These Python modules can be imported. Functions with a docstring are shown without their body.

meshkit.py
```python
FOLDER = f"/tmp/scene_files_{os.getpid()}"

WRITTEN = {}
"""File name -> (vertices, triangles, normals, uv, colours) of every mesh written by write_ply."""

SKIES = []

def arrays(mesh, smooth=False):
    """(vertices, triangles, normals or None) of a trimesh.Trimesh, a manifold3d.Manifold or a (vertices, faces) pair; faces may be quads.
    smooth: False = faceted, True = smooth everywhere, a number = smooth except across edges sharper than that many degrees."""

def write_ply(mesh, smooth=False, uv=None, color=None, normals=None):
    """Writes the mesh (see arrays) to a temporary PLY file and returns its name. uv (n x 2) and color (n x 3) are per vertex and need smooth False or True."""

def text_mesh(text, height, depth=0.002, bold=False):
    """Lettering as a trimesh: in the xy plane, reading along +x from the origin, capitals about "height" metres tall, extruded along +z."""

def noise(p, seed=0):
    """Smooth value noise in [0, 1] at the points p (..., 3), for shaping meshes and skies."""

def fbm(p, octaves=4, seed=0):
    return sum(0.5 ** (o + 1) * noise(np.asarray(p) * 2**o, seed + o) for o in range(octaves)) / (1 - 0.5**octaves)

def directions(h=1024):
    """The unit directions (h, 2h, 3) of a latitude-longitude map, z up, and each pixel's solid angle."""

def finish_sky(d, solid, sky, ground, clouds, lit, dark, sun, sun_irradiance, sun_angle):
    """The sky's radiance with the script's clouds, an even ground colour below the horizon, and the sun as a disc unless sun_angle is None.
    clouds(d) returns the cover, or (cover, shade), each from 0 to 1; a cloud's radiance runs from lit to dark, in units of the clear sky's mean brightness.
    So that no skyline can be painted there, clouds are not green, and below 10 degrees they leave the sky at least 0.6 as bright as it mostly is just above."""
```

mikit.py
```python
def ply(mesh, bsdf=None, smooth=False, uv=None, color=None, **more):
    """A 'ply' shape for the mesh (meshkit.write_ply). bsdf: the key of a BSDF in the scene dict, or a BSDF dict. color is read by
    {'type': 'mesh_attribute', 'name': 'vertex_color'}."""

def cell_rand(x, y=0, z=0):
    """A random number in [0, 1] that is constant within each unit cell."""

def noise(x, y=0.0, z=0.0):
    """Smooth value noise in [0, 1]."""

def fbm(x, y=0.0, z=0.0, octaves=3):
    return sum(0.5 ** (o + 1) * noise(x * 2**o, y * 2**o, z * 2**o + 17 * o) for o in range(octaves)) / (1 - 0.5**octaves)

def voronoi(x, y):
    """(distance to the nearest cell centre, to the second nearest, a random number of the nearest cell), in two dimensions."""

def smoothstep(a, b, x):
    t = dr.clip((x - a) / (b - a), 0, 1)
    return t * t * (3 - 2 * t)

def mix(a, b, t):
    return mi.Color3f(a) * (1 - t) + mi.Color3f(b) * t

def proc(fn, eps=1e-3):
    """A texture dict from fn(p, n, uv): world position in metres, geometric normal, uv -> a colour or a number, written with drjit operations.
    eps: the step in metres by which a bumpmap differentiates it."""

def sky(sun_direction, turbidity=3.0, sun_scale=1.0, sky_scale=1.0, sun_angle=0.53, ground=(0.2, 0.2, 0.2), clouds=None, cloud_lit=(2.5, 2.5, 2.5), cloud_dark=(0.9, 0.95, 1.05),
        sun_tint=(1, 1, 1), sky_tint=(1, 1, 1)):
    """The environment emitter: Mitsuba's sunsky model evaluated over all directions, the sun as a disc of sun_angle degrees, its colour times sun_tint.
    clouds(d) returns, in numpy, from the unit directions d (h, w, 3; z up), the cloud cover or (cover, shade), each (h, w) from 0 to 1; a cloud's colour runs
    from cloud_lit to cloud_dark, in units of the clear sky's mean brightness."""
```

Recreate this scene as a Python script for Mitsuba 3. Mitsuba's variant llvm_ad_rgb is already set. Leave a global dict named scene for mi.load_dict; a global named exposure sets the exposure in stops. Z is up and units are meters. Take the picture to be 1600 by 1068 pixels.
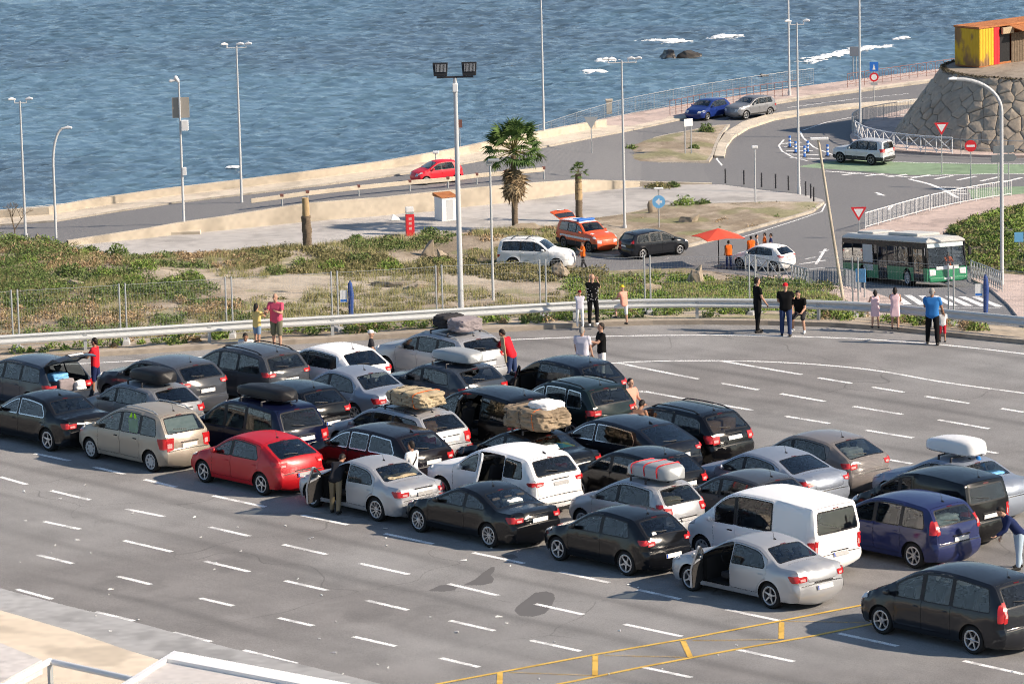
import math, random
import numpy as np, trimesh, shapely, manifold3d as m3
from shapely.geometry import Polygon, LineString, Point, box
from shapely import affinity
from shapely.ops import unary_union
from scipy.spatial import Delaunay, Voronoi
import drjit as dr, mitsuba as mi, mikit, meshkit
T = mi.ScalarTransform4f
PI = math.pi
rng = np.random.default_rng(7)
scene, labels = {}, {}

# ---------------------------------------------------------------- camera, sky, exposure
CAM = np.array([0.0, 0.0, 24.87])
FWD, UP = np.array([0.0, .98459, -.17485]), np.array([.02426, .17480, .98431])
scene['camera'] = dict(type='perspective', fov=13.127, fov_axis='x', near_clip=1.0, far_clip=30000.0,
                       to_world=T().look_at(origin=CAM.tolist(), target=(CAM + FWD * 100).tolist(), up=UP.tolist()))
SUN = (0.80, -0.27, 0.50)
scene['sky'] = mikit.sky(SUN, turbidity=3.0, sun_tint=(.90, .965, 1.16), sun_angle=0.8, sky_scale=.85, sky_tint=(1.06, .98, .94))
exposure = 2.38

# ---------------------------------------------------------------- helpers
ZR = -18.8            # level of the coast road, the lot being z = 0
ZS = -22.8            # sea level
LN, LD, LA = np.array([.74431, .66783]), np.array([-.66783, .74431]), 72.5   # across the lanes, along them, first line
_used = {}
def numbered(name):
    n = _used.get(name); _used[name] = 0 if n is None else n + 1
    return name if n is None else numbered(f'{name}_{n + 1:03d}') if f'{name}_{n + 1:03d}' in _used else _mark(f'{name}_{n + 1:03d}')
def _mark(k):
    _used[k] = 0; return k
def tag(key, label=None, cat=None, group=None, kind=None):
    d = labels.setdefault(key, {})
    if label: d['label'] = label
    if cat: d['category'] = cat
    if group: d['group'] = group
    if kind: d['kind'] = kind
    return key
def thing(name, label, cat, group=None, kind=None):
    return tag(numbered(name), label, cat, group, kind)
def shp(mesh, bsdf, smooth=False, **k):
    return mikit.ply(mesh, 'look_' + bsdf, smooth, **k)
def put(key, shape, M=None):
    d = dict(shape)
    if M is not None: d['to_world'] = T(M)
    scene[key] = d
    return key
def part(parent, name, shape, M=None, label=None):
    key = numbered(parent + '__' + name)
    if label: labels[key] = {'label': label}
    return put(key, shape, M)
def struct(name, mesh, bsdf, smooth=False, **k):
    key = numbered(name); tag(key, kind='structure'); return put(key, shp(mesh, bsdf, smooth, **k))
def mat(x=0, y=0, z=0, rz=0.0, s=1.0, ry=0.0, rx=0.0):
    M = np.eye(4); M[:3, :3] = rot(rz, ry, rx) * s; M[:3, 3] = x, y, z
    return M
def rot(rz=0, ry=0, rx=0):
    c, s = math.cos(rz), math.sin(rz); A = np.array([[c, -s, 0], [s, c, 0], [0, 0, 1.]])
    c, s = math.cos(ry), math.sin(ry); B = np.array([[c, 0, s], [0, 1, 0], [-s, 0, c.real]])
    c, s = math.cos(rx), math.sin(rx); C = np.array([[1, 0, 0], [0, c, -s], [0, s, c]])
    return A @ B @ C
cat = trimesh.util.concatenate
def bx(x0, x1, y0, y1, z0, z1):
    m = trimesh.creation.box((x1 - x0, y1 - y0, z1 - z0)); m.apply_translation(((x0 + x1) / 2, (y0 + y1) / 2, (z0 + z1) / 2)); return m
def rbx(x0, x1, y0, y1, z0, z1, r=.03):
    p = [[x, y, z] for x in (x0 + r, x1 - r) for y in (y0 + r, y1 - r) for z in (z0 + r, z1 - r)]
    return hull([(q, r) for q in p], 1)
def tube(a, b, r, r2=None, n=8, cap=True):
    a, b = np.asarray(a, float), np.asarray(b, float); r2 = r if r2 is None else r2
    z = (b - a) / np.linalg.norm(b - a); x = np.cross(z, [0, 0, 1] if abs(z[2]) < .9 else [1, 0, 0]); x /= np.linalg.norm(x); y = np.cross(z, x)
    t = np.arange(n) * 2 * PI / n; ring = np.cos(t)[:, None] * x + np.sin(t)[:, None] * y
    v = np.vstack([a + ring * r, b + ring * r2, [a, b]]); i = np.arange(n); j = (i + 1) % n
    f = np.vstack([np.c_[i, j, j + n], np.c_[i, j + n, i + n], np.c_[i * 0 + 2 * n, j, i], np.c_[i * 0 + 2 * n + 1, i + n, j + n]])
    return trimesh.Trimesh(v, f, process=False)
def pipe(pts, r, n=8):
    return cat([tube(a, b, r, n=n) for a, b in zip(pts[:-1], pts[1:])])
def slab(poly, z0, z1):
    gs = getattr(poly, 'geoms', [poly]); ms = []
    for g in gs:
        if g.area < 1e-6: continue
        m = trimesh.creation.extrude_polygon(g, z1 - z0, engine='earcut'); m.apply_translation((0, 0, z0)); ms.append(m)
    return cat(ms)
def sheet(poly, z):
    ms = []
    for g in getattr(poly, 'geoms', [poly]):
        v, f = trimesh.creation.triangulate_polygon(g, engine='earcut'); ms.append(trimesh.Trimesh(np.c_[v, np.full(len(v), z)], f, process=False))
    m = cat(ms)
    if m.face_normals[:, 2].sum() < 0: m.invert()
    return m
_S = trimesh.creation.icosphere(subdivisions=1).vertices
_S2 = trimesh.creation.icosphere(subdivisions=2).vertices
def hullm(balls, sub=1):
    S = _S2 if sub > 1 else _S
    return m3.Manifold.hull_points(np.vstack([np.asarray(c, float) + S * np.asarray(r) for c, r in balls]))
def tri(m):
    q = m.to_mesh(); return trimesh.Trimesh(q.vert_properties[:, :3], q.tri_verts, process=False)
def hull(balls, sub=1): return tri(hullm(balls, sub))
def mesh2d(poly, step, bstep=None):
    """conforming triangulation of a polygon with holes: (points, faces)"""
    bstep = bstep or step * .6; P, F, n0 = [], [], 0
    for g in getattr(poly, 'geoms', [poly]):
        if g.is_empty or g.area < 1e-5: continue
        rings = [np.asarray(shapely.segmentize(r, bstep).coords)[:-1] for r in [g.exterior, *g.interiors]]
        x0, y0, x1, y1 = g.bounds
        gx, gy = np.meshgrid(np.arange(x0 + step / 2, x1, step), np.arange(y0 + step / 2, y1, step)); q = np.c_[gx.ravel(), gy.ravel()]
        if len(q):
            q = q[shapely.contains_xy(g, q[:, 0], q[:, 1])]
            if len(q): q = q[shapely.distance(g.boundary, shapely.points(q)) > step * .35]
        pts = np.vstack(rings + ([q] if len(q) else [])); pts = pts + 0
        f = Delaunay(pts + rng.normal(0, 1e-7, pts.shape)).simplices
        c = pts[f].mean(1); f = f[shapely.contains_xy(g, c[:, 0], c[:, 1])]
        a = pts[f]; area = (a[:, 1, 0] - a[:, 0, 0]) * (a[:, 2, 1] - a[:, 0, 1]) - (a[:, 2, 0] - a[:, 0, 0]) * (a[:, 1, 1] - a[:, 0, 1])
        f[area < 0] = f[area < 0][:, ::-1]; f = f[abs(area) > 1e-9]
        P.append(pts); F.append(f + n0); n0 += len(pts)
    return np.vstack(P), np.vstack(F)
def open_edges(F):
    e = np.vstack([F[:, [0, 1]], F[:, [1, 2]], F[:, [2, 0]]]); k = np.sort(e, 1); key = k[:, 0].astype(np.int64) * 10000000 + k[:, 1]
    u, inv, c = np.unique(key, return_inverse=True, return_counts=True); return e[c[inv] == 1]
def skirted(V, V2, F, flip=False):
    """surface V with its open edges joined down to V2"""
    E = open_edges(F); n = len(V); q = np.vstack([np.c_[E[:, 1], E[:, 0], E[:, 0] + n], np.c_[E[:, 1], E[:, 0] + n, E[:, 1] + n]])
    f = np.vstack([F, q]); return trimesh.Trimesh(np.vstack([V, V2]), f[:, ::-1] if flip else f, process=False)
def smooth_line(pts, n=60):
    from scipy.interpolate import PchipInterpolator
    p = np.asarray(pts, float); t = np.r_[0, np.cumsum(np.linalg.norm(np.diff(p, axis=0), axis=1))]; k = np.ones(9) / 9; u = np.linspace(0, t[-1], n); q = np.c_[PchipInterpolator(t, p[:, 0])(u), PchipInterpolator(t, p[:, 1])(u)]
    e = np.vstack([q[0] - (q[1] - q[0]) * np.arange(4, 0, -1)[:, None], q, q[-1] + (q[-1] - q[-2]) * np.arange(1, 5)[:, None]]); return np.c_[np.convolve(e[:, 0], k, 'valid'), np.convolve(e[:, 1], k, 'valid')]
def inset(pts, d):  # parallel line to a polyline, to its left
    return np.asarray(LineString(pts).parallel_offset(d, 'left' if d > 0 else 'right').coords) if d < 0 else np.asarray(LineString(pts).offset_curve(d).coords)
def along(pts, step, start=0.0):
    l = LineString(pts); out = []
    s = start
    while s <= l.length:
        p, q = l.interpolate(s), l.interpolate(min(s + .1, l.length)); p0 = l.interpolate(max(s - .1, 0))
        out.append((np.array(p.coords[0]), math.atan2(q.y - p0.y, q.x - p0.x))); s += step
    return out

# ---------------------------------------------------------------- materials
def bs(name, d, two=True):
    scene['look_' + name] = dict(type='twosided', bsdf=d) if two else d
    return name
def rgb(*c): return {'type': 'rgb', 'value': list(map(float, c))}
def plain(name, c, rough=.6, spec=.4, metal=0.0, **k):
    return bs(name, dict(type='principled', base_color=rgb(*c), roughness=rough, specular=spec, metallic=metal, **k))
def paint(name, c, metal=.35, rough=.35):
    if max(c) < .2: return bs('paint_' + name, dict(type='principled', base_color=rgb(*c), metallic=0.0, roughness=.13, specular=.55))
    return bs('paint_' + name, dict(type='principled', base_color=rgb(*c), metallic=metal * .8, roughness=.38, specular=.5, clearcoat=1.0, clearcoat_gloss=.98))
def procmat(name, fn, rough=.85, spec=.25, bump=None, eps=.004):
    d = dict(type='principled', base_color=mikit.proc(fn), roughness=rough, specular=spec)
    if bump: d = {'type': 'bumpmap', 'arbitrary': mikit.proc(bump, eps=eps), 'scale': 1.0, 'bsdf': d}
    return bs(name, d)
N, FB, mix, sstep = mikit.noise, mikit.fbm, mikit.mix, mikit.smoothstep
def f_lot(p, n, uv):
    a = (p.x * float(LN[0]) + p.y * float(LN[1]) - LA) / 2.55; b = p.x * float(LD[0]) + p.y * float(LD[1])
    big = FB(p.x * .12, p.y * .12, 3.0); mid = FB(p.x * .9, p.y * .9, 1.0); fine = N(p.x * 45, p.y * 45)
    c = mix((.205, .197, .193), (.245, .241, .238), sstep(.35, .65, big)) * (.80 + .40 * mid) * (.86 + .28 * fine) * (.93 + .14 * FB(a * 7, b * .18, 4.0))
    fr = a - dr.floor(a); band = dr.exp(-dr.square((fr - .48 + .10 * (N(b * .3, dr.floor(a)) - .5)) / .10)) * sstep(.25, .7, N(b * .12, dr.floor(a) * 7.3))
    c = c * (1 - .30 * band * (.6 + .4 * mid))
    lane_tone = mikit.cell_rand(dr.floor(a + .5), 3); c = c * (.95 + .09 * lane_tone)
    v1, v2, _ = mikit.voronoi(p.x * .16 + .3 * N(p.x * .7, p.y * .7), p.y * .16 + .3 * N(p.x * .6, p.y * .8, 3.0)); c = c * (1 - .30 * (1 - sstep(.0, .012, v2 - v1)) * sstep(.45, .6, N(p.x * .2, p.y * .2, 9.0)))
    spot = sstep(.74, .80, FB(p.x * .55 + 9, p.y * .55, 5.0)); c = c * (1 - .10 * spot)
    return c
procmat('asphalt_lot', f_lot, .8, .3, lambda p, n, uv: .004 * N(p.x * 60, p.y * 60), .006)
def f_road(p, n, uv):
    big = FB(p.x * .08, p.y * .08, 2.0); fine = N(p.x * 14, p.y * 14)
    return mix((.15, .15, .157), (.19, .19, .194), big) * (.93 + .14 * fine)
procmat('asphalt_road', f_road)
def f_conc(lo, hi, k=1.0):
    def f(p, n, uv):
        c = mix(lo, hi, FB(p.x * .5 * k, p.y * .5 * k, p.z * k)) * (.9 + .2 * N(p.x * 9 * k, p.y * 9 * k, p.z * 9 * k))
        return c * (1 - .22 * sstep(.50, .72, FB(p.x * 1.7 * k + 3, p.y * 1.7 * k, p.z * .8 * k + 5)))
    return f
procmat('concrete_pale', f_conc((.32, .32, .32), (.40, .40, .40), .6)); procmat('roof_pale', f_conc((.50, .47, .45), (.62, .59, .57), .8))
procmat('concrete_grey', f_conc((.24, .25, .255), (.30, .31, .315), .5))
procmat('plaza_paving', f_conc((.36, .345, .33), (.44, .42, .40), .25))
procmat('parapet_stone', f_conc((.46, .40, .32), (.54, .48, .39), .4))
procmat('pavement_beige', f_conc((.50, .44, .35), (.58, .51, .42), .4))
procmat('pavement_pink', f_conc((.42, .335, .30), (.50, .41, .37), .4))
procmat('pavement_tan', f_conc((.60, .51, .40), (.69, .60, .48), .5))
procmat('kerb_stone', f_conc((.36, .32, .27), (.46, .42, .36), 1.0))
procmat('lot_kerb', f_conc((.30, .255, .21), (.40, .35, .29), 1.0))
procmat('green_paint', f_conc((.18, .26, .165), (.24, .32, .22), .3))
def f_white(p, n, uv):
    return mix((.50, .50, .50), (.80, .80, .79), sstep(.25, .5, FB(p.x * 3, p.y * 3, 2.0)))
procmat('road_white', f_white, .7)
procmat('road_yellow', lambda p, n, uv: mix((.55, .34, .07), (.72, .46, .11), sstep(.25, .6, FB(p.x * 3, p.y * 3, 2.0))), .7)
def f_soil(p, n, uv):
    big = FB(p.x * .15, p.y * .15, 6.0); mid = FB(p.x * 1.1, p.y * 1.1, 4.0)
    c = mix((.22, .18, .135), (.38, .325, .26), sstep(.3, .7, big * .6 + mid * .4))
    return mix(c, (.17, .18, .085), .6 * sstep(.52, .68, FB(p.x * .35 + 5, p.y * .35, 8.0))) * (.85 + .3 * N(p.x * 6, p.y * 6))
procmat('soil', f_soil, .95, .1)
procmat('path_dust', f_conc((.34, .29, .23), (.44, .39, .32), .5), .95, .1)
procmat('stone_mound', lambda p, n, uv: mix((.30, .25, .20), (.46, .395, .32), FB(p.x * .8, p.y * .8, p.z * .8)) * (.8 + .4 * FB(p.x * 5, p.y * 5, p.z * 5)), .9, .15,
        lambda p, n, uv: .03 * FB(p.x * 4, p.y * 4, p.z * 4), .02)
procmat('mortar', f_conc((.22, .185, .15), (.32, .275, .225), 1.0))
procmat('rock', lambda p, n, uv: mix((.20, .17, .13), (.42, .35, .27), FB(p.x * 2, p.y * 2, p.z * 2)), .9, .15)
procmat('wet_rock', lambda p, n, uv: mix((.03, .028, .025), (.09, .08, .07), FB(p.x * 2, p.y * 2, p.z * 2)), .4, .5)
procmat('beach', f_conc((.20, .185, .165), (.30, .28, .25), .6), .95, .1)
procmat('trunk_bark', lambda p, n, uv: mix((.10, .075, .055), (.24, .19, .14), FB(p.x * 7, p.y * 7, p.z * 14)), .95, .1)
procmat('trunk_cut', lambda p, n, uv: mix((.34, .24, .13), (.50, .37, .22), FB(p.x * 5, p.y * 5, p.z * 3)), .9, .1)
procmat('rust_metal', lambda p, n, uv: mix((.30, .10, .04), (.48, .21, .09), FB(p.x * 3, p.y * 3, p.z * 3)), .8, .2)
procmat('yellow_metal', lambda p, n, uv: mix((.62, .40, .03), (.26, .15, .07), sstep(.52, .74, FB(p.x * 1.6, p.y * 1.6, p.z * .7) + .16 * dr.clip(-12.6 - p.z, 0, 1))), .6, .3)
bs('leaf', dict(type='twosided', bsdf=dict(type='diffuse', reflectance={'type': 'mesh_attribute', 'name': 'vertex_color'})), False)
plain('steel', (.58, .60, .60), .5, .5, .2); plain('galv', (.42, .44, .45), .5, .5, .35); plain('pole_grey', (.50, .52, .54), .5)
plain('white_metal', (.72, .73, .74), .45); plain('white_plaster', (.78, .78, .77), .8, .2); plain('dark_metal', (.035, .035, .04), .45)
plain('rail_grey', (.30, .32, .35), .5); plain('rail_red', (.22, .10, .08), .6); plain('blue_sign', (.03, .16, .55), .5); plain('sky_blue', (.16, .42, .72), .5)
plain('red_sign', (.62, .03, .04), .5); plain('banner_blue', (.03, .07, .25), .6); plain('black', (.012, .012, .014), .5); plain('rubber', (.022, .022, .023), .85, .2)
plain('interior', (.035, .034, .034), .9, .1); plain('seat_cloth', (.06, .06, .065), .95, .1); plain('cladding', (.045, .046, .048), .7, .2); plain('chrome', (.72, .72, .73), .18, .5, 1.0)
plain('alloy', (.55, .56, .58), .32, .5, .8); plain('alloy_dark', (.20, .20, .21), .4, .5, .7); plain('hubcap', (.45, .46, .47), .45, .5, .3)
plain('tail_red', (.42, .008, .012), .22, .5, 0, clearcoat=1.0); plain('brake_dark', (.10, .004, .005), .3); plain('tail_clear', (.62, .34, .33), .15, .5, 0, clearcoat=1.0); plain('lamp_clear', (.55, .57, .60), .12, .5, 0, clearcoat=1.0)
plain('plate', (.78, .78, .76), .4); plain('plate_blue', (.02, .06, .35), .4); plain('plate_grey', (.36, .36, .36), .6); plain('orange_cloth', (.85, .16, .03), .8, .2); plain('umbrella_red', (.80, .10, .06), .75, .2)
plain('shirt_red', (.62, .025, .04), .9, .1); plain('tarp_tan', (.42, .33, .22), .8, .2); plain('hivis_green', (.42, .85, .04), .8, .2)
bs('glass', dict(type='thindielectric', int_ior=1.52, specular_transmittance=rgb(.33, .37, .37)), False)
bs('glass_dark', dict(type='thindielectric', int_ior=1.52, specular_transmittance=rgb(.10, .105, .12)), False)
for k, c, mt in (('black', (.004, .004, .005), .2), ('nearblack', (.006, .0065, .008), .3), ('anthracite', (.014, .016, .021), .5), ('navy', (.004, .006, .024), .3), ('midnight', (.006, .008, .014), .4),
                 ('bluegrey', (.035, .045, .063), .5), ('slate', (.050, .055, .066), .5), ('silver', (.44, .45, .47), .6), ('silverblue', (.30, .34, .41), .6), ('white', (.80, .80, .80), 0), ('beige', (.36, .32, .265), .45),
                 ('red', (.46, .006, .012), .15), ('blue', (.020, .028, .095), .4), ('darkgreen', (.008, .016, .016), .3), ('taupe', (.17, .155, .15), .5), ('plum', (.009, .007, .009), .3), ('orange', (.62, .10, .03), 0),
                 ('royal', (.012, .03, .16), .3), ('pearl', (.55, .57, .60), .4), ('carmine', (.66, .012, .03), 0), ('busgreen', (.02, .22, .10), 0), ('steelgrey', (.22, .23, .25), .5)):
    paint(k, c, mt)

# ---------------------------------------------------------------- the sea
def grow(a, b, step, far, n=14):
    return np.r_[a - np.geomspace(step, far, n)[::-1], np.arange(a, b, step), b + np.geomspace(step, far, n)]
gx, gy = grow(-58, 66, .33, 2600), np.r_[np.arange(312, 486, .36), 486 + np.geomspace(.4, 2200, 22)]
X, Y = np.meshgrid(gx, gy)
def waves(X, Y):
    Wx, Wy = X + 1.6 * meshkit.fbm(np.stack([X * .12, Y * .12, X * 0], -1), 2, 3), Y + 2.5 * meshkit.fbm(np.stack([X * .1, Y * .1, X * 0 + 5], -1), 2, 4)
    h = .34 * (meshkit.fbm(np.stack([Wx * .15, Wy * .27, X * 0], -1), 2, 11) - .5)
    h += .40 * (meshkit.fbm(np.stack([Wx * .42 + .1 * Wy, Wy * .72, X * 0 + 3], -1), 2, 12) - .5)
    h += .34 * (.5 - np.abs(meshkit.noise(np.stack([Wx * .72 - .2 * Wy, Wy * 1.15, X * 0 + 8], -1), 13) - .5) * 2)
    h += .24 * (meshkit.noise(np.stack([Wx * 1.35, Wy * 1.6, X * 0], -1), 14) - .5)
    return h * .68
Z = ZS + waves(X, Y) * np.exp(-((np.maximum(abs(X) - 60, 0) + np.maximum(Y - 480, 0)) / 500))
V = np.stack([X, Y, Z], -1).reshape(-1, 3); nx, ny = len(gx), len(gy); I = np.arange(nx * ny).reshape(ny, nx)
F = np.vstack([np.c_[I[:-1, :-1].ravel(), I[:-1, 1:].ravel(), I[1:, 1:].ravel()], np.c_[I[:-1, :-1].ravel(), I[1:, 1:].ravel(), I[1:, :-1].ravel()]])
def f_sea(p, n, uv):
    big = FB(p.x * .03 + 3, p.y * .02, 1.0)
    c = mix((.073, .131, .187), (.094, .168, .232), sstep(.3, .7, big))
    return mix(c, (.066, .101, .143), .6 * sstep(.50, .72, FB(p.x * .05 + 4, p.y * .035, 4.0)))
bs('sea_water', dict(type='bumpmap', arbitrary=mikit.proc(lambda p, n, uv: .05 * FB(p.x * 1.9, p.y * 2.3, 1.0, 3), eps=.03), scale=1.0,
   bsdf=dict(type='principled', base_color=mikit.proc(f_sea), roughness=.16, specular=.38)))
struct('sea', trimesh.Trimesh(V, F, process=False), 'sea_water', True)
plain('foam', (.82, .85, .86), .9, .1)
def foam_patch(name, pts, wid, label, seed):
    l = LineString(pts); r = np.random.default_rng(seed); ms = []
    for k in range(int(l.length * wid * 42) + 50):
        s = r.uniform(0, l.length); q = l.interpolate(s); o = np.clip(r.normal(0, wid * .36, 2), -wid, wid); x, y = q.x + o[0] * 1.2, q.y + o[1]
        z = ZS + float(waves(np.array(x), np.array(y))); e = math.exp(-(o @ o) / wid ** 2) * (.5 + .5 * math.sin(PI * s / l.length))
        a = r.uniform(.07, .26) * (.35 + e); h = hullm([((x, y, z + .05 * e), (a * 1.5, a, a * .30))]); ms.append(h)
    m = tri(m3.Manifold.batch_boolean(ms, m3.OpType.Add))
    tag(name := numbered(name), label, 'sea foam', None, 'stuff'); put(name, shp(m, 'foam', 60))
for k, (pts, wid, lab) in enumerate((
    ([(14.38, 434.31), (15.79, 435.15), (17.31, 432.5)], 1.5, 'white breaking crest nearest the pair of sea rocks'),
    ([(20.5, 436.42), (21.74, 437.31), (23.15, 437.58)], 1.0, 'thin white breaking crest right of the big crest'),
    ([(28.0, 413.64), (30.15, 416.9), (32.22, 420.25), (34.28, 423.1), (36.59, 426.5)], 1.3, 'long white breaker rolling onto the shingle by the promenade'),
    ([(7.59, 409.64), (8.45, 411.0), (9.25, 409.8)], .8, 'small white crest above the yield sign on the coast road'),
    ([(9.11, 418.76), (9.74, 419.7), (10.21, 419.06)], .7, 'small white splash behind the triple lamp by the palm stump'),
    ([(-22.09, 349.88), (-21.86, 350.21), (-21.53, 349.78)], .3, 'small white splash beside the tall lamp mast on the left'),
    ([(38.02, 430.74), (38.98, 431.1)], .6, 'short white crest left of the yellow container'))):
    foam_patch('sea_foam', pts, wid, lab, 30 + k)
def rock_mesh(rx, ry, rz, seed, sub=3, amp=.45):
    q = np.random.default_rng(seed).normal(size=(13, 3)); q /= np.linalg.norm(q, axis=1, keepdims=True); m = trimesh.convex.convex_hull(q * 1.15).subdivide().subdivide().subdivide(); v = m.vertices - 0; n = meshkit.fbm(v * 1.3 + seed * 7.1, 3, seed); m.vertices = v * (1 - amp / 2 + amp * (n * 1.6 - .3))[:, None] * [rx, ry, rz]; return m
def rock(name, x, y, z, r, seed, label, cat_='rock', bsdf='rock', group=None):
    m = rock_mesh(*r, seed); m.apply_transform(mat(x, y, z, seed * 1.7)); k = tag(numbered(name), label, cat_, group); put(k, shp(m, bsdf, 35))
for (x, y), r, sd, lab in (((15.6, 420.6), (1.1, .9, .75), 3, 'dark wet rock in the sea, left one of the pair'), ((17.43, 420.74), (1.3, .9, .6), 4, 'dark wet rock in the sea, right one of the pair'),
                           ((-2.03, 453.65), (.7, .6, .35), 5, 'small lone rock awash far out in the sea'), ((23.32, 403.29), (.8, .6, .25), 6, 'low rock just breaking the water before the promenade')):
    rock('sea_rock', x, y, ZS, r, sd, lab, 'rock', 'wet_rock')

# ---------------------------------------------------------------- the lot on its terrace
KERB = [(-16.21, 138.59), (-14.22, 139.0), (-12.23, 139.41), (-10.22, 139.88), (-8.2, 140.36), (-4.94, 140.96), (-1.24, 141.75), (2.72, 142.52), (4.59, 142.56), (6.25, 142.39), (8.3, 141.98), (10.33, 141.33), (11.91, 140.5), (13.25, 139.49), (14.75, 138.34), (16.05, 137.36)]
k0, k1, k2, k3 = (np.array(KERB[i]) for i in (0, 1, -2, -1))
KX = [tuple(k0 + (k0 - k1) / np.linalg.norm(k0 - k1) * 40)] + KERB + [tuple(k3 + (k3 - k2) / np.linalg.norm(k3 - k2) * 40)]
lot_poly = Polygon(KX + [(KX[-1][0] + 10, 40), (-60, 40), (KX[0][0] - 10, KX[0][1] - 5)])
lot = struct('parking_lot', trimesh.Trimesh(*(lambda P, F: (np.c_[P, P[:, 0] * 0], F))(*mesh2d(lot_poly, 4.0)), process=False), 'asphalt_lot')
def marks(parent, name, poly, z, bsdf): return part(parent, name, shp(sheet(poly, z), bsdf))
def stripe(a, b, w): return LineString([a, b]).buffer(w / 2, cap_style='flat')
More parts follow.
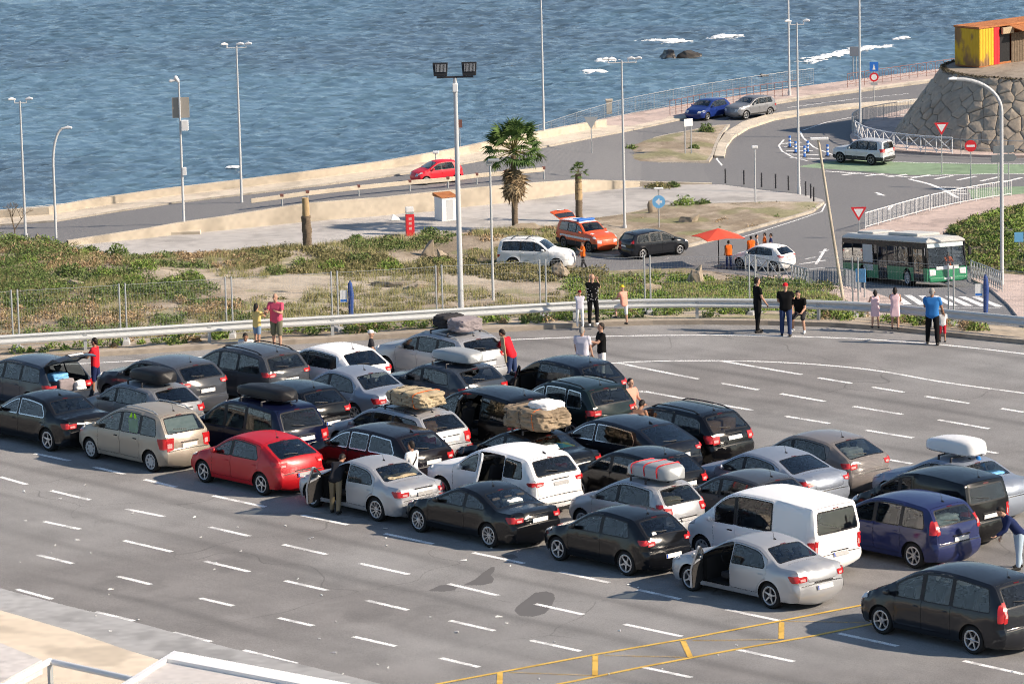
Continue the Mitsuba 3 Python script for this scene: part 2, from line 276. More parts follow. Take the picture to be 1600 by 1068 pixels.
DASH = [[(-13.61, 123.84), (-12.53, 122.69)], [(-11.76, 121.74), (-10.8, 120.63)], [(-10.19, 119.85), (-9.25, 118.72)], [(-8.16, 117.47), (-6.67, 115.88)], [(-5.65, 114.72), (-4.39, 113.4)], [(-3.4, 112.24), (-2.14, 110.89)], [(-1.12, 109.78), (0.16, 108.43)], [(1.04, 107.38), (2.24, 106.1)], [(2.91, 105.28), (3.89, 104.19)], [(4.94, 103.01), (6.16, 101.73)], [(7.41, 100.4), (8.66, 99.05)], [(10.01, 97.54), (11.22, 96.2)], [(-14.26, 120.69), (-13.4, 119.56)], [(-12.65, 118.67), (-11.47, 117.32)], [(-10.38, 116.04), (-9.32, 114.99)], [(-8.0, 113.55), (-6.9, 112.33)], [(-5.98, 111.25), (-4.82, 109.98)], [(-3.95, 108.87), (-2.69, 107.52)], [(-1.7, 106.4), (-0.48, 105.01)], [(0.41, 104.06), (1.54, 102.85)], [(2.48, 101.8), (3.77, 100.47)], [(4.94, 99.15), (6.2, 97.85)], [(-12.45, 114.73), (-11.4, 113.67)], [(-10.14, 112.18), (-8.79, 110.72)], [(-7.87, 109.55), (-6.68, 108.24)], [(-5.74, 107.15), (-4.66, 106.0)], [(-3.66, 104.85), (-2.64, 103.74)], [(-1.63, 102.58), (-0.57, 101.46)], [(0.26, 100.46), (1.4, 99.3)], [(2.77, 97.69), (3.84, 96.63)], [(-12.19, 110.71), (-11.22, 109.64)], [(-9.94, 108.09), (-9.05, 107.1)], [(-7.74, 105.51), (-6.88, 104.62)], [(-5.72, 103.27), (-4.86, 102.39)], [(-3.87, 101.23), (-2.86, 100.19)], [(-1.81, 98.98), (-0.92, 98.04)], [(-12.35, 106.94), (-11.36, 105.79)], [(-10.17, 104.34), (-9.17, 103.31)], [(-8.15, 102.08), (-7.19, 101.07)], [(-6.38, 100.18), (-5.09, 98.79)], [(6.48, 135.76), (8.8, 133.13)], [(9.25, 132.55), (10.18, 131.52)], [(10.75, 130.82), (11.61, 129.89)], [(12.18, 129.16), (13.34, 127.9)], [(14.17, 127.01), (14.76, 126.38)], [(3.93, 134.98), (5.63, 132.82)], [(6.31, 132.03), (7.33, 130.83)], [(7.96, 130.13), (9.17, 128.76)], [(9.95, 127.88), (11.25, 126.5)], [(12.2, 125.55), (13.5, 124.07)], [(3.94, 131.01), (5.06, 129.74)], [(5.93, 128.81), (6.97, 127.67)], [(7.88, 126.64), (9.06, 125.4)], [(10.02, 124.29), (11.24, 123.02)], [(12.88, 121.12), (13.35, 120.59)]]
EXTRA = [[(12.53, 120.94), (13.0, 120.44)], [(10.03, 120.36), (10.88, 119.47)], [(-1.64, 127.84), (-0.8, 127.05)], [(3.8, 131.07), (3.89, 130.95)], [(-1.92, 126.91), (-1.54, 126.47)], [(3.26, 135.9), (3.93, 134.98)]]
for a, b in DASH + EXTRA: marks(lot, 'lane_dash', stripe(a, b, .15), .005, 'road_white')
marks(lot, 'edge_line', LineString(smooth_line([(-17.34, 137.84), (-16.12, 137.79), (-13.42, 137.98), (-11.69, 138.26), (-10.14, 138.67), (-7.33, 139.2), (-4.25, 139.82), (-0.82, 140.33), (1.24, 140.64), (3.09, 140.67), (4.93, 140.65), (6.57, 140.42), (9.09, 139.83), (10.78, 139.25), (13.01, 138.12), (14.42, 137.07), (15.86, 135.74), (17.28, 134.39)])).buffer(.065, cap_style='flat'), .005, 'road_white')
marks(lot, 'edge_line', LineString(smooth_line([(3.06, 135.87), (3.96, 136.05), (6.48, 135.81), (7.91, 135.46), (9.46, 134.73), (11.2, 133.46), (12.83, 131.39), (14.07, 130.24), (15.11, 129.28), (16.45, 128.0)])).buffer(.065, cap_style='flat'), .005, 'road_white')
YB = [[(-3.58, 95.36), (-1.76, 96.65), (1.73, 98.94), (3.75, 100.14), (6.16, 101.74), (8.42, 103.28)], [(-1.6, 94.67), (1.25, 96.59), (2.81, 97.71), (4.96, 99.1), (6.81, 100.2), (8.05, 101.07), (9.17, 101.84)]]
for l in YB: marks(lot, 'yellow_line', LineString(l).buffer(.055, cap_style='flat'), .010, 'road_yellow')
for a, b in [[(1.73, 98.82), (1.68, 97.0)], [(3.78, 100.01), (3.88, 98.49)], [(6.16, 101.58), (6.05, 99.97)], [(-0.45, 97.44), (-0.47, 95.79)]]:
    marks(lot, 'yellow_bar', stripe(a, b, .13), .015, 'road_yellow')
for a, b in [[(1.93, 98.83), (3.79, 98.47)], [(4.0, 100.05), (5.96, 99.91)], [(6.24, 101.67), (8.11, 101.38)], [(-0.24, 97.48), (1.64, 97.01)]]:
    marks(lot, 'yellow_line', stripe(a, b, .03), .010, 'road_yellow')
plain('oil_stain', (.135, .13, .128), .7, .3)
for pts in [[(0.3, 104.72), (0.44, 105.18), (0.66, 105.29), (0.81, 105.07), (0.84, 104.6), (0.73, 103.69), (0.57, 103.05), (0.33, 102.82), (0.07, 102.91), (-0.05, 103.44), (0.03, 103.89)], [(-0.74, 107.72), (-0.61, 108.06), (-0.63, 107.63), (-0.72, 107.22), (-0.63, 106.8), (-0.68, 106.39), (-0.9, 106.2), (-1.27, 106.24), (-1.01, 106.77), (-0.9, 107.17)], [(-2.13, 105.72), (-1.87, 106.24), (-1.52, 106.13), (-1.58, 105.73), (-1.86, 105.62)], [(-0.48, 109.26), (-0.13, 109.44), (-0.03, 109.14), (-0.26, 108.88), (-0.49, 108.97)]]:
    marks(lot, 'oil_stain', Polygon(pts).buffer(.09).buffer(-.04), .003, 'oil_stain')
lot_kerb = LineString(KX).offset_curve(.17).buffer(.17, cap_style='flat')
struct('kerb', slab(lot_kerb, -.3, .15), 'lot_kerb')
# near edge: concrete strip and beige pavement below the building the picture is taken from
E0 = [(-17.56, 112.84), (-12.78, 107.09), (-10.99, 105.1), (-8.9, 102.93), (-6.76, 100.46), (-5.01, 98.71), (-3.17, 96.79), (-0.75, 94.04)]
E1 = [(-17.08, 109.55), (-12.48, 104.36), (-10.4, 101.88), (-9.02, 100.01), (-8.43, 99.29), (-6.96, 97.44), (-4.68, 94.52)]
struct('concrete_strip', sheet(Polygon(E0 + E1[::-1]), .006), 'concrete_pale')
struct('pavement', slab(Polygon(E1 + [(E1[-1][0] + 1, 75), (-40, 75), (-40, E1[0][1])]), -.1, .10), 'pavement_tan')
# the terrace edge and the bank below it
def off(d): return np.asarray(LineString(KX).offset_curve(d).simplify(.02).coords)
ridge = Polygon(np.vstack([off(.34), off(2.6)[::-1]]))
P, F = mesh2d(ridge, .5); d_ = shapely.distance(LineString(KX), shapely.points(P))
struct('verge', trimesh.Trimesh(np.c_[P, .05 + .12 * meshkit.fbm(np.c_[P * 1.4, P[:, 0] * 0], 3) - .06 * np.maximum(d_ - 1, 0)], F, process=False), 'soil', True)
A, B = off(2.55), off(34)
def bank_z(x, y):
    d = shapely.distance(LineString(KX), shapely.points(x, y)); return np.maximum(-.05 - (d - 2.5) * .32, np.where(x > 14, ZR + .12 * np.maximum(263.0 - y, 0) - .5, -99))
bank = Polygon([*map(tuple, A), (130, A[-1][1] + 12), (130, 226), (-130, 226), (-130, A[0][1] + 10)]) if A[0][0] < A[-1][0] else None
P, F = mesh2d(bank, 3.0)
struct('bank', trimesh.Trimesh(np.c_[P, np.maximum(bank_z(*P.T), ZR - .05) + .5 * (meshkit.fbm(np.c_[P * .3, P[:, 0] * 0], 3) - .5)], F, process=False), 'soil', True)

# ---------------------------------------------------------------- roads below
W0 = [(-42.12, 290.96, -18.8), (-36.42, 292.85, -18.8), (-34.12, 295.19, -18.8), (-30.35, 294.91, -18.59), (-26.54, 297.17, -18.37), (-22.57, 299.13, -18.14), (-17.21, 300.72, -17.84), (-12.9, 302.36, -17.65), (-8.6, 305.88, -17.65), (-6.41, 307.76, -17.65), (-1.5, 313.51, -17.65), (3.14, 320.9, -17.74), (7.56, 330.7, -18.3), (10.13, 336.29, -18.62), (13.29, 342.14, -18.8), (17.51, 346.91, -18.8), (23.46, 353.18, -18.8), (28.41, 357.52, -18.8), (36.32, 364.07, -18.8), (49.19, 373.88, -18.8)]
W1 = [(-40.32, 277.88, -18.8), (-35.33, 283.62, -18.8), (-33.14, 286.23, -18.8), (-28.56, 284.94, -18.54), (-23.64, 287.44, -18.25), (-21.44, 289.02, -18.12), (-18.77, 290.1, -17.96), (-13.4, 293.04, -17.65), (-8.34, 295.0, -17.65), (-4.93, 296.98, -17.65), (-2.35, 298.37, -17.65), (0.26, 299.62, -17.65), (4.89, 303.5, -17.98), (9.16, 306.5, -18.62), (14.12, 305.96, -18.8)]
def strip3(A, B, dz=0.0):
    A, B = LineString([p for p in A]), LineString([p for p in B]); n = 80
    a = np.array([shapely.get_coordinates(A.interpolate(t, normalized=True), include_z=True)[0] for t in np.linspace(0, 1, n)]); b = np.array([shapely.get_coordinates(B.interpolate(t, normalized=True), include_z=True)[0] for t in np.linspace(0, 1, n)])
    i = np.arange(n - 1); v = np.vstack([a, b]) + [0, 0, dz]
    m = trimesh.Trimesh(v, np.vstack([np.c_[i, i + 1, i + 1 + n], np.c_[i, i + 1 + n, i + n]]), process=False)
    if m.face_normals[:, 2].mean() < 0: m.invert()
    return m
def shift3(pts, d, dz=0.0):
    p = np.array(pts); t = np.gradient(p[:, :2], axis=0); t /= np.linalg.norm(t, axis=1, keepdims=True); q = p.copy(); q[:, :2] += np.c_[-t[:, 1], t[:, 0]] * d; q[:, 2] += dz; return q
base = Polygon([(-150, 215), (150, 215), (150, 420), *[(p[0], p[1] + 2) for p in W0[::-1]], (-150, W0[0][1] + 3)])
struct('roundabout_road', sheet(base, ZR - .03), 'asphalt_road')
struct('coast_road', strip3([p for p in W0 if p[0] < 16.5], W1, .012), 'asphalt_road')
def wall3(pts, th, z0, z1a, name, bsdf, side=1):
    a = np.array(pts); b = shift3(pts, th * side); n = len(a)
    v = np.vstack([np.c_[a[:, :2], a[:, 2] + z1a], np.c_[b[:, :2], a[:, 2] + z1a], np.c_[a[:, :2], a[:, 2] * 0 + z0], np.c_[b[:, :2], a[:, 2] * 0 + z0]]); f = []
    for i in range(n - 1):
        for p, q in ((0, 1), (2, 0), (1, 3)): f += [[p * n + i, q * n + i, q * n + i + 1], [p * n + i, q * n + i + 1, p * n + i + 1]]
    return trimesh.Trimesh(v, f, process=True)
k = thing('retaining_wall', 'low beige retaining wall between the coast road and the grey plaza', 'wall'); put(k, shp(wall3(W1[3:], .32, ZR - .2, .16, '', ''), 'parapet_stone', 30))
# seaward pavement and parapet
S0 = shift3(W0, 2.6); SW = [p for p in W0 if p[0] < 19]
m = strip3(W0, shift3(W0, 2.9), .12)
struct('pavement_seaward', m, 'pavement_beige')
struct('kerb', wall3(W0, .18, ZR - .3, .125, '', '', -1), 'kerb_stone')
PW = shift3([p for p in W0 if p[0] < 12.6], 2.75)
k = thing('sea_parapet', 'long low beige parapet along the sea side of the coast road', 'wall'); put(k, shp(wall3(PW, .45, ZS - 1, .62, '', ''), 'parapet_stone', 30))
PR = [p for p in W0 if p[0] > 8]
struct('promenade', strip3(shift3(PR, .9), shift3(PR, 5.4), .13), 'pavement_pink')
struct('seawall', wall3(shift3(W0, 2.95), .5, ZS - 2, .02, '', ''), 'concrete_grey')
# shingle shore on the right
SH = [(21.08, 374.36), (25.5, 383.61), (31.18, 392.09), (35.05, 397.29), (40.36, 404.44), (49.47, 412.13), (57.87, 416.94), (52.98, 381.69), (45.56, 389.05), (38.73, 382.76), (29.9, 376.2), (24.67, 371.41)]
P, F = mesh2d(Polygon(SH), 1.0); dd = shapely.distance(LineString([p[:2] for p in W0]), shapely.points(P))
struct('beach', trimesh.Trimesh(np.c_[P, np.maximum(ZR + .0 - dd * .17, ZS - 1.2) + .5 * (meshkit.fbm(np.c_[P * .5, P[:, 0] * 0], 4) - .5)], F, process=False), 'beach', True)
# the lower plaza
plaza = Polygon([(-28.7, 286.34), (-21.45, 288.76), (-18.93, 292.29), (-13.45, 293.4), (-8.37, 295.17), (-4.53, 296.59), (-2.38, 299.21), (0.23, 300.88), (4.87, 303.47), (9.13, 305.56), (11.84, 306.67), (14.9, 305.67), (17.8, 302.19), (20.34, 299.61), (21.22, 297.34), (21.22, 296.14), (17.48, 296.92), (14.02, 296.75), (10.13, 296.51), (8.77, 294.38), (7.0, 292.34), (4.63, 290.72), (2.29, 289.12), (-1.5, 288.05), (-4.0, 287.34), (-8.16, 286.35), (-11.42, 284.14), (-14.24, 282.71), (-16.23, 281.43), (-20.28, 280.74), (-24.34, 280.32), (-26.52, 281.98), (-28.52, 284.42)])
struct('plaza', slab(plaza, ZR - .2, ZR + .09), 'plaza_paving')
bed = Polygon([(4.63, 290.72), (7.0, 292.34), (8.77, 294.38), (10.13, 296.51), (14.02, 296.75), (17.48, 296.92), (21.22, 296.14), (20.17, 292.19), (16.88, 287.03), (14.6, 283.52), (11.51, 278.91), (8.18, 276.56), (6.53, 275.01), (3.37, 277.57)])
isl = Polygon([(4.01, 318.92), (6.44, 324.04), (8.92, 328.23), (11.95, 332.81), (16.05, 337.72), (17.04, 337.91), (16.17, 332.39), (15.47, 325.94), (15.05, 321.42), (14.5, 317.72), (9.51, 317.26)])
def kerbed(poly, name, bsdf='soil', edge=.22):
    kb = poly.difference(poly.buffer(-edge)); struct('kerb', slab(kb, ZR - .1, ZR + .14), 'kerb_stone')
    P, F = mesh2d(poly.buffer(-edge - .01), .8); d = shapely.distance(poly.boundary, shapely.points(P))
    struct(name, trimesh.Trimesh(np.c_[P, ZR + .10 + .25 * np.minimum(d, 1.5) * meshkit.fbm(np.c_[P * .8, P[:, 0] * 0], 3)], F, process=False), bsdf, True)
kerbed(bed, 'planting_bed'); kerbed(isl, 'traffic_island')
strip_is = [(15.0, 320.38), (15.63, 327.35), (16.51, 333.45), (18.09, 339.26), (20.32, 343.55), (23.51, 346.55), (27.23, 349.09), (31.92, 350.65), (39.43, 354.21), (39.15, 351.72), (31.73, 348.61), (27.04, 346.67), (23.42, 343.75), (20.64, 340.72), (18.41, 336.12), (16.95, 330.76), (16.15, 325.46), (15.72, 319.91)]
struct('kerb_strip', slab(Polygon(strip_is), ZR - .1, ZR + .14), 'pavement_beige')
scrub = Polygon([(-42.12, 290.96), (-33.42, 288.74), (-31.83, 287.66), (-28.47, 283.88), (-26.48, 281.44), (-24.29, 279.8), (-20.25, 280.21), (-16.21, 280.89), (-14.22, 282.17), (-11.4, 283.6), (-8.15, 285.8), (-4.0, 286.79), (-1.5, 287.49), (2.28, 288.56), (4.62, 290.16), (3.56, 277.28), (4.09, 273.1), (3.64, 269.68), (7.98, 270.25), (10.74, 270.32), (13.73, 267.41), (16.08, 264.4), (17.67, 261.33), (18.73, 256.13), (18.67, 250.43), (18.43, 238.17), (15.84, 201.78), (8.76, 202.6), (-0.05, 233.04), (-35.47, 242.52)])
P, F = mesh2d(scrub, .7); d = shapely.distance(scrub.boundary, shapely.points(P))
sx = np.clip((-P[:, 0] - 8) / 16, 0, 1)
def scrub_z(x, y, d): return ZR + .02 + np.minimum(d, 4) / 4 * (.10 + .42 * meshkit.fbm(np.stack([x * .22, y * .16, x * 0], -1), 3, 5)) * (1 - .8 * np.clip((x - 1) / 6, 0, 1)) + np.minimum(d, 4) / 4 * (0 + .35 * np.clip((-x - 8) / 16, 0, 1)) + .12 * np.maximum(263.0 - y, 0) * np.clip((x - 2) / 8, 0, 1)
struct('scrubland', trimesh.Trimesh(np.c_[P, scrub_z(*P.T, d)], F, process=False), 'soil', True)
pth = Polygon([(-23.89, 272.37), (-21.61, 271.04), (-18.36, 269.57), (-14.75, 268.06), (-10.85, 268.2), (-7.74, 268.71), (-3.82, 268.6), (1.27, 268.56), (2.41, 266.21), (-1.46, 264.17), (-6.07, 263.45), (-10.67, 263.19), (-15.27, 262.94), (-19.36, 266.83), (-22.7, 269.74)])
Pp, Fp = mesh2d(pth.intersection(scrub.buffer(-.5)), .7); dp = shapely.distance(scrub.boundary, shapely.points(Pp)); dq = shapely.distance(pth.boundary, shapely.points(Pp))
struct('path', trimesh.Trimesh(np.c_[Pp, scrub_z(*Pp.T, dp) + .06 * np.minimum(dq, .5) / .5 - .01], Fp, process=False), 'path_dust', True)
# the road that climbs to the lot on the right
def ramp_z(y): return ZR + .12 * np.maximum(263.0 - y, 0)
rp = [p[:2] for p in [(13.79, 268.38, -18.8), (13.69, 266.68, -18.8), (16.08, 264.4, -18.8), (17.39, 257.08, -18.09), (17.54, 239.82, -16.02), (16.6, 222.69, -13.96), (15.63, 205.72, -11.93)]] + [(18, 200), (60, 200), (60, 264)]
P, F = mesh2d(Polygon(rp), 3.0)
struct('ramp_road', trimesh.Trimesh(np.c_[P, ramp_z(P[:, 1]) + .01], F, process=False), 'asphalt_road')
def on_ramp(poly, dz, step=1.5):
    P, F = mesh2d(poly, step); return trimesh.Trimesh(np.c_[P, ramp_z(P[:, 1]) + dz], F, process=False)
def kerb_ramp(poly, name, bsdf, h=.13):
    P, F = mesh2d(poly, 1.5); top = np.c_[P, ramp_z(P[:, 1]) + h]; struct(name, skirted(top, top - [0, 0, .5], F), bsdf)
r2 = lambda s: [p[:2] for p in s]
kerb_ramp(Polygon(r2([(20.15, 259.81, -18.42), (21.06, 238.04, -15.81), (20.57, 222.71, -13.97), (19.1, 204.22, -11.75), (14.75, 206.1, -11.97), (16.83, 237.29, -15.72), (17.39, 257.08, -18.09), (16.08, 264.4, -18.8), (15.21, 265.97, -18.8), (17.16, 266.16, -18.8)])), 'pavement', 'pavement_pink')
kerb_ramp(Polygon(r2([(27.62, 263.14, -18.8), (27.41, 251.65, -17.44), (26.34, 232.55, -15.15), (25.09, 215.67, -13.12), (23.34, 197.25, -10.91), (26.34, 195.98, -10.76), (35.1, 261.08, -18.57), (30.85, 263.85, -18.8), (29.42, 264.79, -18.8)])), 'pavement', 'pavement_pink')
right_bed = Polygon([(28.03, 282.46), (28.87, 285.08), (30.78, 288.14), (33.16, 290.62), (38.57, 293.22), (34.66, 263.51), (29.45, 265.02), (28.05, 266.45), (28.48, 272.36)])
P, F = mesh2d(right_bed, .8); d = shapely.distance(right_bed.boundary, shapely.points(P))
struct('scrubland', trimesh.Trimesh(np.c_[P, ZR + .05 + np.minimum(d, 6) / 6 * (.6 + .5 * meshkit.fbm(np.c_[P * .3, P[:, 0] * 0], 3))], F, process=False), 'soil', True)
kp = Polygon([(23.27, 284.6), (25.59, 288.71), (28.04, 292.34), (30.67, 295.14), (33.13, 296.83), (39.43, 299.72), (38.61, 293.51), (33.19, 290.9), (30.81, 288.42), (28.9, 285.35), (28.05, 282.73), (27.44, 279.84), (22.38, 282.82)])
struct('pavement', slab(kp, ZR - .1, ZR + .13), 'pavement_pink')
rr = 'roundabout_road'
ZEB = [[(21.44, 247.63), (21.82, 247.43), (21.59, 236.33), (21.17, 236.55)], [(22.13, 246.88), (22.51, 246.68), (22.35, 235.53), (21.92, 235.74)], [(22.82, 246.13), (23.19, 245.93), (23.09, 234.73), (22.67, 234.94)], [(23.5, 245.38), (23.87, 245.19), (23.83, 233.94), (23.41, 234.15)], [(24.18, 244.64), (24.55, 244.45), (24.57, 233.15), (24.15, 233.36)], [(24.85, 243.91), (25.22, 243.71), (25.3, 232.37), (24.88, 232.57)], [(25.52, 243.18), (25.89, 242.98), (26.03, 231.59), (25.61, 231.8)]]
for q in ZEB: part('ramp_road', 'zebra_bar', shp(on_ramp(Polygon(q), .02), 'road_white'))
part('ramp_road', 'edge_line', shp(on_ramp(LineString(r2([(20.88, 230.42, -14.89), (23.71, 231.77, -15.05), (25.57, 230.17, -14.86)])).buffer(.1), .02), 'road_white'))
def rmark(s, w, name='road_line', bsdf='road_white', z=.0): part(rr, name, shp(sheet(LineString(s).buffer(w / 2, cap_style='flat'), ZR + .004 + z), bsdf))
gz = Polygon([(22.97, 316.88), (24.73, 317.59), (27.59, 316.05), (31.32, 314.37), (41.0, 311.63), (40.4, 307.14), (34.32, 308.53), (30.76, 308.83), (28.08, 308.98), (25.12, 311.14), (22.57, 313.25), (20.61, 314.6)])
part(rr, 'green_lane', shp(sheet(gz, ZR - .022), 'green_paint'))
part(rr, 'green_lane', shp(sheet(Polygon([(31.38, 301.1), (32.93, 302.08), (39.75, 302.15), (39.27, 298.52), (33.04, 297.15), (31.25, 296.54)]), ZR - .022), 'green_paint'))
for s, w in (([(27.57, 315.89), (31.33, 314.53), (36.64, 313.08)], .15), ([(22.47, 311.94), (25.04, 310.17), (28.0, 308.02)], .25), ([(27.91, 307.07), (29.07, 304.32), (29.79, 301.38), (30.34, 297.3)], .3), ([(28.0, 308.02), (30.73, 308.52), (34.32, 308.53), (37.82, 307.92)], .18), ([(29.7, 302.64), (32.26, 301.88)], .25),
             ([(29.89, 301.05), (31.15, 300.52)], .25), ([(30.2, 299.76), (31.16, 298.99)], .25), ([(25.07, 300.95), (25.54, 299.33)], .22), ([(25.23, 292.81), (25.64, 294.51)], .22), ([(20.65, 329.34), (20.06, 326.17), (20.1, 322.96), (20.7, 319.35), (21.59, 317.47)], .15),
             ([(22.15, 333.89), (22.14, 330.16), (22.56, 324.64), (23.57, 320.57), (23.99, 318.76)], .15), ([(22.44, 334.59), (24.45, 338.82), (27.18, 342.22)], .12), ([(25.08, 300.02), (25.63, 299.32)], .2),
             ([(3.54, 325.27), (5.59, 328.48), (8.32, 332.38)], .12), ([(10.91, 334.88), (12.26, 337.29)], .15), ([(4.03, 320.29), (5.09, 322.18)], .15), ([(-2.45, 314.69), (-1.31, 316.15)], .12), ([(18.32, 272.92), (19.01, 273.58)], .15), ([(19.37, 275.33), (20.04, 276.26)], .15),
             ([(19.88, 276.81), (18.85, 270.82)], .18), ([(17.87, 270.98), (19.54, 272.23)], .2), ([(21.3, 296.13), (20.8, 292.67), (18.66, 288.71), (14.95, 282.38)], .1), ([(15.35, 316.21), (15.15, 319.67), (15.78, 326.6), (17.34, 334.42)], .13), ([(22.13, 348.45), (27.52, 352.79), (32.38, 355.64)], .12)):
    rmark(s, w, z=-.022)
for i, s in enumerate([[(20.37, 327.2), (21.82, 327.66)], [(20.38, 325.22), (22.08, 325.26)], [(20.4, 323.26), (22.34, 322.9)], [(20.41, 321.32), (22.59, 320.57)], [(20.42, 319.4), (22.84, 318.28)]]): rmark(s, .3, 'hatch_bar', z=-.022)
for i, s in enumerate([[(24.85, 310.53), (23.48, 309.79)], [(26.42, 309.93), (25.03, 309.0)], [(27.98, 309.32), (26.58, 308.21)], [(29.54, 308.72), (28.12, 307.42)], [(31.09, 308.13), (29.65, 306.64)], [(32.64, 307.53), (31.17, 305.86)], [(34.18, 306.94), (32.69, 305.08)], [(35.72, 306.35), (34.2, 304.31)]]): rmark(s, .3, 'hatch_bar', z=-.018)
# pavement ring round the stone mound
MC = (41.16, 329.18)
ring_p = [(26.13, 332.76), (25.61, 329.88), (25.56, 326.24), (26.12, 323.27), (28.24, 320.77), (31.72, 318.39), (35.23, 316.72), (41.52, 315.59)]
struct('pavement', slab(Polygon(ring_p + [(46.2, 351.14), (38.96, 350.08), (31.4, 345.0), (27.93, 339.32)]), ZR - .1, ZR + .14), 'pavement_pink')

# ---------------------------------------------------------------- cars
# a car in its own frame: x = 0 at the rear bumper, x = L at the nose, y to its left, z up
def round_poly(pts, rad):
    out = [np.array(pts[0], float)]
    for i in range(1, len(pts) - 1):
        a, b, c = (np.array(pts[j], float) for j in (i - 1, i, i + 1)); r = rad[i] if isinstance(rad, (list, tuple)) else rad
        da, dc = np.linalg.norm(a - b), np.linalg.norm(c - b); p, q = b + (a - b) / da * min(r, .48 * da), b + (c - b) / dc * min(r, .48 * dc)
        for t in np.linspace(0, 1, 6): out.append((1 - t) ** 2 * p + 2 * t * (1 - t) * b + t * t * q)
    out.append(np.array(pts[-1], float)); return np.array(out)
class Shape:
    """surface of a car body: side(x, z) and top(s, v), s running along the profile from the rear bumper over the roof to the nose"""
    def __init__(c, L=4.3, W=1.78, H=1.46, wb=2.6, fo=.9, R=.32, rwb=(.25, .98), rr=(.75, 1.38), rf=(2.5, 1.43), wsb=(3.25, 1.02), hf=(4.0, .86), deck=None, tail=.80, bump=.60, belt=(.93, .90), tumble=.34, sill=.24,
                 xB=None, xC=None, dlo=None, doors=4, quarter=False, van=False, bul=.13, nose=None, clad=0):
        c.__dict__.update(L=L, W=W, H=H, wb=wb, fo=fo, R=R, belt=belt, tumble=tumble, sill=sill, doors=doors, clad=clad, xB=xB, xC=xC, dlo=dlo or (.7, .9))
        c.hw = W / 2; c.xf, c.xr = L - fo, L - fo - wb; c.rwb, c.rr, c.rf, c.wsb = rwb, rr, rf, wsb
        b0 = bul * .6; nz = nose or hf[1] - .14
        pts = [(.22, sill - .02), (b0 + .06, sill + .04), (b0 + .0, .42), (b0, bump), (b0 + .05, bump + .06)]; rad = [0, .1, .12, .06, .05]
        if deck: pts += [(b0 + .02, tail), (b0 + .10, deck[1]), deck]; rad += [.08, .07, .2]
        else: pts += [(b0 + .06, tail)]; rad += [.1]
        pts += [rwb, rr, ((rr[0] + rf[0]) / 2 + .1, H), rf, wsb, hf, (L - bul - .04, nz), (L - bul, .52), (L - bul - .0, .36), (L - bul - .14, sill - .02)]
        rad += [.14, .16 if not van else .08, .9, .45, .22, .3, .14, .1, .1, 0]
        c.prof = p = round_poly(pts, rad); d = np.r_[0, np.cumsum(np.linalg.norm(np.diff(p, axis=0), axis=1))]; c.S = d; c.line = LineString(p)
        c.n_s = np.linspace(0, d[-1], 260); q = np.c_[np.interp(c.n_s, d, p[:, 0]), np.interp(c.n_s, d, p[:, 1])]; t = np.gradient(q, axis=0); t /= np.linalg.norm(t, axis=1, keepdims=True)
        c.q, c.nq = q, np.c_[-t[:, 1], t[:, 0]]
        up = np.clip(c.nq[:, 1], 0, 1); end = 1 - up
        c.bq = .045 * up + bul * end * np.where(q[:, 1] < 1.0, 1, .55)
        c.bq = np.convolve(np.pad(c.bq, 6, 'edge'), np.ones(13) / 13, 'valid'); c.wq = c.Y(q[:, 0], q[:, 1], 0 * q[:, 0])
        c.poly = Polygon(p)
    def beltz(c, x): return c.belt[0] + (c.belt[1] - c.belt[0]) * x / c.L
    def Y(c, x, z, d=None):
        L, hw = c.L, c.hw
        if d is None: d = shapely.distance(c.line, shapely.points(x, z))
        w = hw - .09 * np.clip((x - (L - 1.0)) / 1.0, 0, 1) ** 2 - .05 * np.clip((.8 - x) / .8, 0, 1) ** 2
        zb = c.beltz(x); w = w - c.tumble * np.maximum(z - zb, 0) - .05 * np.clip((zb - .02 - z) / .1, -1, 1) * 0 - .05 * np.clip((.50 - z) / .30, 0, 1) ** 2 - .03 * np.clip((z - zb + .16) / .16, 0, 1) ** 2
        w = w + .012 * np.exp(-((z - zb + .20) / .035) ** 2) * np.clip(np.minimum(x - .3, L - .5 - x) / .4, 0, 1)
        for xw in (c.xf, c.xr):
            r = np.hypot(x - xw, z - c.R); w = w + .022 * np.clip((c.R + .16 - r) / .08, 0, 1)
        rr = np.where((x < .45) & (z < zb) | (x > L - .6) & (z < zb), .13, .075); e = np.clip(1 - d / rr, 0, 1)
        return w - rr * (1 - np.sqrt(1 - e * e * .985))
    def side(c, P, sg=1, off=0.0):
        x, z = P[:, 0], P[:, 1]; y = c.Y(x, z); h = .01
        if off:
            gxx = (c.Y(x + h, z) - c.Y(x - h, z)) / (2 * h); gz = (c.Y(x, z + h) - c.Y(x, z - h)) / (2 * h); n = np.c_[-np.clip(gxx, -2, 2), np.ones(len(x)), -np.clip(gz, -2, 2)]; n /= np.linalg.norm(n, axis=1, keepdims=True)
            v = np.c_[x, y, z] + n * off
        else: v = np.c_[x, y, z]
        v[:, 1] *= sg; return v
    def top(c, P, off=0.0):
        s, v = P[:, 0], P[:, 1]; f = lambda a: np.interp(s, c.n_s, a); t = v / c.hw; b = f(c.bq) * (1 - t * t) + off
        return np.c_[f(c.q[:, 0]) + f(c.nq[:, 0]) * b, t * f(c.wq), f(c.q[:, 1]) + f(c.nq[:, 1]) * b]
    def s_at(c, x, z): return c.line.project(Point(x, z))
    def frame(c, s, off=.0):
        """point and axes on the centre line of the top surface"""
        a, b = c.top(np.array([[s, 0.], [s + .02, 0]]), off); t = (b - a) / np.linalg.norm(b - a); return a, t, np.array([-t[2], 0, t[0]])
def smooth_r(p, r):
    q = p.buffer(-r).buffer(r); return q if not q.is_empty else p
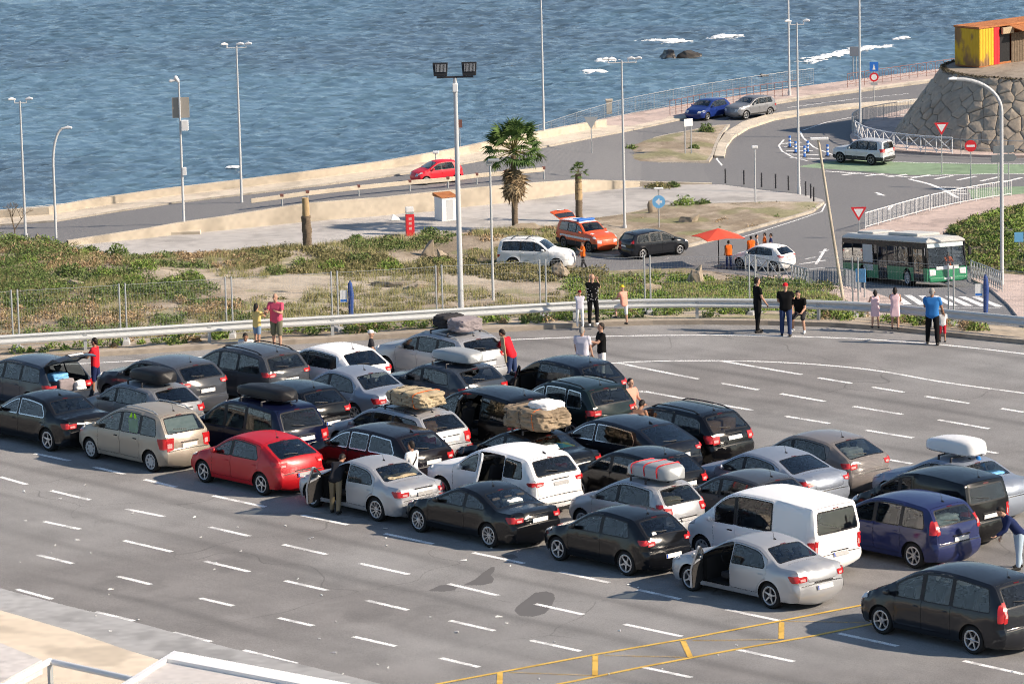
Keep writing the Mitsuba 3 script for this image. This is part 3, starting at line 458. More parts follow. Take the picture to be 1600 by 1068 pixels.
def lathe(pr, n=28):  # pr: (radius, y)
    pr = np.asarray(pr, float); a = np.arange(n) * 2 * PI / n; m = len(pr); v = np.stack([np.outer(np.cos(a), pr[:, 0]), np.tile(pr[:, 1], (n, 1)), np.outer(np.sin(a), pr[:, 0])], -1).reshape(-1, 3); f = []
    for i in range(n):
        j = (i + 1) % n
        for k in range(m - 1): f += [[i * m + k, i * m + k + 1, j * m + k + 1], [i * m + k, j * m + k + 1, j * m + k]]
    return trimesh.Trimesh(v, f, process=False)
TYRE = shp(lathe([(.66, -.30), (.90, -.33), (.98, -.27), (1, -.12), (1, .12), (.98, .27), (.90, .33), (.68, .30)], 30), 'rubber', 40)
def rim_mesh(n, kind):
    a = 2 * PI / n; disc = Point(0, 0).buffer(.70, 24); hole = []
    for k in range(n):
        t = a * k + PI / 2
        if kind == 'five': w0, w1 = .36, .42
        else: w0, w1 = .30, .36
        ang = np.linspace(t - a * w1, t + a * w1, 5); ang0 = np.linspace(t + a * w0 * .62, t - a * w0 * .62, 3)
        r1, r0 = (.60, .23) if kind != 'cap' else (.58, .40)
        hole.append(Polygon([(r1 * math.cos(u), r1 * math.sin(u)) for u in ang] + [(r0 * math.cos(u), r0 * math.sin(u)) for u in ang0]).buffer(.012))
    m = trimesh.creation.extrude_polygon(disc.difference(unary_union(hole)), .10, engine='earcut'); m.apply_transform(mat(rx=PI / 2)); m.apply_translation((0, .31, 0))
    v = m.vertices.copy(); r = np.hypot(v[:, 0], v[:, 2]); v[:, 1] -= .07 * np.clip(1 - r / .6, 0, 1); m.vertices = v
    return cat([m, lathe([(.70, .26), (.73, .33), (.70, .34), (.66, .31), (.64, .20), (.62, -.25)], 30), lathe([(0, .29), (.09, .28), (.11, .24)], 12)])
RIMS = {k: (n, kd, b) for k, n, kd, b in (('five', 5, 'five', 'alloy'), ('six', 6, 'five', 'alloy'), ('seven', 7, 'thin', 'alloy'), ('ten', 10, 'thin', 'alloy'), ('cap', 8, 'cap', 'hubcap'), ('dark', 5, 'five', 'alloy_dark'))}
RIM = {k: shp(rim_mesh(n, kd), b, 35) for k, (n, kd, b) in RIMS.items()}
DRUM = lathe([(.0, .10), (.5, .10), (.62, .05)], 16)
TYRE_IN = shp(DRUM, 'black', 40)
PLATE = shp(rbx(-.26, .26, -.006, .006, -.055, .055, .006), 'plate'); PLATE_G = shp(rbx(-.26, .26, -.006, .006, -.055, .055, .006), 'plate_grey'); PBLUE = shp(bx(-.255, -.215, -.010, 0, -.05, .05), 'plate_blue')
HANDLE = shp(hull([((-.07, 0, 0), .016), ((0, .018, .004), .018), ((.07, 0, 0), .016)]), 'black')
HANDLES = {}
ANT = shp(cat([tube((0, 0, 0), (-.05, 0, .18), .008, .004, 6), hull([((0, 0, 0), .03), ((.04, 0, 0), .02)])]), 'black')
FIN = shp(hull([((0, 0, 0), .022), ((.10, 0, 0), .012), ((-.02, 0, .05), .008)]), 'black')
_BOX = {}
def handle_for(pt):
    if pt not in HANDLES: HANDLES[pt] = {**HANDLE, 'bsdf': {'type': 'ref', 'id': 'look_' + pt}}
    return HANDLES[pt]
def make_car(key, M, c, body, rim='five', glass='glass', rear_glass=None, side='L', open_doors=(), tailgate=0.0, light='hatch', plate=(.80, 'white'), rails=False, bars=False, ant='ant', clad=None, detail=True, roof=None, lights_z=None, handles='body', chrome=False, seats=True, plate_zone=None, pillars=True, privacy=False, wheelless=()):
    pt = 'paint_' + body; sg = 1 if side == 'L' else -1; L, hw, R = c.L, c.hw, c.R
    add = lambda name, mesh, b, sm=40, par=None, Mx=M, label=None: part(par or key, name, shp(mesh, b, sm), Mx, label)
    arch = unary_union([Point(x, R).buffer(R + .055, 20).union(box(x - R - .05, -1, x + R + .05, R * .6)) for x in (c.xf, c.xr)])
    sil = c.poly.buffer(0).difference(arch)
    # ---- glass areas of the side
    rr_, rf_ = c.rr, c.rf; b0, b1 = c.beltz(0) + .015, c.beltz(L) + .015
    green = Polygon([(-1, b0 + (b0 - b1) / L), (L + 1, b1 - (b0 - b1) / L), (L + 1, 3), (-1, 3)])
    gl = c.poly.buffer(-.085).intersection(green)
    xe0, xe1 = c.dlo; gl = gl.intersection(Polygon([(xe0, 0), (xe0, c.beltz(xe0)), (xe1, c.H), (xe1, 3), (L, 3), (L, 0)])).intersection(box(0, 0, c.wsb[0] - .02, 3))
    pw = .05
    cuts = [c.xB] + ([c.xC] if c.xC else [])
    panes = []; hi = 99
    for x in cuts: panes.append(gl.intersection(box(x + pw, 0, hi, 3))); hi = x - pw
    panes.append(gl.intersection(box(-1, 0, hi, 3)))
    panes = [max(getattr(p, 'geoms', [p]), key=lambda g: g.area) for p in panes]; panes = [smooth_r(p, .05) for p in panes if p.area > .02]
    # ---- doors on the seen side
    zs = c.sill + .10; xfd = c.xf - R - .10; shut = c.poly.buffer(-.05)
    doors = []
    if detail:
        doors.append(smooth_r(shut.intersection(box(c.xB, zs, xfd if xfd > c.wsb[0] - .5 else c.wsb[0], 3)).difference(arch.buffer(.05)), .05))
        if c.doors == 4:
            xr0 = c.xC if c.xC else max(xe0 - .02, .3)
            doors.append(smooth_r(shut.intersection(box(max(xr0, c.xr - .12), zs, c.xB - .012, 3)).difference(arch.buffer(.05)), .05))
        doors = [max(getattr(d, 'geoms', [d]), key=lambda g: g.area) for d in doors]
    dpan = [[] for _ in doors]; bpan = []
    for p in panes:
        o = [p.intersection(d).area / p.area for d in doors] + [0]; k = int(np.argmax(o))
        if o[k] > .6: dpan[k].append(p.intersection(doors[k].buffer(-.045)))
        else: bpan.append(p)
    side_det = sil.difference(unary_union([d.buffer(.009) for d in doors] + bpan)) if doors else sil.difference(unary_union(panes))
    side_pl = sil.difference(unary_union(panes))
    # ---- the top surface: bonnet, tailgate, screens
    sA, sB = c.s_at(*c.rwb), c.s_at(*c.rr); sC, sD = c.s_at(*c.rf), c.s_at(*c.wsb); sE = c.S[-1]
    v_ = hw * .90; screen = smooth_r(Polygon([(sC + .07, -v_), (sD - .07, -hw * .93), (sD - .07, hw * .93), (sC + .07, v_)]), .07)
    rs = smooth_r(Polygon([(sA + .06, -hw * .88), (sB - .10, -v_ * .94), (sB - .10, v_ * .94), (sA + .06, hw * .88)]), .07)
    sT = c.s_at(0, .72)  # lower edge of the lid
    whole = box(0, -hw, sE, hw)
    if light == 'sedan': lid = smooth_r(box(sT, -hw * .66, sA - .09, hw * .66), .05)
    else: lid = smooth_r(box(sT - .04, -hw * .93, sB - .015, hw * .93), .06)
    bon = smooth_r(box(sD + .10, -hw * .86, sE - .62, hw * .86), .08)
    hole = [lid.buffer(.008), bon.buffer(.008), screen] + ([rs] if light == 'sedan' else [])
    topP = whole.difference(unary_union(hole))
    def side_mesh(poly, sgn, step=.13, off=0.0, skirt=0.0):
        P, F = mesh2d(poly, step, .06); V = c.side(P, sgn, off); F = F if sgn < 0 else F[:, ::-1]
        return skirted(V, c.side(P, sgn, off - skirt), F, False) if skirt else trimesh.Trimesh(V, F, process=False)
    def top_mesh(poly, step=.13, off=0.0, skirt=0.0):
        P, F = mesh2d(poly, step, .06); V = c.top(P, off); F = F[:, ::-1]
        return skirted(V, c.top(P, off - skirt), F) if skirt else trimesh.Trimesh(V, F, process=False)
    arches = []
    for xw in (c.xf, c.xr):
        a = np.linspace(-.15, PI + .15, 14); r = R + .06
        for s2 in (1, -1):
            ya, yb = s2 * (hw - .03), s2 * (hw - .36); v = np.vstack([np.c_[xw + r * np.cos(a), a * 0 + ya, R + r * np.sin(a)], np.c_[xw + r * np.cos(a), a * 0 + yb, R + r * np.sin(a)], [[xw, yb, R]]]); n = len(a)
            arches.append(trimesh.Trimesh(v, [[i, i + 1, i + 1 + n] for i in range(n - 1)] + [[i, i + 1 + n, i + n] for i in range(n - 1)] + [[i + n, i + 1 + n, 2 * n] for i in range(n - 1)], process=False))
    add('body', cat([side_mesh(side_det, sg), side_mesh(side_pl, -sg), top_mesh(topP)]), pt)
    if roof:
        add('roof', top_mesh(smooth_r(box(sB + .05, -hw * .97, sC - .02, hw * .97), .05), off=.004), roof)
    rg = rear_glass or glass
    lidM = M
    if tailgate:
        h = c.top(np.array([[sB, 0.]]))[0]; lidM = M @ mat(*h) @ mat(ry=tailgate) @ mat(*(-h))
    lk = add('boot_lid' if light == 'sedan' else 'tailgate', top_mesh(lid if light == 'sedan' else lid.difference(rs), skirt=.03), pt, Mx=lidM)
    add('bonnet', top_mesh(bon, skirt=.02), pt)
    add('windscreen', top_mesh(screen, .3, -.004), glass)
    add('rear_window', top_mesh(rs, .25, -.004), rg, par=None if light == 'sedan' else lk, Mx=lidM)
    seal = rs.buffer(.02).difference(rs.buffer(-.015)); add('window_seal', top_mesh(seal, .3, .003), 'black', par=None if light == 'sedan' else lk, Mx=lidM)
    for d, pn, nm in zip(doors, dpan, ('front', 'rear')):
        Md = M
        if nm in open_doors:
            ang = math.radians(dict(open_doors)[nm] if isinstance(open_doors, dict) else 58); xh = d.bounds[2]; yh = sg * (hw - .06); Md = M @ mat(xh, yh, 0, -sg * ang) @ mat(-xh, -yh, 0)
        shell = d.difference(unary_union(pn)) if pn else d
        dk = add('door', side_mesh(shell, sg, skirt=.045), pt, Mx=Md)
        if nm in open_doors: add('door_trim', side_mesh(shell.buffer(-.005), sg, off=-.06), 'interior', par=dk, Mx=Md)
        for p in pn:
            if not (nm in open_doors and False): add('window', side_mesh(p, sg, .3, -.006), (rg if privacy and nm == 'rear' else glass), par=dk, Mx=Md)
            add('window_seal', side_mesh(p.buffer(.018).difference(p.buffer(-.008)), sg, .3, .003), 'chrome' if chrome else 'black', par=dk, Mx=Md)
        bx_ = d.bounds; hx = bx_[0] + .16; hz = c.beltz(hx) - .13; hp = c.side(np.array([[hx, hz]]), sg, .004)[0]
        part(dk, 'handle', handle_for(pt) if handles == 'body' else HANDLE, Md @ mat(*hp, s=1) @ np.diag([1, sg, 1, 1]))
    if pillars and detail and not len(open_doors):
        for x in cuts:
            st = gl.intersection(box(x - pw + .004, 0, x + pw - .004, 3))
            if st.area > .005: add('pillar_trim', side_mesh(smooth_r(st, .004), sg, .2, .006), 'black')
    for p in bpan: add('side_window', side_mesh(p, sg, .3, -.006), rg if privacy else glass)
    if bpan: add('window_seal', cat([side_mesh(p.buffer(.018).difference(p.buffer(-.008)), sg, .3, .003) for p in bpan]), 'chrome' if chrome else 'black')
    for p in panes: add('side_window', side_mesh(p, -sg, .3, -.006), glass)
    if clad or c.clad:
        band = sil.intersection(box(0, 0, L, clad or c.clad)).buffer(-.004)
        [add('cladding', side_mesh(b_, s2, off=.008), 'cladding') for s2 in (1, -1) for b_ in getattr(band.difference(unary_union(doors).boundary.buffer(.006)) if doors else band, 'geoms', [band]) if b_.area > .01]
        add('bumper_insert', top_mesh(box(.02, -hw * .97, c.s_at(0, (clad or c.clad) + .02), hw * .97), off=.010), 'cladding')
    # ---- lamps
    z0, z1 = lights_z or {'hatch': (.74, .95), 'sedan': (.70, .90), 'tall': (.78, 1.30), 'van': (.70, 1.02)}[light]
    for s2 in (1, -1):
        s0, s1 = c.s_at(0, z0), c.s_at(0, z1); w = .30 if light in ('hatch', 'sedan') else .13
        tp = smooth_r(Polygon([(s0, s2 * hw), (s1, s2 * hw), (s1, s2 * hw * (1 - w)), (s0 + .03, s2 * hw * (1 - w * .9))]), .02)
        x0 = c.poly.intersection(LineString([(-1, (z0 + z1) / 2), (L / 2, (z0 + z1) / 2)])).bounds[0]; wl = .26 if light in ('hatch', 'sedan') else .12
        sp = smooth_r(c.poly.intersection(Polygon([(-1, z0 + .02), (x0 + wl * .5, z0 + .03), (x0 + wl, z1 - .02), (-1, z1)])), .02)
        m = [top_mesh(tp, .1, .012, .03)]
        if sp.area > .001: m.append(side_mesh(sp, s2, .1, .012, .03))
        tk = add('tail_light', cat(m), 'tail_red')
        cz = smooth_r(Polygon([(s0 + (s1 - s0) * .28, s2 * hw * .97), (s0 + (s1 - s0) * .62, s2 * hw * .97), (s0 + (s1 - s0) * .62, s2 * hw * (1 - w * .72)), (s0 + (s1 - s0) * .28, s2 * hw * (1 - w * .72))]), .01)
        add('reversing_lamp', top_mesh(cz, .1, .020, .02), 'tail_clear', par=tk)
        f0, f1 = sE - .62, sE - .44
        fp = smooth_r(Polygon([(f0, s2 * hw), (f1, s2 * hw), (f1 + .04, s2 * hw * .60), (f0 + .03, s2 * hw * .62)]), .03)
        xx = L - .12; zz = np.interp(xx - .3, [c.xf, L], [c.beltz(L) - .10, c.beltz(L) - .2]); hs = c.poly.intersection(Polygon([(L - .50, zz + .02), (L, zz - .10), (L, zz + .06), (L - .40, zz + .14)]))
        m = [top_mesh(fp, .1, .010, .03)] + ([side_mesh(smooth_r(hs, .01), s2, .1, .010, .03)] if hs.area > .002 else [])
        add('headlight', cat(m), 'lamp_clear')
    s3 = c.s_at(0, .50); add('bumper_seam', top_mesh(box(c.s_at(0, c_b(c)) - .008, -hw * .96, c.s_at(0, c_b(c)) + .008, hw * .96), off=.003), 'black')
    add('third_brake_light', top_mesh(box(sB - .072, -.12, sB - .05, .12), .2, .006, .01), 'brake_dark', par=None if light == 'sedan' else lk, Mx=lidM)
    # ---- plate, wiper, mirrors, aerial
    if plate:
        s = c.s_at(0, plate[0]); o, t, nn = c.frame(s, .012); Mp = np.eye(4); Mp[:3, 0], Mp[:3, 1], Mp[:3, 2], Mp[:3, 3] = (0, -1, 0), nn, t, o
        par = lk if plate[0] > .66 else key; pm = (lidM if par == lk else M) @ Mp
        pk = part(par, 'number_plate', PLATE if plate[1] == 'white' else PLATE_G, pm)
        if par == key: part(pk, 'band', PBLUE, pm @ np.diag([1, -1, 1, 1]))
        so, to, no = c.frame(s + .10, .006); 
        Mb = np.eye(4); Mb[:3, 0], Mb[:3, 1], Mb[:3, 2], Mb[:3, 3] = (0, -1, 0), no, to, so
        part(par, 'lid_grip', _BOX.setdefault('grip', shp(rbx(-.30, .30, -.02, .012, -.014, .014, .008), 'black')), (lidM if par == lk else M) @ Mb)
    for s2 in (1, -1):
        xm = c.wsb[0] - .32; zm = c.beltz(xm) + .07; y = c.Y(np.array([xm]), np.array([zm]))[0]
        m = hull([((xm, s2 * (y + .05), zm), .04), ((xm - .05, s2 * (y + .16), zm + .03), (.05, .05, .075)), ((xm + .05, s2 * (y + .15), zm + .02), (.04, .04, .06)), ((xm + .05, s2 * (y - .02), zm - .05), .025)])
        k = s2 == sg and 'front' in open_doors
        Mm = M
        if k: xh, yh = doors[0].bounds[2], sg * (hw - .06); Mm = M @ mat(xh, yh, 0, -sg * math.radians(58)) @ mat(-xh, -yh, 0)
        add('mirror', m, pt if detail else 'black', Mx=Mm)
    if light != 'sedan':
        o, t, nn = c.frame(sA + .10, .018); a = o + t * .02 - nn * 0; b = o + t * .09 + np.array([0, .42, 0]); add('wiper', tube(a, b, .012, .008, 6), 'black', par=lk, Mx=lidM)
    if ant: o, t, nn = c.frame(sB + (.16 if light != 'sedan' else .22), 0); part(key, 'aerial', ANT if ant == 'ant' else FIN, M @ mat(*o) @ np.diag([-1, 1, 1, 1]))
    if rails:
        for s2 in (1, -1):
            ss = np.linspace(sB + .12, sC - .12, 9); pts = c.top(np.c_[ss, ss * 0 + s2 * hw * .90], .055); pts[0], pts[-1] = c.top(np.array([[ss[0], s2 * hw * .9], [ss[-1], s2 * hw * .9]]), .0); add('roof_rail', pipe(pts, .018), rails if isinstance(rails, str) else 'black')
    if bars:
        for f in (.30, .70):
            ss = sB + (sC - sB) * f; e = c.top(np.array([[ss, -hw * .92], [ss, hw * .92], [ss, -hw * .92], [ss, hw * .92], [ss, 0]]), .0); zt = e[4, 2] + .07
            add('roof_bar', cat([tube((e[4, 0], e[0, 1] * 1.02, zt), (e[4, 0], e[1, 1] * 1.02, zt), .022), tube(e[0], (e[4, 0], e[0, 1], zt), .03), tube(e[1], (e[4, 0], e[1, 1], zt), .03)]), 'dark_metal')
    # ---- inside
    zb = c.beltz(L / 2); wi = hw - .13; xi0, xi1 = max(.35, c.rwb[0] if light == 'sedan' else .28), c.wsb[0] + .15; zi = .34
    ins = [bx(.25, L - .35, -wi + .02, wi - .02, c.sill, zi), bx(xi1 - .30, xi1 + .1, -wi, wi, zi, zb - .04), bx(L - .9, L - .45, -hw * .7, hw * .7, zi, c.beltz(L) - .3)]
    for s2 in (1, -1):
        if s2 == sg and len(open_doors):
            names = dict(open_doors) if isinstance(open_doors, dict) else {k: 1 for k in open_doors}
            spans = [(.4, c.xr + .2)]
            if 'front' not in names: spans.append((c.xB + .03, xi1))
            if 'rear' not in names and c.doors == 4: spans.append((c.xr + .2, c.xB - .03))
        else: spans = [(.4, xi1)]
        for a, b in spans: ins.append(bx(a, b, s2 * wi - .02, s2 * wi + .02, zi, zb - .06))
    if not tailgate: ins.append(bx(xi0 - .05 if light != 'sedan' else .5, xi0, -wi, wi, zi, (c.rwb[1] if light != 'sedan' else c.rwb[1]) - .12))
    if light == 'sedan': ins.append(bx(.45, c.rr[0] - .0, -wi, wi, c.rwb[1] - .13, c.rwb[1] - .09))
    add('interior', cat(ins + arches), 'interior', False)
    if seats:
        rows = [(c.wsb[0] - .95, 2), (c.wsb[0] - 1.85, 3)] if not c_short(c) else [(c.wsb[0] - .95, 2)]
        if light == 'tall' and L > 4.5: rows.append((c.wsb[0] - 2.7, 3))
        for xs, n in rows:
            if xs < .5: continue
            for ys in ((-.38, .38) if n == 2 else (-.42, 0, .42)):
                w = .24 if n == 2 else .20; zt = min(zb + .22, c.H - .28)
                add('seat', cat([rbx(xs - .05, xs + .48, ys - w, ys + w, .42, .58, .05), hull([((xs, ys - w + .06, .58), .06), ((xs, ys + w - .06, .58), .06), ((xs - .16, ys - w + .07, zt - .12), .055), ((xs - .16, ys + w - .07, zt - .12), .055)]), hull([((xs - .18, ys - .09, zt + .06), .05), ((xs - .18, ys + .09, zt + .06), .05), ((xs - .17, ys, zt - .08), .04)])]), 'seat_cloth')
        wc = np.array([c.wsb[0] - .48, .38, zb - .02]); add('steering_wheel', pipe([wc + .18 * np.array([.35 * math.sin(a), math.cos(a), .94 * math.sin(a)]) for a in np.linspace(0, 2 * PI, 15)], .016, 6), 'black')
    # ---- wheels
    for nm, xw in (('front', c.xf), ('rear', c.xr)):
        for s2 in (1, -1):
            w = .205; Mw = M @ mat(xw, s2 * (hw - .115), R, s=1) @ np.diag([R, s2 * R, R, 1]) @ mat(ry=xw * 3.1)
            wk = numbered(key + '__wheel'); put(wk, TYRE_IN, Mw); part(wk, 'tyre', TYRE, Mw)
            part(wk, 'rim', RIM[rim], Mw)
    return key
def c_b(c): return .66
def c_short(c): return False
def hatch(L=4.2, W=1.76, H=1.46, wb=2.55, fo=.85, R=.31, rake=.50, **k):
    d = dict(L=L, W=W, H=H, wb=wb, fo=fo, R=R, rwb=(.16, .97 * H / 1.46), rr=(.16 + rake, H - .07), rf=(L - 1.85, H - .03), wsb=(L - 1.12, .98 * H / 1.46), hf=(L - .36, .80 * H / 1.46), tail=.78 * H / 1.46, belt=(.96 * H / 1.46, .90 * H / 1.46), xB=L - 2.05, dlo=(.75, .95)); d.update(k); return Shape(**d)
def wagon(L=4.65, W=1.80, H=1.48, wb=2.72, fo=.90, R=.32, rake=.45, **k):
    d = dict(L=L, W=W, H=H, wb=wb, fo=fo, R=R, rwb=(.17, .98), rr=(.17 + rake, H - .06), rf=(L - 1.95, H - .03), wsb=(L - 1.25, .99), hf=(L - .4, .80), tail=.80, belt=(.97, .90), xB=L - 2.25, xC=L - 3.12, dlo=(.52, .68)); d.update(k); return Shape(**d)
def sedan(L=4.55, W=1.77, H=1.45, wb=2.66, fo=.85, R=.32, **k):
    d = dict(L=L, W=W, H=H, wb=wb, fo=fo, R=R, deck=(.62, .99), rwb=(.78, 1.00), rr=(1.42, H - .08), rf=(L - 2.05, H - .03), wsb=(L - 1.25, .97), hf=(L - .36, .78), tail=.80, belt=(.95, .88), xB=L - 2.28, dlo=(1.12, 1.50), tumble=.36); d.update(k); return Shape(**d)
def mpv(L=4.4, W=1.83, H=1.62, wb=2.65, fo=.88, R=.32, rake=.38, **k):
    d = dict(L=L, W=W, H=H, wb=wb, fo=fo, R=R, rwb=(.13, 1.04), rr=(.13 + rake, H - .09), rf=(L - 1.95, H - .04), wsb=(L - .98, 1.05), hf=(L - .30, .88), tail=.86, belt=(1.02, .95), xB=L - 2.18, xC=L - 3.08, dlo=(.46, .66), tumble=.28); d.update(k); return Shape(**d)
def suv(L=4.5, W=1.86, H=1.68, wb=2.66, fo=.88, R=.35, rake=.42, **k):
    d = dict(L=L, W=W, H=H, wb=wb, fo=fo, R=R, rwb=(.14, 1.12), rr=(.14 + rake, H - .08), rf=(L - 2.1, H - .03), wsb=(L - 1.38, 1.14), hf=(L - .34, 1.00), tail=.92, belt=(1.10, 1.03), xB=L - 2.30, xC=L - 3.20, dlo=(.55, .72), sill=.32, tumble=.26, nose=.86); d.update(k); return Shape(**d)
def lane_M(lane, rear, dyaw=0.0):
    p = LN * (LA + 2.55 * lane) + LD * rear; return mat(p[0], p[1], 0, math.atan2(LD[1], LD[0]) + math.radians(dyaw))
CARS = {}
def car(name, label, lane, rear, shape, body, dyaw=0.0, group='cars waiting in the ferry lanes', cat_='car', **k):
    key = thing(name, label, cat_, group); M = lane_M(lane, rear, dyaw); make_car(key, M, shape, body, **k); CARS[key] = (M, shape); return key

C1 = car('estate_car', 'blue-grey estate car at the left edge with its tailgate raised over a loaded boot', 1.72, 105.2, wagon(L=4.6, H=1.50), 'bluegrey', tailgate=1.25, rim='seven')
C2 = car('saloon_car', 'black saloon with chrome window lines, leftmost of the front row', .55, 100.25, sedan(L=4.69, W=1.81, H=1.44, wb=2.84, R=.33, rr=(1.35, 1.37)), 'nearblack', light='sedan', rim='five', chrome=True, ant='fin', plate=(.78, 'white'))
C3 = car('hatchback', 'dark grey hatchback behind the car with the black roof box, silver rear in the sun', 2.60, 101.6, suv(L=4.52, H=1.60, wb=2.69, rake=.50, R=.34), 'slate', rim='five', plate=(.84, 'white'), privacy=True, rear_glass='glass_dark', lights_z=(.98, 1.16))
C4 = car('hatchback', 'small grey hatchback carrying a black roof box', 1.66, 99.6, hatch(L=4.3, H=1.46, rake=.62), 'steelgrey', rim='five', bars=True, rear_glass='glass_dark', plate=(.80, 'white'))
C5 = car('minivan', 'beige minivan with a green vest in its side window and a silver sunshade behind', .60, 95.95, mpv(L=4.28, W=1.75, H=1.64, wb=2.76, fo=.80, R=.30, rake=.42, xB=2.10, xC=1.22, wsb=(3.42, 1.02), rf=(2.35, 1.60)), 'beige', rim='cap', light='hatch', lights_z=(.66, 1.0), rails='galv', plate=(.76, 'white'), handles='black')
C6 = car('hatchback', 'bright red hatchback with dark rear window in the front row', .64, 91.1, hatch(L=4.18, W=1.74, H=1.44, wb=2.51, fo=.84, rake=.78, rwb=(.18, 1.0), rr=(.98, 1.36), dlo=(.95, 1.25)), 'red', rim='five', rear_glass='glass_dark', privacy=True, lights_z=(.80, .98), plate=(.58, 'grey'))
C7 = car('minivan', 'dark grey estate with black roof rails beside the white hatchback', 3.72, 101.2, mpv(L=4.6, H=1.60), 'slate', rim='six', rails=True, light='hatch', lights_z=(.92, 1.1))
C8 = car('hatchback', 'white hatchback with dark wraparound rear window, farthest row', 4.58, 100.0, hatch(L=4.25, W=1.80, H=1.46, rake=.66), 'white', rim='five', rear_glass='glass_dark', lights_z=(.80, .98))
C9 = car('hatchback', 'black hatchback behind the car with the long black roof box', 2.66, 96.1, hatch(L=4.30, W=1.82, H=1.50, rake=.48, wb=2.6), 'black', rim='seven', rear_glass='glass_dark', privacy=True, plate=(.56, 'white'), lights_z=(.80, .98))
C10 = car('minivan', 'navy blue minivan carrying a long black roof box', 1.56, 93.8, mpv(L=4.75, W=1.88, H=1.72, wb=2.85, tumble=.22), 'navy', rim='six', bars=True, glass='glass_dark', light='hatch', lights_z=(.72, 1.02), plate=(.84, 'white'))
C11 = car('saloon_car', 'silver saloon half hidden behind the car with the tan roof bundle', 3.78, 96.4, sedan(L=4.6, H=1.46), 'silverblue', light='sedan', rim='seven')
C12 = car('estate_car', 'silver estate car with dark flank under a tan roof bundle', 2.60, 90.75, wagon(L=4.75, W=1.78, H=1.47, rake=.50), 'silver', rim='seven', bars=True, rails=True, lights_z=(.66, .98))
C13 = car('estate_car', 'dark plum estate with chrome window line beside the man in the white shirt', 1.74, 89.0, wagon(L=4.81, W=1.85, H=1.47, wb=2.82, rake=.62, xC=1.75, dlo=(.62, 1.0)), 'plum', rim='five', chrome=True, rear_glass='glass_dark', ant='fin', plate=(.76, 'white'))
C14 = car('saloon_car', 'silver saloon with its front door open and a man leaning in', .62, 86.1, sedan(L=4.48, W=1.73, H=1.42, wb=2.62, deck=(.60, .97)), 'silver', light='sedan', rim='ten', open_doors={'front': 62}, plate=(.78, 'grey'))
C15 = car('suv', 'white off-roader with its rear door open in the second row', 1.66, 83.7, suv(L=4.60, W=1.90, H=1.67, wb=2.74, R=.37, rake=.40, xC=1.32), 'white', rim='dark', rear_glass='glass_dark', privacy=True, open_doors={'rear': 42}, clad=.46, ant='fin', plate=(.96, 'grey'), lights_z=(.92, 1.06))
C16 = car('coupe', 'black two-door coupe in the front row', .58, 81.55, sedan(L=4.49, W=1.76, H=1.37, wb=2.725, fo=.75, doors=2, xB=1.95, deck=(.62, .95), rwb=(.80, .96), rr=(1.55, 1.29), dlo=(1.12, 1.55)), 'nearblack', light='sedan', rim='ten', plate=(.76, 'white'))
C17 = car('hatchback', 'dark hatchback with its driver door open, farthest row beside the man in red', 5.75, 92.9, hatch(L=4.3, W=1.80, H=1.50, rake=.52, wb=2.6), 'midnight', rim='five', open_doors={'front': 52}, lights_z=(.82, 1.0))
C18 = car('suv', 'dark green off-roader with a bright side window frame', 4.64, 89.6, suv(L=4.43, H=1.67, wb=2.60, rake=.40), 'darkgreen', rim='six', rails='black', chrome=True, ant='ant', lights_z=(.90, 1.1), plate=None)
C19 = car('hatchback', 'grey crossover carrying a silver roof box', 4.60, 94.9, suv(L=4.3, H=1.57, wb=2.6, rake=.55, xC=None, dlo=(.8, 1.0)), 'bluegrey', rim='six', bars=True, rear_glass='glass_dark', lights_z=(.90, 1.08))
C20 = car('suv', 'pearl white off-roader loaded with black bags on its roof', 5.9, 98.6, suv(L=4.62, W=1.86, H=1.60, wb=2.7), 'silver', rim='six', rails='galv', bars=True, privacy=True, rear_glass='glass_dark', lights_z=(.95, 1.15))
C21 = car('minivan', 'tall black minivan with its rear door open behind the brown roof load', 3.64, 90.0, mpv(L=4.7, W=1.88, H=1.70, wb=2.8), 'black', rim='six', open_doors={'rear': 50}, rear_glass='glass_dark', light='hatch')
C22 = car('saloon_car', 'dark saloon with a big brown roof load and a colourful ball in its rear window', 2.70, 85.75, sedan(L=4.55, H=1.43), 'nearblack', light='sedan', rim='seven', bars=True, plate=(.76, 'white'))
C23 = car('hatchback', 'dark blue fastback with chrome window line in the fourth row', 3.74, 84.6, hatch(L=4.83, W=1.86, H=1.48, wb=2.74, fo=.95, rake=.95, rwb=(.20, 1.0), rr=(1.15, 1.40), dlo=(.95, 1.35), xB=2.60), 'midnight', rim='seven', chrome=True, rear_glass='glass_dark', ant='fin', lights_z=(.82, .98), plate=(.74, 'white'))
C24 = car('estate_car', 'black estate with roof rails and cardboard boxes behind its rear window', 4.64, 84.9, wagon(L=4.78, W=1.80, H=1.50, wb=2.82, rake=.52), 'black', rim='seven', rails=True, lights_z=(.72, .98), plate=(.86, 'white'))
C25 = car('hatchback', 'black hatchback between the silver fastback and the car with the strapped roof box', 2.72, 81.7, hatch(L=4.2, W=1.78, H=1.46, rake=.6), 'black', rim='seven', rear_glass='glass_dark', privacy=True, lights_z=(.74, 1.0), plate=(.78, 'white'))
C26 = car('hatchback', 'small silver hatchback with a grey roof box held by red straps', 1.67, 79.0, hatch(L=3.86, W=1.67, H=1.53, wb=2.46, fo=.75, R=.30, rake=.44, wsb=(2.90, 1.0), rf=(2.0, 1.49), xB=1.82, dlo=(.62, .80), hf=(3.52, .86)), 'silver', rim='cap', bars=True, light='hatch', lights_z=(.82, 1.12), plate=(.70, 'grey'))
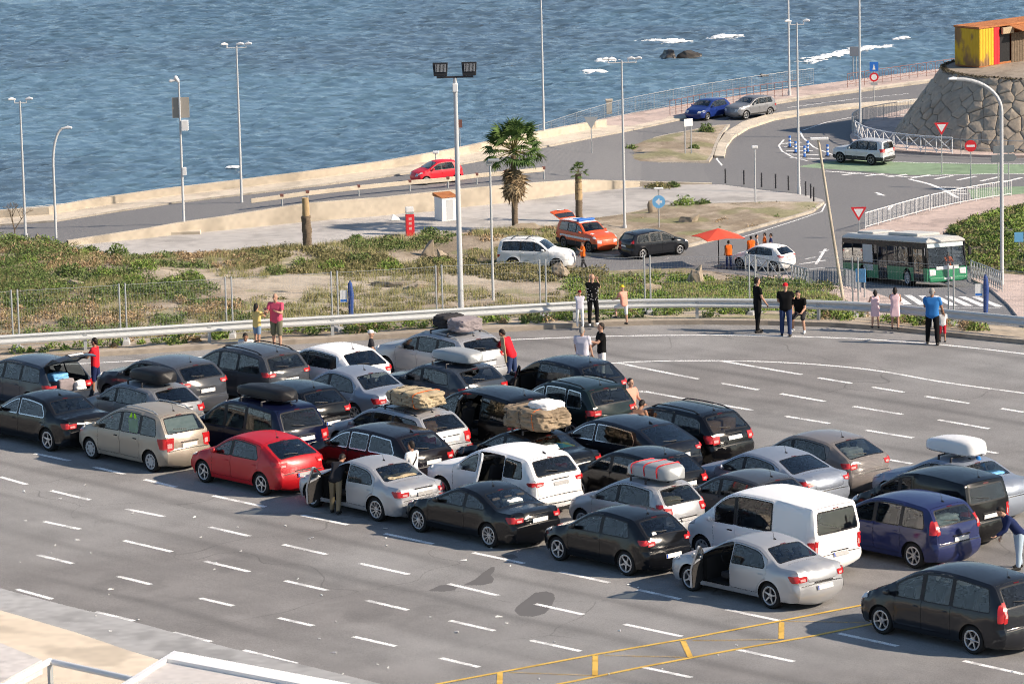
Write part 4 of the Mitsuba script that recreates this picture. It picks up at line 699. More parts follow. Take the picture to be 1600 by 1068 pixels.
C27 = car('hatchback', 'black three-door hatchback with a white sticker on its rear window', .64, 76.9, hatch(L=4.06, W=1.70, H=1.44, wb=2.46, fo=.78, doors=2, rake=.55, xB=1.72, dlo=(.70, .92)), 'nearblack', rim='five', rear_glass='glass_dark', privacy=True, plate=(.52, 'white'), lights_z=(.80, .97))
C28 = car('saloon_car', 'silver-blue saloon with dark rear window right of the estate with boxes', 3.62, 78.8, sedan(L=4.66, W=1.83, H=1.43, wb=2.7, deck=(.50, 1.02), rwb=(.66, 1.03)), 'silverblue', light='sedan', rim='five', rear_glass='glass_dark', plate=None, lights_z=(.82, .98))
C29 = car('hatchback', 'dark grey hatchback mostly hidden behind the white van', 2.66, 77.7, hatch(L=4.0, W=1.72, H=1.44, rake=.55), 'slate', rim='seven', rear_glass='glass_dark')
C31 = car('hatchback', 'taupe hatchback standing alone at the back right of the queue', 4.58, 79.6, hatch(L=4.28, W=1.77, H=1.45, wb=2.58, rake=.80, rwb=(.18, 1.0), rr=(.98, 1.37), dlo=(.9, 1.2)), 'taupe', rim='five', lights_z=(.78, .96), plate=None)
C32 = car('saloon_car', 'silver saloon carrying a large white roof box', 4.64, 74.7, sedan(L=4.55, W=1.80, H=1.42), 'silverblue', light='sedan', rim='seven', bars=True, plate=None)
C33 = car('small_van', 'black panel van with a windowless tail beside the blue minivan', 3.60, 73.2, mpv(L=4.28, W=1.83, H=1.75, wb=2.7, rake=.16, tumble=.14, rwb=(.10, 1.10), rr=(.26, 1.66), van=True, dlo=(1.9, 2.0), xC=None, xB=2.35, wsb=(3.4, 1.10)), 'black', rim='cap', rear_glass='glass_dark', light='van', plate=(.80, 'white'))
C34 = car('minivan', 'blue minivan with tall red tail lights, right of the white van', 2.74, 72.2, mpv(L=4.33, W=1.83, H=1.60, wb=2.64, rake=.36), 'blue', rim='seven', light='tall', lights_z=(.88, 1.42), plate=(.74, 'white'))
C35 = car('minivan', 'dark blue-grey minivan at the bottom right corner', .62, 65.2, mpv(L=4.73, W=1.85, H=1.72, wb=2.82, fo=.93, R=.33, rake=.40, wsb=(3.85, 1.08), rf=(2.75, 1.68), rwb=(.12, 1.08), rr=(.52, 1.62)), 'anthracite', rim='six', light='tall', lights_z=(.80, 1.46), rear_glass='glass_dark', plate=None)
C36 = car('saloon_car', 'silver saloon with its driver door open beside the white van', .62, 71.7, sedan(L=4.59, W=1.75, H=1.46, wb=2.70, fo=.92, R=.315, deck=(.62, 1.01), rwb=(.80, 1.03)), 'silver', light='sedan', rim='five', open_doors={'front': 60}, plate=(.56, 'white'))
# the white van
vs = Shape(L=4.66, W=1.88, H=1.90, wb=3.0, fo=.78, R=.32, rwb=(.08, 1.12), rr=(.20, 1.80), rf=(3.0, 1.87), wsb=(3.85, 1.20), hf=(4.30, .98), tail=.86, belt=(1.10, 1.06), tumble=.13, xB=2.72, xC=1.45, dlo=(1.45, 1.46), van=True, sill=.30, bul=.10)
C30 = car('van', 'white van with a tinted side window, largest vehicle of the second row', 1.62, 73.6, vs, 'white', light='van', rim='cap', glass='glass_dark', rear_glass='glass', plate=(.62, 'grey'), handles='black', ant=None, cat_='van', group='cars waiting in the ferry lanes')

# ---------------------------------------------------------------- guardrail and mesh fence along the lot
GL_ = np.asarray(LineString(KX).offset_curve(.55).coords)
gk = thing('guardrail', 'long galvanised steel guardrail curving along the far edge of the lot', 'guardrail')
WB = np.array([(0, .78), (.05, .77), (.075, .72), (.03, .67), (-.0, .63), (.03, .59), (.075, .54), (.05, .48), (0, .47)])
def sweep(pts, prof, closed=False):
    p = np.asarray(pts, float)[:, :2]; t = np.gradient(p, axis=0); t /= np.linalg.norm(t, axis=1, keepdims=True); nrm = np.c_[t[:, 1], -t[:, 0]]; m = len(prof)
    v = np.stack([p[:, None, 0] + nrm[:, None, 0] * prof[None, :, 0], p[:, None, 1] + nrm[:, None, 1] * prof[None, :, 0], np.tile(prof[:, 1], (len(p), 1))], -1).reshape(-1, 3)
    i, k = np.meshgrid(np.arange(len(p) - 1), np.arange(m if closed else m - 1), indexing='ij'); i, k = i.ravel(), k.ravel(); k2 = (k + 1) % m
    return trimesh.Trimesh(v, np.vstack([np.c_[i * m + k, (i + 1) * m + k, (i + 1) * m + k2], np.c_[i * m + k, (i + 1) * m + k2, i * m + k2]]), process=False)
gl = LineString(GL_); s0 = gl.project(Point((-17.39, 138.3))); s1 = gl.project(Point((17.53, 136.36))); n = int((s1 - s0) / 4.0)
for i in range(n + 1):
    a = s0 + i * 4.0; seg = [gl.interpolate(a + t).coords[0] for t in np.linspace(0, 4.0 if i < n else .2, 6)]
    if i < n: part(gk, 'beam', shp(sweep(seg, WB), 'steel', 40))
    q, r_ = gl.interpolate(a), gl.interpolate(a + .1); th = math.atan2(r_.y - q.y, r_.x - q.x); M = mat(q.x, q.y, 0, th)
    part(gk, 'post', shp(cat([bx(-.05, .05, .02, .10, -.2, .74), bx(-.06, .06, -.03, .03, .54, .72)]), 'galv'), M)
fl = LineString(np.asarray(LineString(KX).offset_curve(1.75).coords)); f0 = fl.project(Point((-15.82, 140.48))); PW_ = 3.46
def panel_meshes():
    w, h = PW_ - .16, 1.95; fr = cat([tube((0.04, 0, .02), (.04, 0, h + .05), .027), tube((w, 0, .02), (w, 0, h + .05), .027), tube((.04, 0, h), (w, 0, h), .006), tube((.04, 0, .16), (w, 0, .16), .008)])
    wr = cat([tube((x, 0, .16), (x, 0, h), .0019, n=3) for x in np.arange(.14, w, .10)] + [tube((.04, 0, z), (w, 0, z), .0019, n=3) for z in np.arange(.36, h, .25)]); return shp(fr, 'galv', 40), shp(wr, 'galv')
PF, PWIRE = panel_meshes(); BASE = shp(hull([((x, y, z), .03) for x, y, z in ((-.40, -.11, .0), (.40, -.11, 0), (-.40, .11, 0), (.40, .11, 0), (-.34, -.08, .13), (.34, -.08, .13), (-.34, .08, .13), (.34, .08, .13))]), 'concrete_pale', 30)
words = ['first', 'second', 'third', 'fourth', 'fifth', 'sixth', 'seventh', 'eighth', 'ninth', 'tenth', 'eleventh', 'twelfth', 'thirteenth']
fk_ = thing('mesh_fence', 'see-through wire mesh fence on concrete feet behind the guardrail', 'fence')
for i in range(-1, 10):
    a = f0 + i * PW_; p, q = fl.interpolate(a), fl.interpolate(a + PW_); th = math.atan2(q.y - p.y, q.x - p.x); M = mat(p.x, p.y, .02, th)
    if i >= 0: part(fk_, 'foot', BASE, mat(p.x, p.y, 0.03, th + PI / 2 * (.9 if i % 3 else 1.1)))
    k = part(fk_, 'panel', PF, M); scene[numbered(k + '__wire')] = {**PWIRE, 'to_world': T(M)}; tag(k + '__wire', kind='stuff')
for (px, py), lab in (((-5.22, 142.8), 'dark blue rolled banner post on the fence left of the floodlight mast'), ((15.25, 140.99), 'dark blue rolled banner post on the fence at the right')):
    k = thing('banner_post', lab, 'banner post'); part(k, 'banner', shp(hull([((0, 0, .45), .075), ((.03, 0, 1.2), .085), ((0, 0, 1.55), .07)]), 'banner_blue', 40), mat(px, py)); part(k, 'pole', shp(tube((0, 0, 0), (0, 0, 1.66), .03), 'banner_blue', 40), mat(px, py))
    part(k, 'notice', shp(bx(-.34, -.10, -.01, .01, .95, 1.35), 'white_metal'), mat(px, py)); part(k, 'notice_band', shp(bx(-.33, -.11, -.018, -.012, .97, 1.05), 'blue_sign'), mat(px, py))

# ---------------------------------------------------------------- lamp posts
def lamp_arm(a, b, n): return pipe([np.array(a) + (np.array(b) - a) * t for t in np.linspace(0, 1, n)], .03)
def head(x, y, z, rz, s=1.0): return hull([(np.array([0, 0, 0]) , .05), ((.0, .0, .0), .06), ((.55 * s, .10, .02), .06), ((.55 * s, -.10, .02), .06), ((.3 * s, 0, .06), .09)]).apply_transform(mat(x, y, z, rz))
def lamp(name, label, base, h, heads=(), z=ZR, r0=.10, r1=.06, bsdf='pole_grey', extras=(), cat_='lamp post', group='street lamps'):
    k = thing(name, label, cat_, group); x, y = base; M = mat(x, y, z)
    part(k, 'pole', shp(cat([tube((0, 0, -.3), (0, 0, h), r0, r1, 10), tube((0, 0, -.3), (0, 0, .5), r0 * 1.5, r0 * 1.45, 10)]), bsdf, 40), M)
    if len(heads) > 1: part(k, 'crossbar', shp(cat([tube((0, 0, h - .12), (dx * .9, 0, h - .12), .035) for dx in heads]), bsdf, 40), M)
    for dx in heads: part(k, 'lamp_head', shp(cat([tube((dx * .85, 0, h - .12), (dx * .85, 0, h + .10), .03), head(dx * .8, 0, h + .12, 0 if dx >= 0 else PI, .7)]), 'white_metal', 40), M)
    for nm, m, b in extras: part(k, nm, shp(m, b, 40), M)
    return k
P1 = (-31.66, 288.18, 9.19); lamp('street_lamp', 'slim pale lamp post with a small double head, leftmost of all', P1[:2], P1[2], (-.4, .5))
P2 = (-29.61, 287.58, 7.5)
def curved(name, label, base, h, dx, reach_z, z=ZR, r=.085, hd='white_metal'):
    k = thing(name, label, 'lamp post', 'street lamps'); M = mat(*base, z); t = np.linspace(0, 1, 10); pts = [(0, 0, -.3), (0, 0, h - reach_z)] + [(dx * (1 - math.cos(u * PI / 2)) * .92, 0, h - reach_z + reach_z * math.sin(u * PI / 2) * .97) for u in t[1:]]
    part(k, 'pole', shp(pipe(pts, r, 9), 'pole_grey', 50), M); e = pts[-1]
    part(k, 'lamp_head', shp(head(e[0], 0, e[2], 0 if dx > 0 else PI, 1.2 if abs(dx) > 1.2 else .9), hd, 50), M)
curved('street_lamp', 'curved pale lamp post bending right, second from the left', P2[:2], P2[2], .85, 2.6)
plain('panel_beige', (.33, .31, .28), .6)
P3 = (-21.36, 289.3, 10.23)
lamp('camera_mast', 'grey mast with cameras, a rear-facing panel and white boxes on the plaza edge', P3[:2], P3[2], (), extras=(
    ('panel', cat([bx(-.5, .62, .12, .16, P3[2] - 2.55, P3[2] - 1.2), bx(-.5, .62, .09, .12, P3[2] - 1.95, P3[2] - 1.85)]), 'panel_beige'), ('box', bx(.10, .52, -.25, .15, P3[2] - 3.35, P3[2] - 2.7), 'white_metal'), ('box', bx(.05, .28, -.2, .1, P3[2] - 6.3, P3[2] - 5.8), 'white_metal'),
    ('camera', hull([((-.55, 0, P3[2] - .1), .10), ((-.30, 0, P3[2] - .05), .08)]), 'white_metal'), ('camera', hull([((-.18, 0, P3[2] + .1), .15), ((-.05, 0, P3[2] - .1), .10)]), 'white_metal'), ('arm', tube((-.5, 0, P3[2] - .12), (0, 0, P3[2] - .12), .03), 'pole_grey'),
    ('footing', rbx(-.9, 1.1, -.8, .8, 0, .28), 'parapet_stone')), cat_='mast', group=None)
P4 = (-17.98, 297.05, 11.48); lamp('street_lamp', 'tall lamp post with three small white heads behind the plaza wall', P4[:2], P4[2], (-.75, 0.05, .75))
P8 = (7.49, 285.22, 11.21); lamp('street_lamp', 'tall lamp post with a wide crossbar and four heads right of the palm stump', P8[:2], P8[2], (-1.0, -.5, .5, 1.1))
P10 = (19.84, 300.92, 11.71); lamp('street_lamp', 'tall lamp post with a double head beside the dark bollards', P10[:2], P10[2], (-.5, .55))
for b, lab in (((2.74, 327.21), 'tall pole rising out of the picture behind the palm crown'), ((22.74, 355.02), 'tall pole on the promenade rising out of the picture left of the double lamp')): lamp('street_lamp', lab, b, 13.5, (-.6, .6))
b = (26.33, 329.01); curved('street_lamp', 'tall lamp post beside the stone mound bending left at the top of the picture', b, 12.6, -1.3, 1.6, r=.09)
P12 = (28.48, 254.38, -17.77, 0)
k = thing('street_lamp', 'big curved lamp post with a long white arm before the stone mound', 'lamp post', 'street lamps'); M = mat(*P12[:3])
h12 = 12.16; pts = [(0, 0, -.3), (0, 0, h12 - 1.9)] + [(-2.55 * (1 - math.cos(u * PI / 2)), 0, h12 - 1.9 + 1.9 * math.sin(u * PI / 2)) for u in np.linspace(.1, 1, 10)]
part(k, 'pole', shp(pipe(pts, .11, 10), 'pole_grey', 50), M); part(k, 'lamp_head', shp(head(-2.4, 0, h12, PI, 1.1), 'white_metal', 50), M)
# leaning pole
q = (18.4, 242.33, -16.32); k = thing('leaning_pole', 'pale pole leaning left with a flat lamp bar on top', 'pole'); hl = 8.98
tl = np.array([-hl * .148, 0, hl]); M = mat(*q); part(k, 'pole', shp(tube((0, 0, -.3), tl, .10, .07, 9), 'pavement_beige', 40), M); part(k, 'lamp_bar', shp(rbx(tl[0] - .45, tl[0] + .55, -.14, .14, hl, hl + .14, .03), 'white_metal', 40), M)
# the floodlight mast stands on the bank just behind the fence
q = (-1.65, 144.37); h5 = 14.06
FZ = -1.2; hm = 8.01
k = thing('floodlight_mast', 'grey mast with two black square floodlights behind the guardrail', 'mast'); M = mat(*q, 0)
part(k, 'pole', shp(tube((0, 0, -2), (0, 0, hm), .105, .065, 12), 'pole_grey', 40), M); part(k, 'crossbar', shp(bx(-.60, .60, -.04, .04, hm + .0, hm + .06), 'dark_metal'), M); part(k, 'junction_box', shp(rbx(-.09, .09, -.16, .02, hm - .45, hm - .18, .02), 'white_metal', 40), M)
for s in (-1, 1):
    fk = part(k, 'floodlight', shp(hull([((s * .47 + a * .20, -.12, hm + .10), .02) for a in (-1, 1)] + [((s * .47 + a * .23, -.05, hm + .50), .02) for a in (-1, 1)] + [((s * .47 + a * .18, .22, hm + z), .02) for a in (-1, 1) for z in (.12, .45)]), 'black', 40), M)
    part(fk, 'cooling_fins', shp(cat([bx(s * .47 - .15 + i * .045, s * .47 - .13 + i * .045, -.17, -.08, hm + .22, hm + .46) for i in range(8)]), 'rail_grey'), M)
P6 = (-1.04, 258.11, 8.58)
k = thing('street_lamp', 'thin grey post with a small flat lamp in front of the palm', 'lamp post', 'street lamps'); M = mat(*P6[:2], ZR)
part(k, 'pole', shp(tube((0, 0, -.3), (0, 0, P6[2]), .09, .055, 9), 'pole_grey', 40), M); part(k, 'lamp_head', shp(cat([rbx(-.12, .55, -.2, .2, P6[2] - .02, P6[2] + .12, .03), rbx(-.2, .08, -.1, .1, P6[2] - .25, P6[2] + .05, .03)]), 'galv', 40), M)
for (x, y, h), lab in (((16.6, 296.32, 3.82), 'short lamp post with a square white head at the tip of the plaza'), ((-4.96, 305.46, 2.77), 'thin short post on the plaza wall beside the white hut')):
    k = thing('street_lamp', lab, 'lamp post', 'street lamps'); M = mat(x, y, ZR); part(k, 'pole', shp(tube((0, 0, 0), (0, 0, h), .055, .045, 8), 'pole_grey', 40), M); part(k, 'lamp_head', shp(rbx(-.2, .2, -.2, .2, h, h + .18, .04), 'white_metal', 40), M)

# ---------------------------------------------------------------- signs
plain('sign_grey', (.11, .13, .15), .6)
TRI = Polygon([(-.45, .78), (.45, .78), (0, 0)]).buffer(.04)
def plate_m(poly, y0, y1): m = slab(poly, 0, y1 - y0); m.apply_transform(mat(rx=PI / 2)); m.apply_translation((0, y1, 0)); return m
def sign(name, label, base, h, kind, z=ZR, back=False, rz=0.0):
    k = thing(name, label, 'sign'); M = mat(*base, z, rz); part(k, 'post', shp(tube((0, 0, -.2), (0, 0, h), .035), 'galv', 40), M); f = 1 if back else -1
    if kind == 'yield':
        part(k, 'board', shp(plate_m(affinity.translate(TRI, 0, h - .75), -.055, -.04), 'galv' if back else 'red_sign'), M)
        if not back: part(k, 'face', shp(plate_m(affinity.translate(affinity.scale(TRI, .62, .62, origin=(0, .52)), 0, h - .75), -.07, -.057), 'white_metal'), M)
    elif kind == 'entry': part(k, 'board', shp(plate_m(Point(0, h - .35).buffer(.40), -.055, -.04), 'red_sign'), M); part(k, 'bar', shp(plate_m(box(-.28, h - .42, .28, h - .28), -.07, -.057), 'white_metal'), M)
    elif kind == 'blue':
        part(k, 'board', shp(plate_m(Point(0, h - .8).buffer(.42), -.055, -.04), 'sky_blue'), M); part(k, 'arrow', shp(plate_m(unary_union([Polygon([(-.22, h - .8), (.05, h - .55), (.05, h - 1.05)]), box(.0, h - .88, .22, h - .72)]), -.07, -.057), 'white_metal'), M); part(k, 'lamp', shp(rbx(-.3, .3, -.15, .15, h, h + .12), 'white_metal'), M)
    return k
x, y, h = (22.29, 280.67, 1.94); sign('yield_sign', 'red and white give way triangle standing behind the bus', (x, y), h, 'yield'); 
x, y, h = (6.1, 319.23, 3.26); sign('yield_sign', 'give way triangle seen from its grey back on the coast road', (x, y), h, 'yield', back=True)
x, y, h = (30.45, 309.54, 3.48); sign('yield_sign', 'red and white give way triangle on the green lane before the mound', (x, y), h, 'yield')
x, y, h = (31.66, 301.68, 3.27); sign('no_entry_sign', 'round red no entry sign with white bar right of the give way triangle', (x, y), h, 'entry')
x, y, h = (9.72, 285.41, 2.77); sign('direction_sign', 'round blue roundabout arrow sign on a pale post in the planting bed', (x, y), h, 'blue')
x, y, h = (29.12, 349.96, 3.26)
k = thing('parking_sign', 'blue square sign above a red ringed disc on one post by the promenade', 'sign'); M = mat(x, y, ZR); part(k, 'post', shp(tube((0, 0, -.2), (0, 0, h), .04), 'galv', 40), M)
part(k, 'board', shp(plate_m(box(-.34, h - .75, .34, h), -.06, -.04), 'blue_sign'), M); part(k, 'symbol', shp(plate_m(Polygon([(-.12, h - .62), (.12, h - .62), (.0, h - .15)]), -.07, -.061), 'white_metal'), M)
part(k, 'disc', shp(plate_m(Point(0, h - 1.2).buffer(.36), -.06, -.04), 'red_sign'), M); part(k, 'disc_face', shp(plate_m(Point(0, h - 1.2).buffer(.23), -.07, -.061), 'white_metal'), M); part(k, 'subplate', shp(plate_m(box(-.28, h - 1.85, .28, h - 1.62), -.06, -.04), 'galv'), M)
def twin(name, label, pts, h, w, hh, bsdf, z=ZR, cat_='sign', extra=None):
    k = thing(name, label, cat_); (xa, ya), (xb, yb) = pts; th = math.atan2(yb - ya, xb - xa); d = math.hypot(xb - xa, yb - ya); M = mat(xa, ya, z, th)
    for u in (0, d): part(k, 'post', shp(tube((u, 0, -.2), (u, 0, h), .045), 'galv', 40), M)
    part(k, 'board', shp(rbx(d / 2 - w / 2, d / 2 + w / 2, -.08, -.04, h - hh, h, .015), bsdf), M)
    if extra: extra(k, M, d, h)
twin('small_sign', 'small white signboard on two posts in the traffic island', [(12.91, 320.42), (13.37, 320.68)], 2.85, .75, .55, 'white_metal')
twin('sign_back', 'grey signboard seen from behind on two posts above the promenade', [(29.02, 369.69), (29.29, 369.64)], 2.31, .8, .8, 'rail_grey')
def arrows(k, M, d, h):
    part(k, 'lower_board', shp(plate_m(Polygon([(d / 2 - .9, h - 1.1), (d / 2 + .75, h - 1.1), (d / 2 + .95, h - .85), (d / 2 + .75, h - .6), (d / 2 - .9, h - .6)]), -.09, -.04), 'sign_grey'), M)
twin('direction_board', 'grey direction boards on two posts at the foot of the mound', [(33.41, 300.44), (34.13, 300.63)], 3.04, 1.55, .5, 'sign_grey', extra=arrows)
x, y, h = (-3.63, 338.77, 1.04); k = thing('warning_sign', 'small dark red sign on a thin post at the sea fence behind the floodlight mast', 'sign'); M = mat(*(-3.5, 327.27), ZR); part(k, 'post', shp(tube((0, 0, 0), (0, 0, 2.3), .03), 'galv'), M); part(k, 'board', shp(bx(-.2, .2, -.05, -.03, 1.75, 2.35), 'rail_red'), M)
twin('blue_board', 'pale blue square notice on the pavement railing left of the bus', ((19.26, 243.39), (19.6, 243.21)), 1.75, .62, .75, 'sky_blue', z=-16.45)
x, y = (31.37, 270.9); k = thing('blue_notice', 'small blue notice in the greenery at the right edge', 'sign'); M = mat(x, y, ZR + .2); part(k, 'post', shp(tube((0, 0, -.3), (0, 0, 1.4), .03), 'galv'), M); part(k, 'board', shp(bx(-.28, .28, -.05, -.02, .85, 1.45), 'sky_blue'), M)

# ---------------------------------------------------------------- bollards and delineators
BOL = shp(cat([tube((0, 0, 0), (0, 0, 1.0), .055, .05), tube((0, 0, .8), (0, 0, .86), .062)]), 'dark_metal', 40)
for i, b in enumerate([(15.1, 306.42), (16.34, 305.57), (17.48, 304.12), (18.4, 303.33), (19.21, 302.26), (20.19, 299.33), (20.45, 298.07), (20.54, 296.55)]): put(thing('bollard', f'dark bollard along the plaza kerb, {words[i]} from the left', 'bollard', 'dark bollards along the plaza kerb'), BOL, mat(*b, ZR + .08))
DEL = {}
for i, b in enumerate([(20.79, 324.96), (21.0, 321.74), (21.48, 319.21), (21.9, 321.92), (23.17, 319.6)]):
    k = thing('delineator', f'blue and white flexible marker post on the hatched island, {words[i]} from the left', 'marker post', 'blue and white marker posts on the hatched island'); M = mat(*b, ZR)
    for nm, z0, z1, r, bb in (('foot', 0, .05, .18, 'dark_metal'), ('post', .05, .85, .09, 'blue_sign'), ('band', .30, .42, .097, 'white_metal'), ('band', .56, .68, .097, 'white_metal')):
        part(k, nm, DEL.setdefault((nm, z0), shp(tube((0, 0, z0), (0, 0, z1), r), bb, 40)), M)

# ---------------------------------------------------------------- railings
def railing(label, pts, zf, h=1.0, step=1.6, infill='x', bsdf='galv', name='railing', r=.03, bottom=.15, bar=.013):
    k = thing(name, label, 'railing'); ln = LineString(pts); n = max(2, int(round(ln.length / step))); st = [np.array(ln.interpolate(t, normalized=True).coords[0]) for t in np.linspace(0, 1, n + 1)]; P3 = [np.array([p[0], p[1], zf(p[0], p[1])]) for p in st]; top, low, inf = [], [], []
    for p in P3: part(k, 'post', shp(tube(p, p + [0, 0, h], r, n=6), bsdf, 40))
    for a, b in zip(P3[:-1], P3[1:]):
        top.append(tube(a + [0, 0, h], b + [0, 0, h], r, n=6)); low.append(tube(a + [0, 0, bottom], b + [0, 0, bottom], r * .7, n=6))
        if infill == 'x': inf += [tube(a + [0, 0, bottom], b + [0, 0, h], r * .75, n=5), tube(a + [0, 0, h], b + [0, 0, bottom], r * .75, n=5)]
        elif infill == 'bars': inf += [tube(a + (b - a) * t + [0, 0, bottom], a + (b - a) * t + [0, 0, h], bar, n=4) for t in np.linspace(0, 1, max(2, int(np.linalg.norm(b - a) / .17)) + 1)[1:-1]]
        elif infill == 'ring':
            c = (a + b) / 2 + [0, 0, (h + bottom) / 2]; d = (b - a) / np.linalg.norm(b - a); inf.append(pipe([c + .28 * (d * math.cos(u) + np.array([0, 0, math.sin(u)])) for u in np.linspace(0, 2 * PI, 11)], .018, 4))
        elif infill == 'wire': inf += [tube(a + (b - a) * t + [0, 0, bottom], a + (b - a) * t + [0, 0, h], .006, n=3) for t in np.linspace(0, 1, 14)] + [tube(a + [0, 0, z], b + [0, 0, z], .006, n=3) for z in np.linspace(bottom, h, 8)]
    part(k, 'top_rail', shp(cat(top), bsdf, 40)); part(k, 'bottom_rail', shp(cat(low), bsdf, 40))
    if inf: kk = numbered(k + '__infill'); put(kk, shp(cat(inf), bsdf)); tag(kk, kind='stuff')
flat = lambda dz: (lambda x, y: ZR + dz)
rz = lambda dz: (lambda x, y: float(ramp_z(np.array(y))) + dz)
railing('white upright-bar railing along the pink pavement behind the bus', [(22.94, 283.55), (25.47, 287.45), (27.76, 290.79)], flat(.13), 1.05, 1.7, 'bars', 'white_metal')
railing('white upright-bar railing right of the gap behind the bus', [(27.9, 290.91), (30.55, 293.98), (33.07, 296.24), (33.85, 296.71)], flat(.13), 1.05, 1.7, 'bars', 'white_metal')
railing('grey crossed-bar railing in front of the white hatchback at the checkpoint', r2([(14.33, 267.56, -18.8), (15.21, 265.97, -18.8), (15.98, 264.66, -18.8), (16.85, 263.33, -18.8), (17.39, 257.08, -18.09)]), rz(.1), 1.1, 1.25, 'x', 'galv', r=.04)
railing('dark upright-bar railing between the leaning pole and the checkpoint', r2([(17.4, 256.23, -17.99), (18.51, 258.15, -18.22), (19.48, 255.95, -17.95), (19.87, 249.24, -17.15)]), rz(.13), 1.1, 1.3, 'bars', 'rail_grey')
railing('grey crossed-bar railing to the right of the bus front', r2([(27.61, 263.38, -18.8), (27.72, 259.07, -18.33), (27.68, 253.15, -17.62), (27.54, 245.98, -16.76)]), rz(.13), 1.05, 1.3, 'x', 'galv', r=.035)
railing('white crossed-bar railing before the mound nearest the road', [(25.93, 329.08), (26.32, 325.74), (27.16, 323.43), (28.3, 321.46), (30.0, 319.75), (32.09, 318.33)], flat(.14), 1.15, 1.25, 'x', 'white_metal', r=.045)
railing('thin dark railing along the pavement at the foot of the mound', [(27.95, 320.12), (30.33, 318.3), (32.94, 316.79), (36.87, 315.06), (40.41, 314.09)], flat(.14), 1.2, 2.6, None, 'rail_grey', bottom=.6)
railing('grey upright-bar railing curving behind the mound', [(25.95, 330.56), (25.94, 332.8), (26.75, 335.68), (28.83, 338.36), (32.05, 341.27)], flat(.14), 1.2, 1.5, 'bars', 'galv')
railing('dark red railing along the pink promenade behind the parked pair of cars', [(12.73, 344.23), (15.56, 348.11), (18.23, 350.87), (20.94, 353.68), (23.43, 355.73)], flat(.13), 1.15, .85, None, 'rail_red', bottom=.55, r=.025)
railing('dark red railing with rings along the pink promenade near the mound', [(27.72, 359.18), (30.32, 361.73), (33.17, 364.27), (36.37, 367.23), (37.85, 368.76)], flat(.13), 1.15, 1.1, 'ring', 'rail_red', bottom=.3, r=.025)
# sea fence
sf = [(p[0], p[1]) for p in shift3([p for p in W0 if -32 < p[0] < 30], 5.0)]
sz = lambda x, y: ZR - .75 + .95 * min(max((x + 25) / 40, 0), 1)
railing('long see-through wire fence along the sea edge', sf, sz, 1.35, 2.4, 'wire', 'galv', 'sea_fence', r=.018)
# low crash rail of pale beams on the coast road
ck = thing('crash_barrier', 'pale wooden beam barrier on short posts along the plaza side of the coast road', 'barrier')
cb = [(-17.11, 292.31, -17.86), (-15.11, 293.1, -17.75), (-13.43, 293.78, -17.65), (-10.08, 295.9, -17.65), (-6.67, 297.74, -17.65), (-4.09, 298.82, -17.65), (-2.14, 300.34, -17.65), (-0.18, 301.25, -17.65), (2.47, 303.02, -17.7)]
cb = [np.array(p) + [0, .9, 0] for p in cb]
for a, b in zip(cb[:-1], cb[1:]):
    part(ck, 'beam', shp(hull([(q + [0, 0, z], .035) for q in (a, b) for z in (.48, .72)]), 'pavement_beige')); part(ck, 'post', shp(tube(b + [0, .05, -.2], b + [0, .05, .68], .06), 'galv')); part(ck, 'bracket', shp(bx(-.12, .12, -.08, .08, .62, .80), 'rail_red'), mat(*b))
k = thing('beige_pillar', 'stubby beige pillar at the end of the sea parapet', 'pillar'); x, y = (8.07, 347.14); M = mat(x, y, ZR); part(k, 'shaft', shp(rbx(-.22, .22, -.22, .22, 0, 1.0, .02), 'parapet_stone'), M); part(k, 'cap', shp(rbx(-.28, .28, -.28, .28, 1.0, 1.15, .02), 'pavement_beige'), M)

# ---------------------------------------------------------------- plaza furniture
x, y = (-4.18, 292.45); k = thing('white_hut', 'small white hut with a sloping red tiled roof on the plaza', 'hut'); M = mat(x, y, ZR + .09, .45)
part(k, 'wall', shp(bx(-.55, .55, -.6, .6, 0, 1.55), 'white_plaster'), M); part(k, 'roof', shp(hull([((a, b, z), .02) for a, b, z in ((-.62, -.68, 1.57), (.62, -.68, 1.57), (-.62, .68, 1.76), (.62, .68, 1.76), (-.62, .68, 1.57), (.62, .68, 1.57))]), 'rust_metal'), M); part(k, 'door', shp(bx(-.25, .25, -.615, -.602, .05, 1.4), 'pole_grey'), M)
x, y = (-6.45, 286.08); k = thing('red_totem', 'red pillar sign with a white and grey top at the plaza edge', 'sign'); M = mat(x, y, ZR, .2)
part(k, 'body', shp(rbx(-.27, .27, -.16, .16, 0, 1.45, .02), 'red_sign'), M); part(k, 'top', shp(rbx(-.25, .25, -.15, .15, 1.47, 1.92, .02), 'white_metal'), M); part(k, 'band', shp(bx(-.255, .255, -.157, .157, 1.50, 1.62), 'galv'), M)
for i, z in enumerate((.45, .78, 1.08)): part(k, 'pictogram', shp(bx(-.10, .10, -.175, -.163, z, z + .17), 'tail_clear'), M)
x, y = (-11.92, 294.88); k = thing('round_plinth', 'low round white plinth with a dark top against the plaza wall', 'plinth'); M = mat(x, y, ZR + .09); part(k, 'drum', shp(tube((0, 0, 0), (0, 0, .42), .62, .5, 18), 'white_plaster', 40), M); part(k, 'top', shp(tube((0, 0, .42), (0, 0, .55), .38, .34, 16), 'black', 40), M)
def small_plinth():
    x, y = (-7.8, 292.47); k = thing('concrete_block', 'small toppled white block lying on the plaza', 'block'); put(k, shp(hull([((0, 0, .05), .05), ((.5, .1, .05), .05), ((.1, .2, .35), .05), ((.45, .2, .12), .05)]), 'white_plaster'), mat(x, y, ZR + .09))
small_plinth()

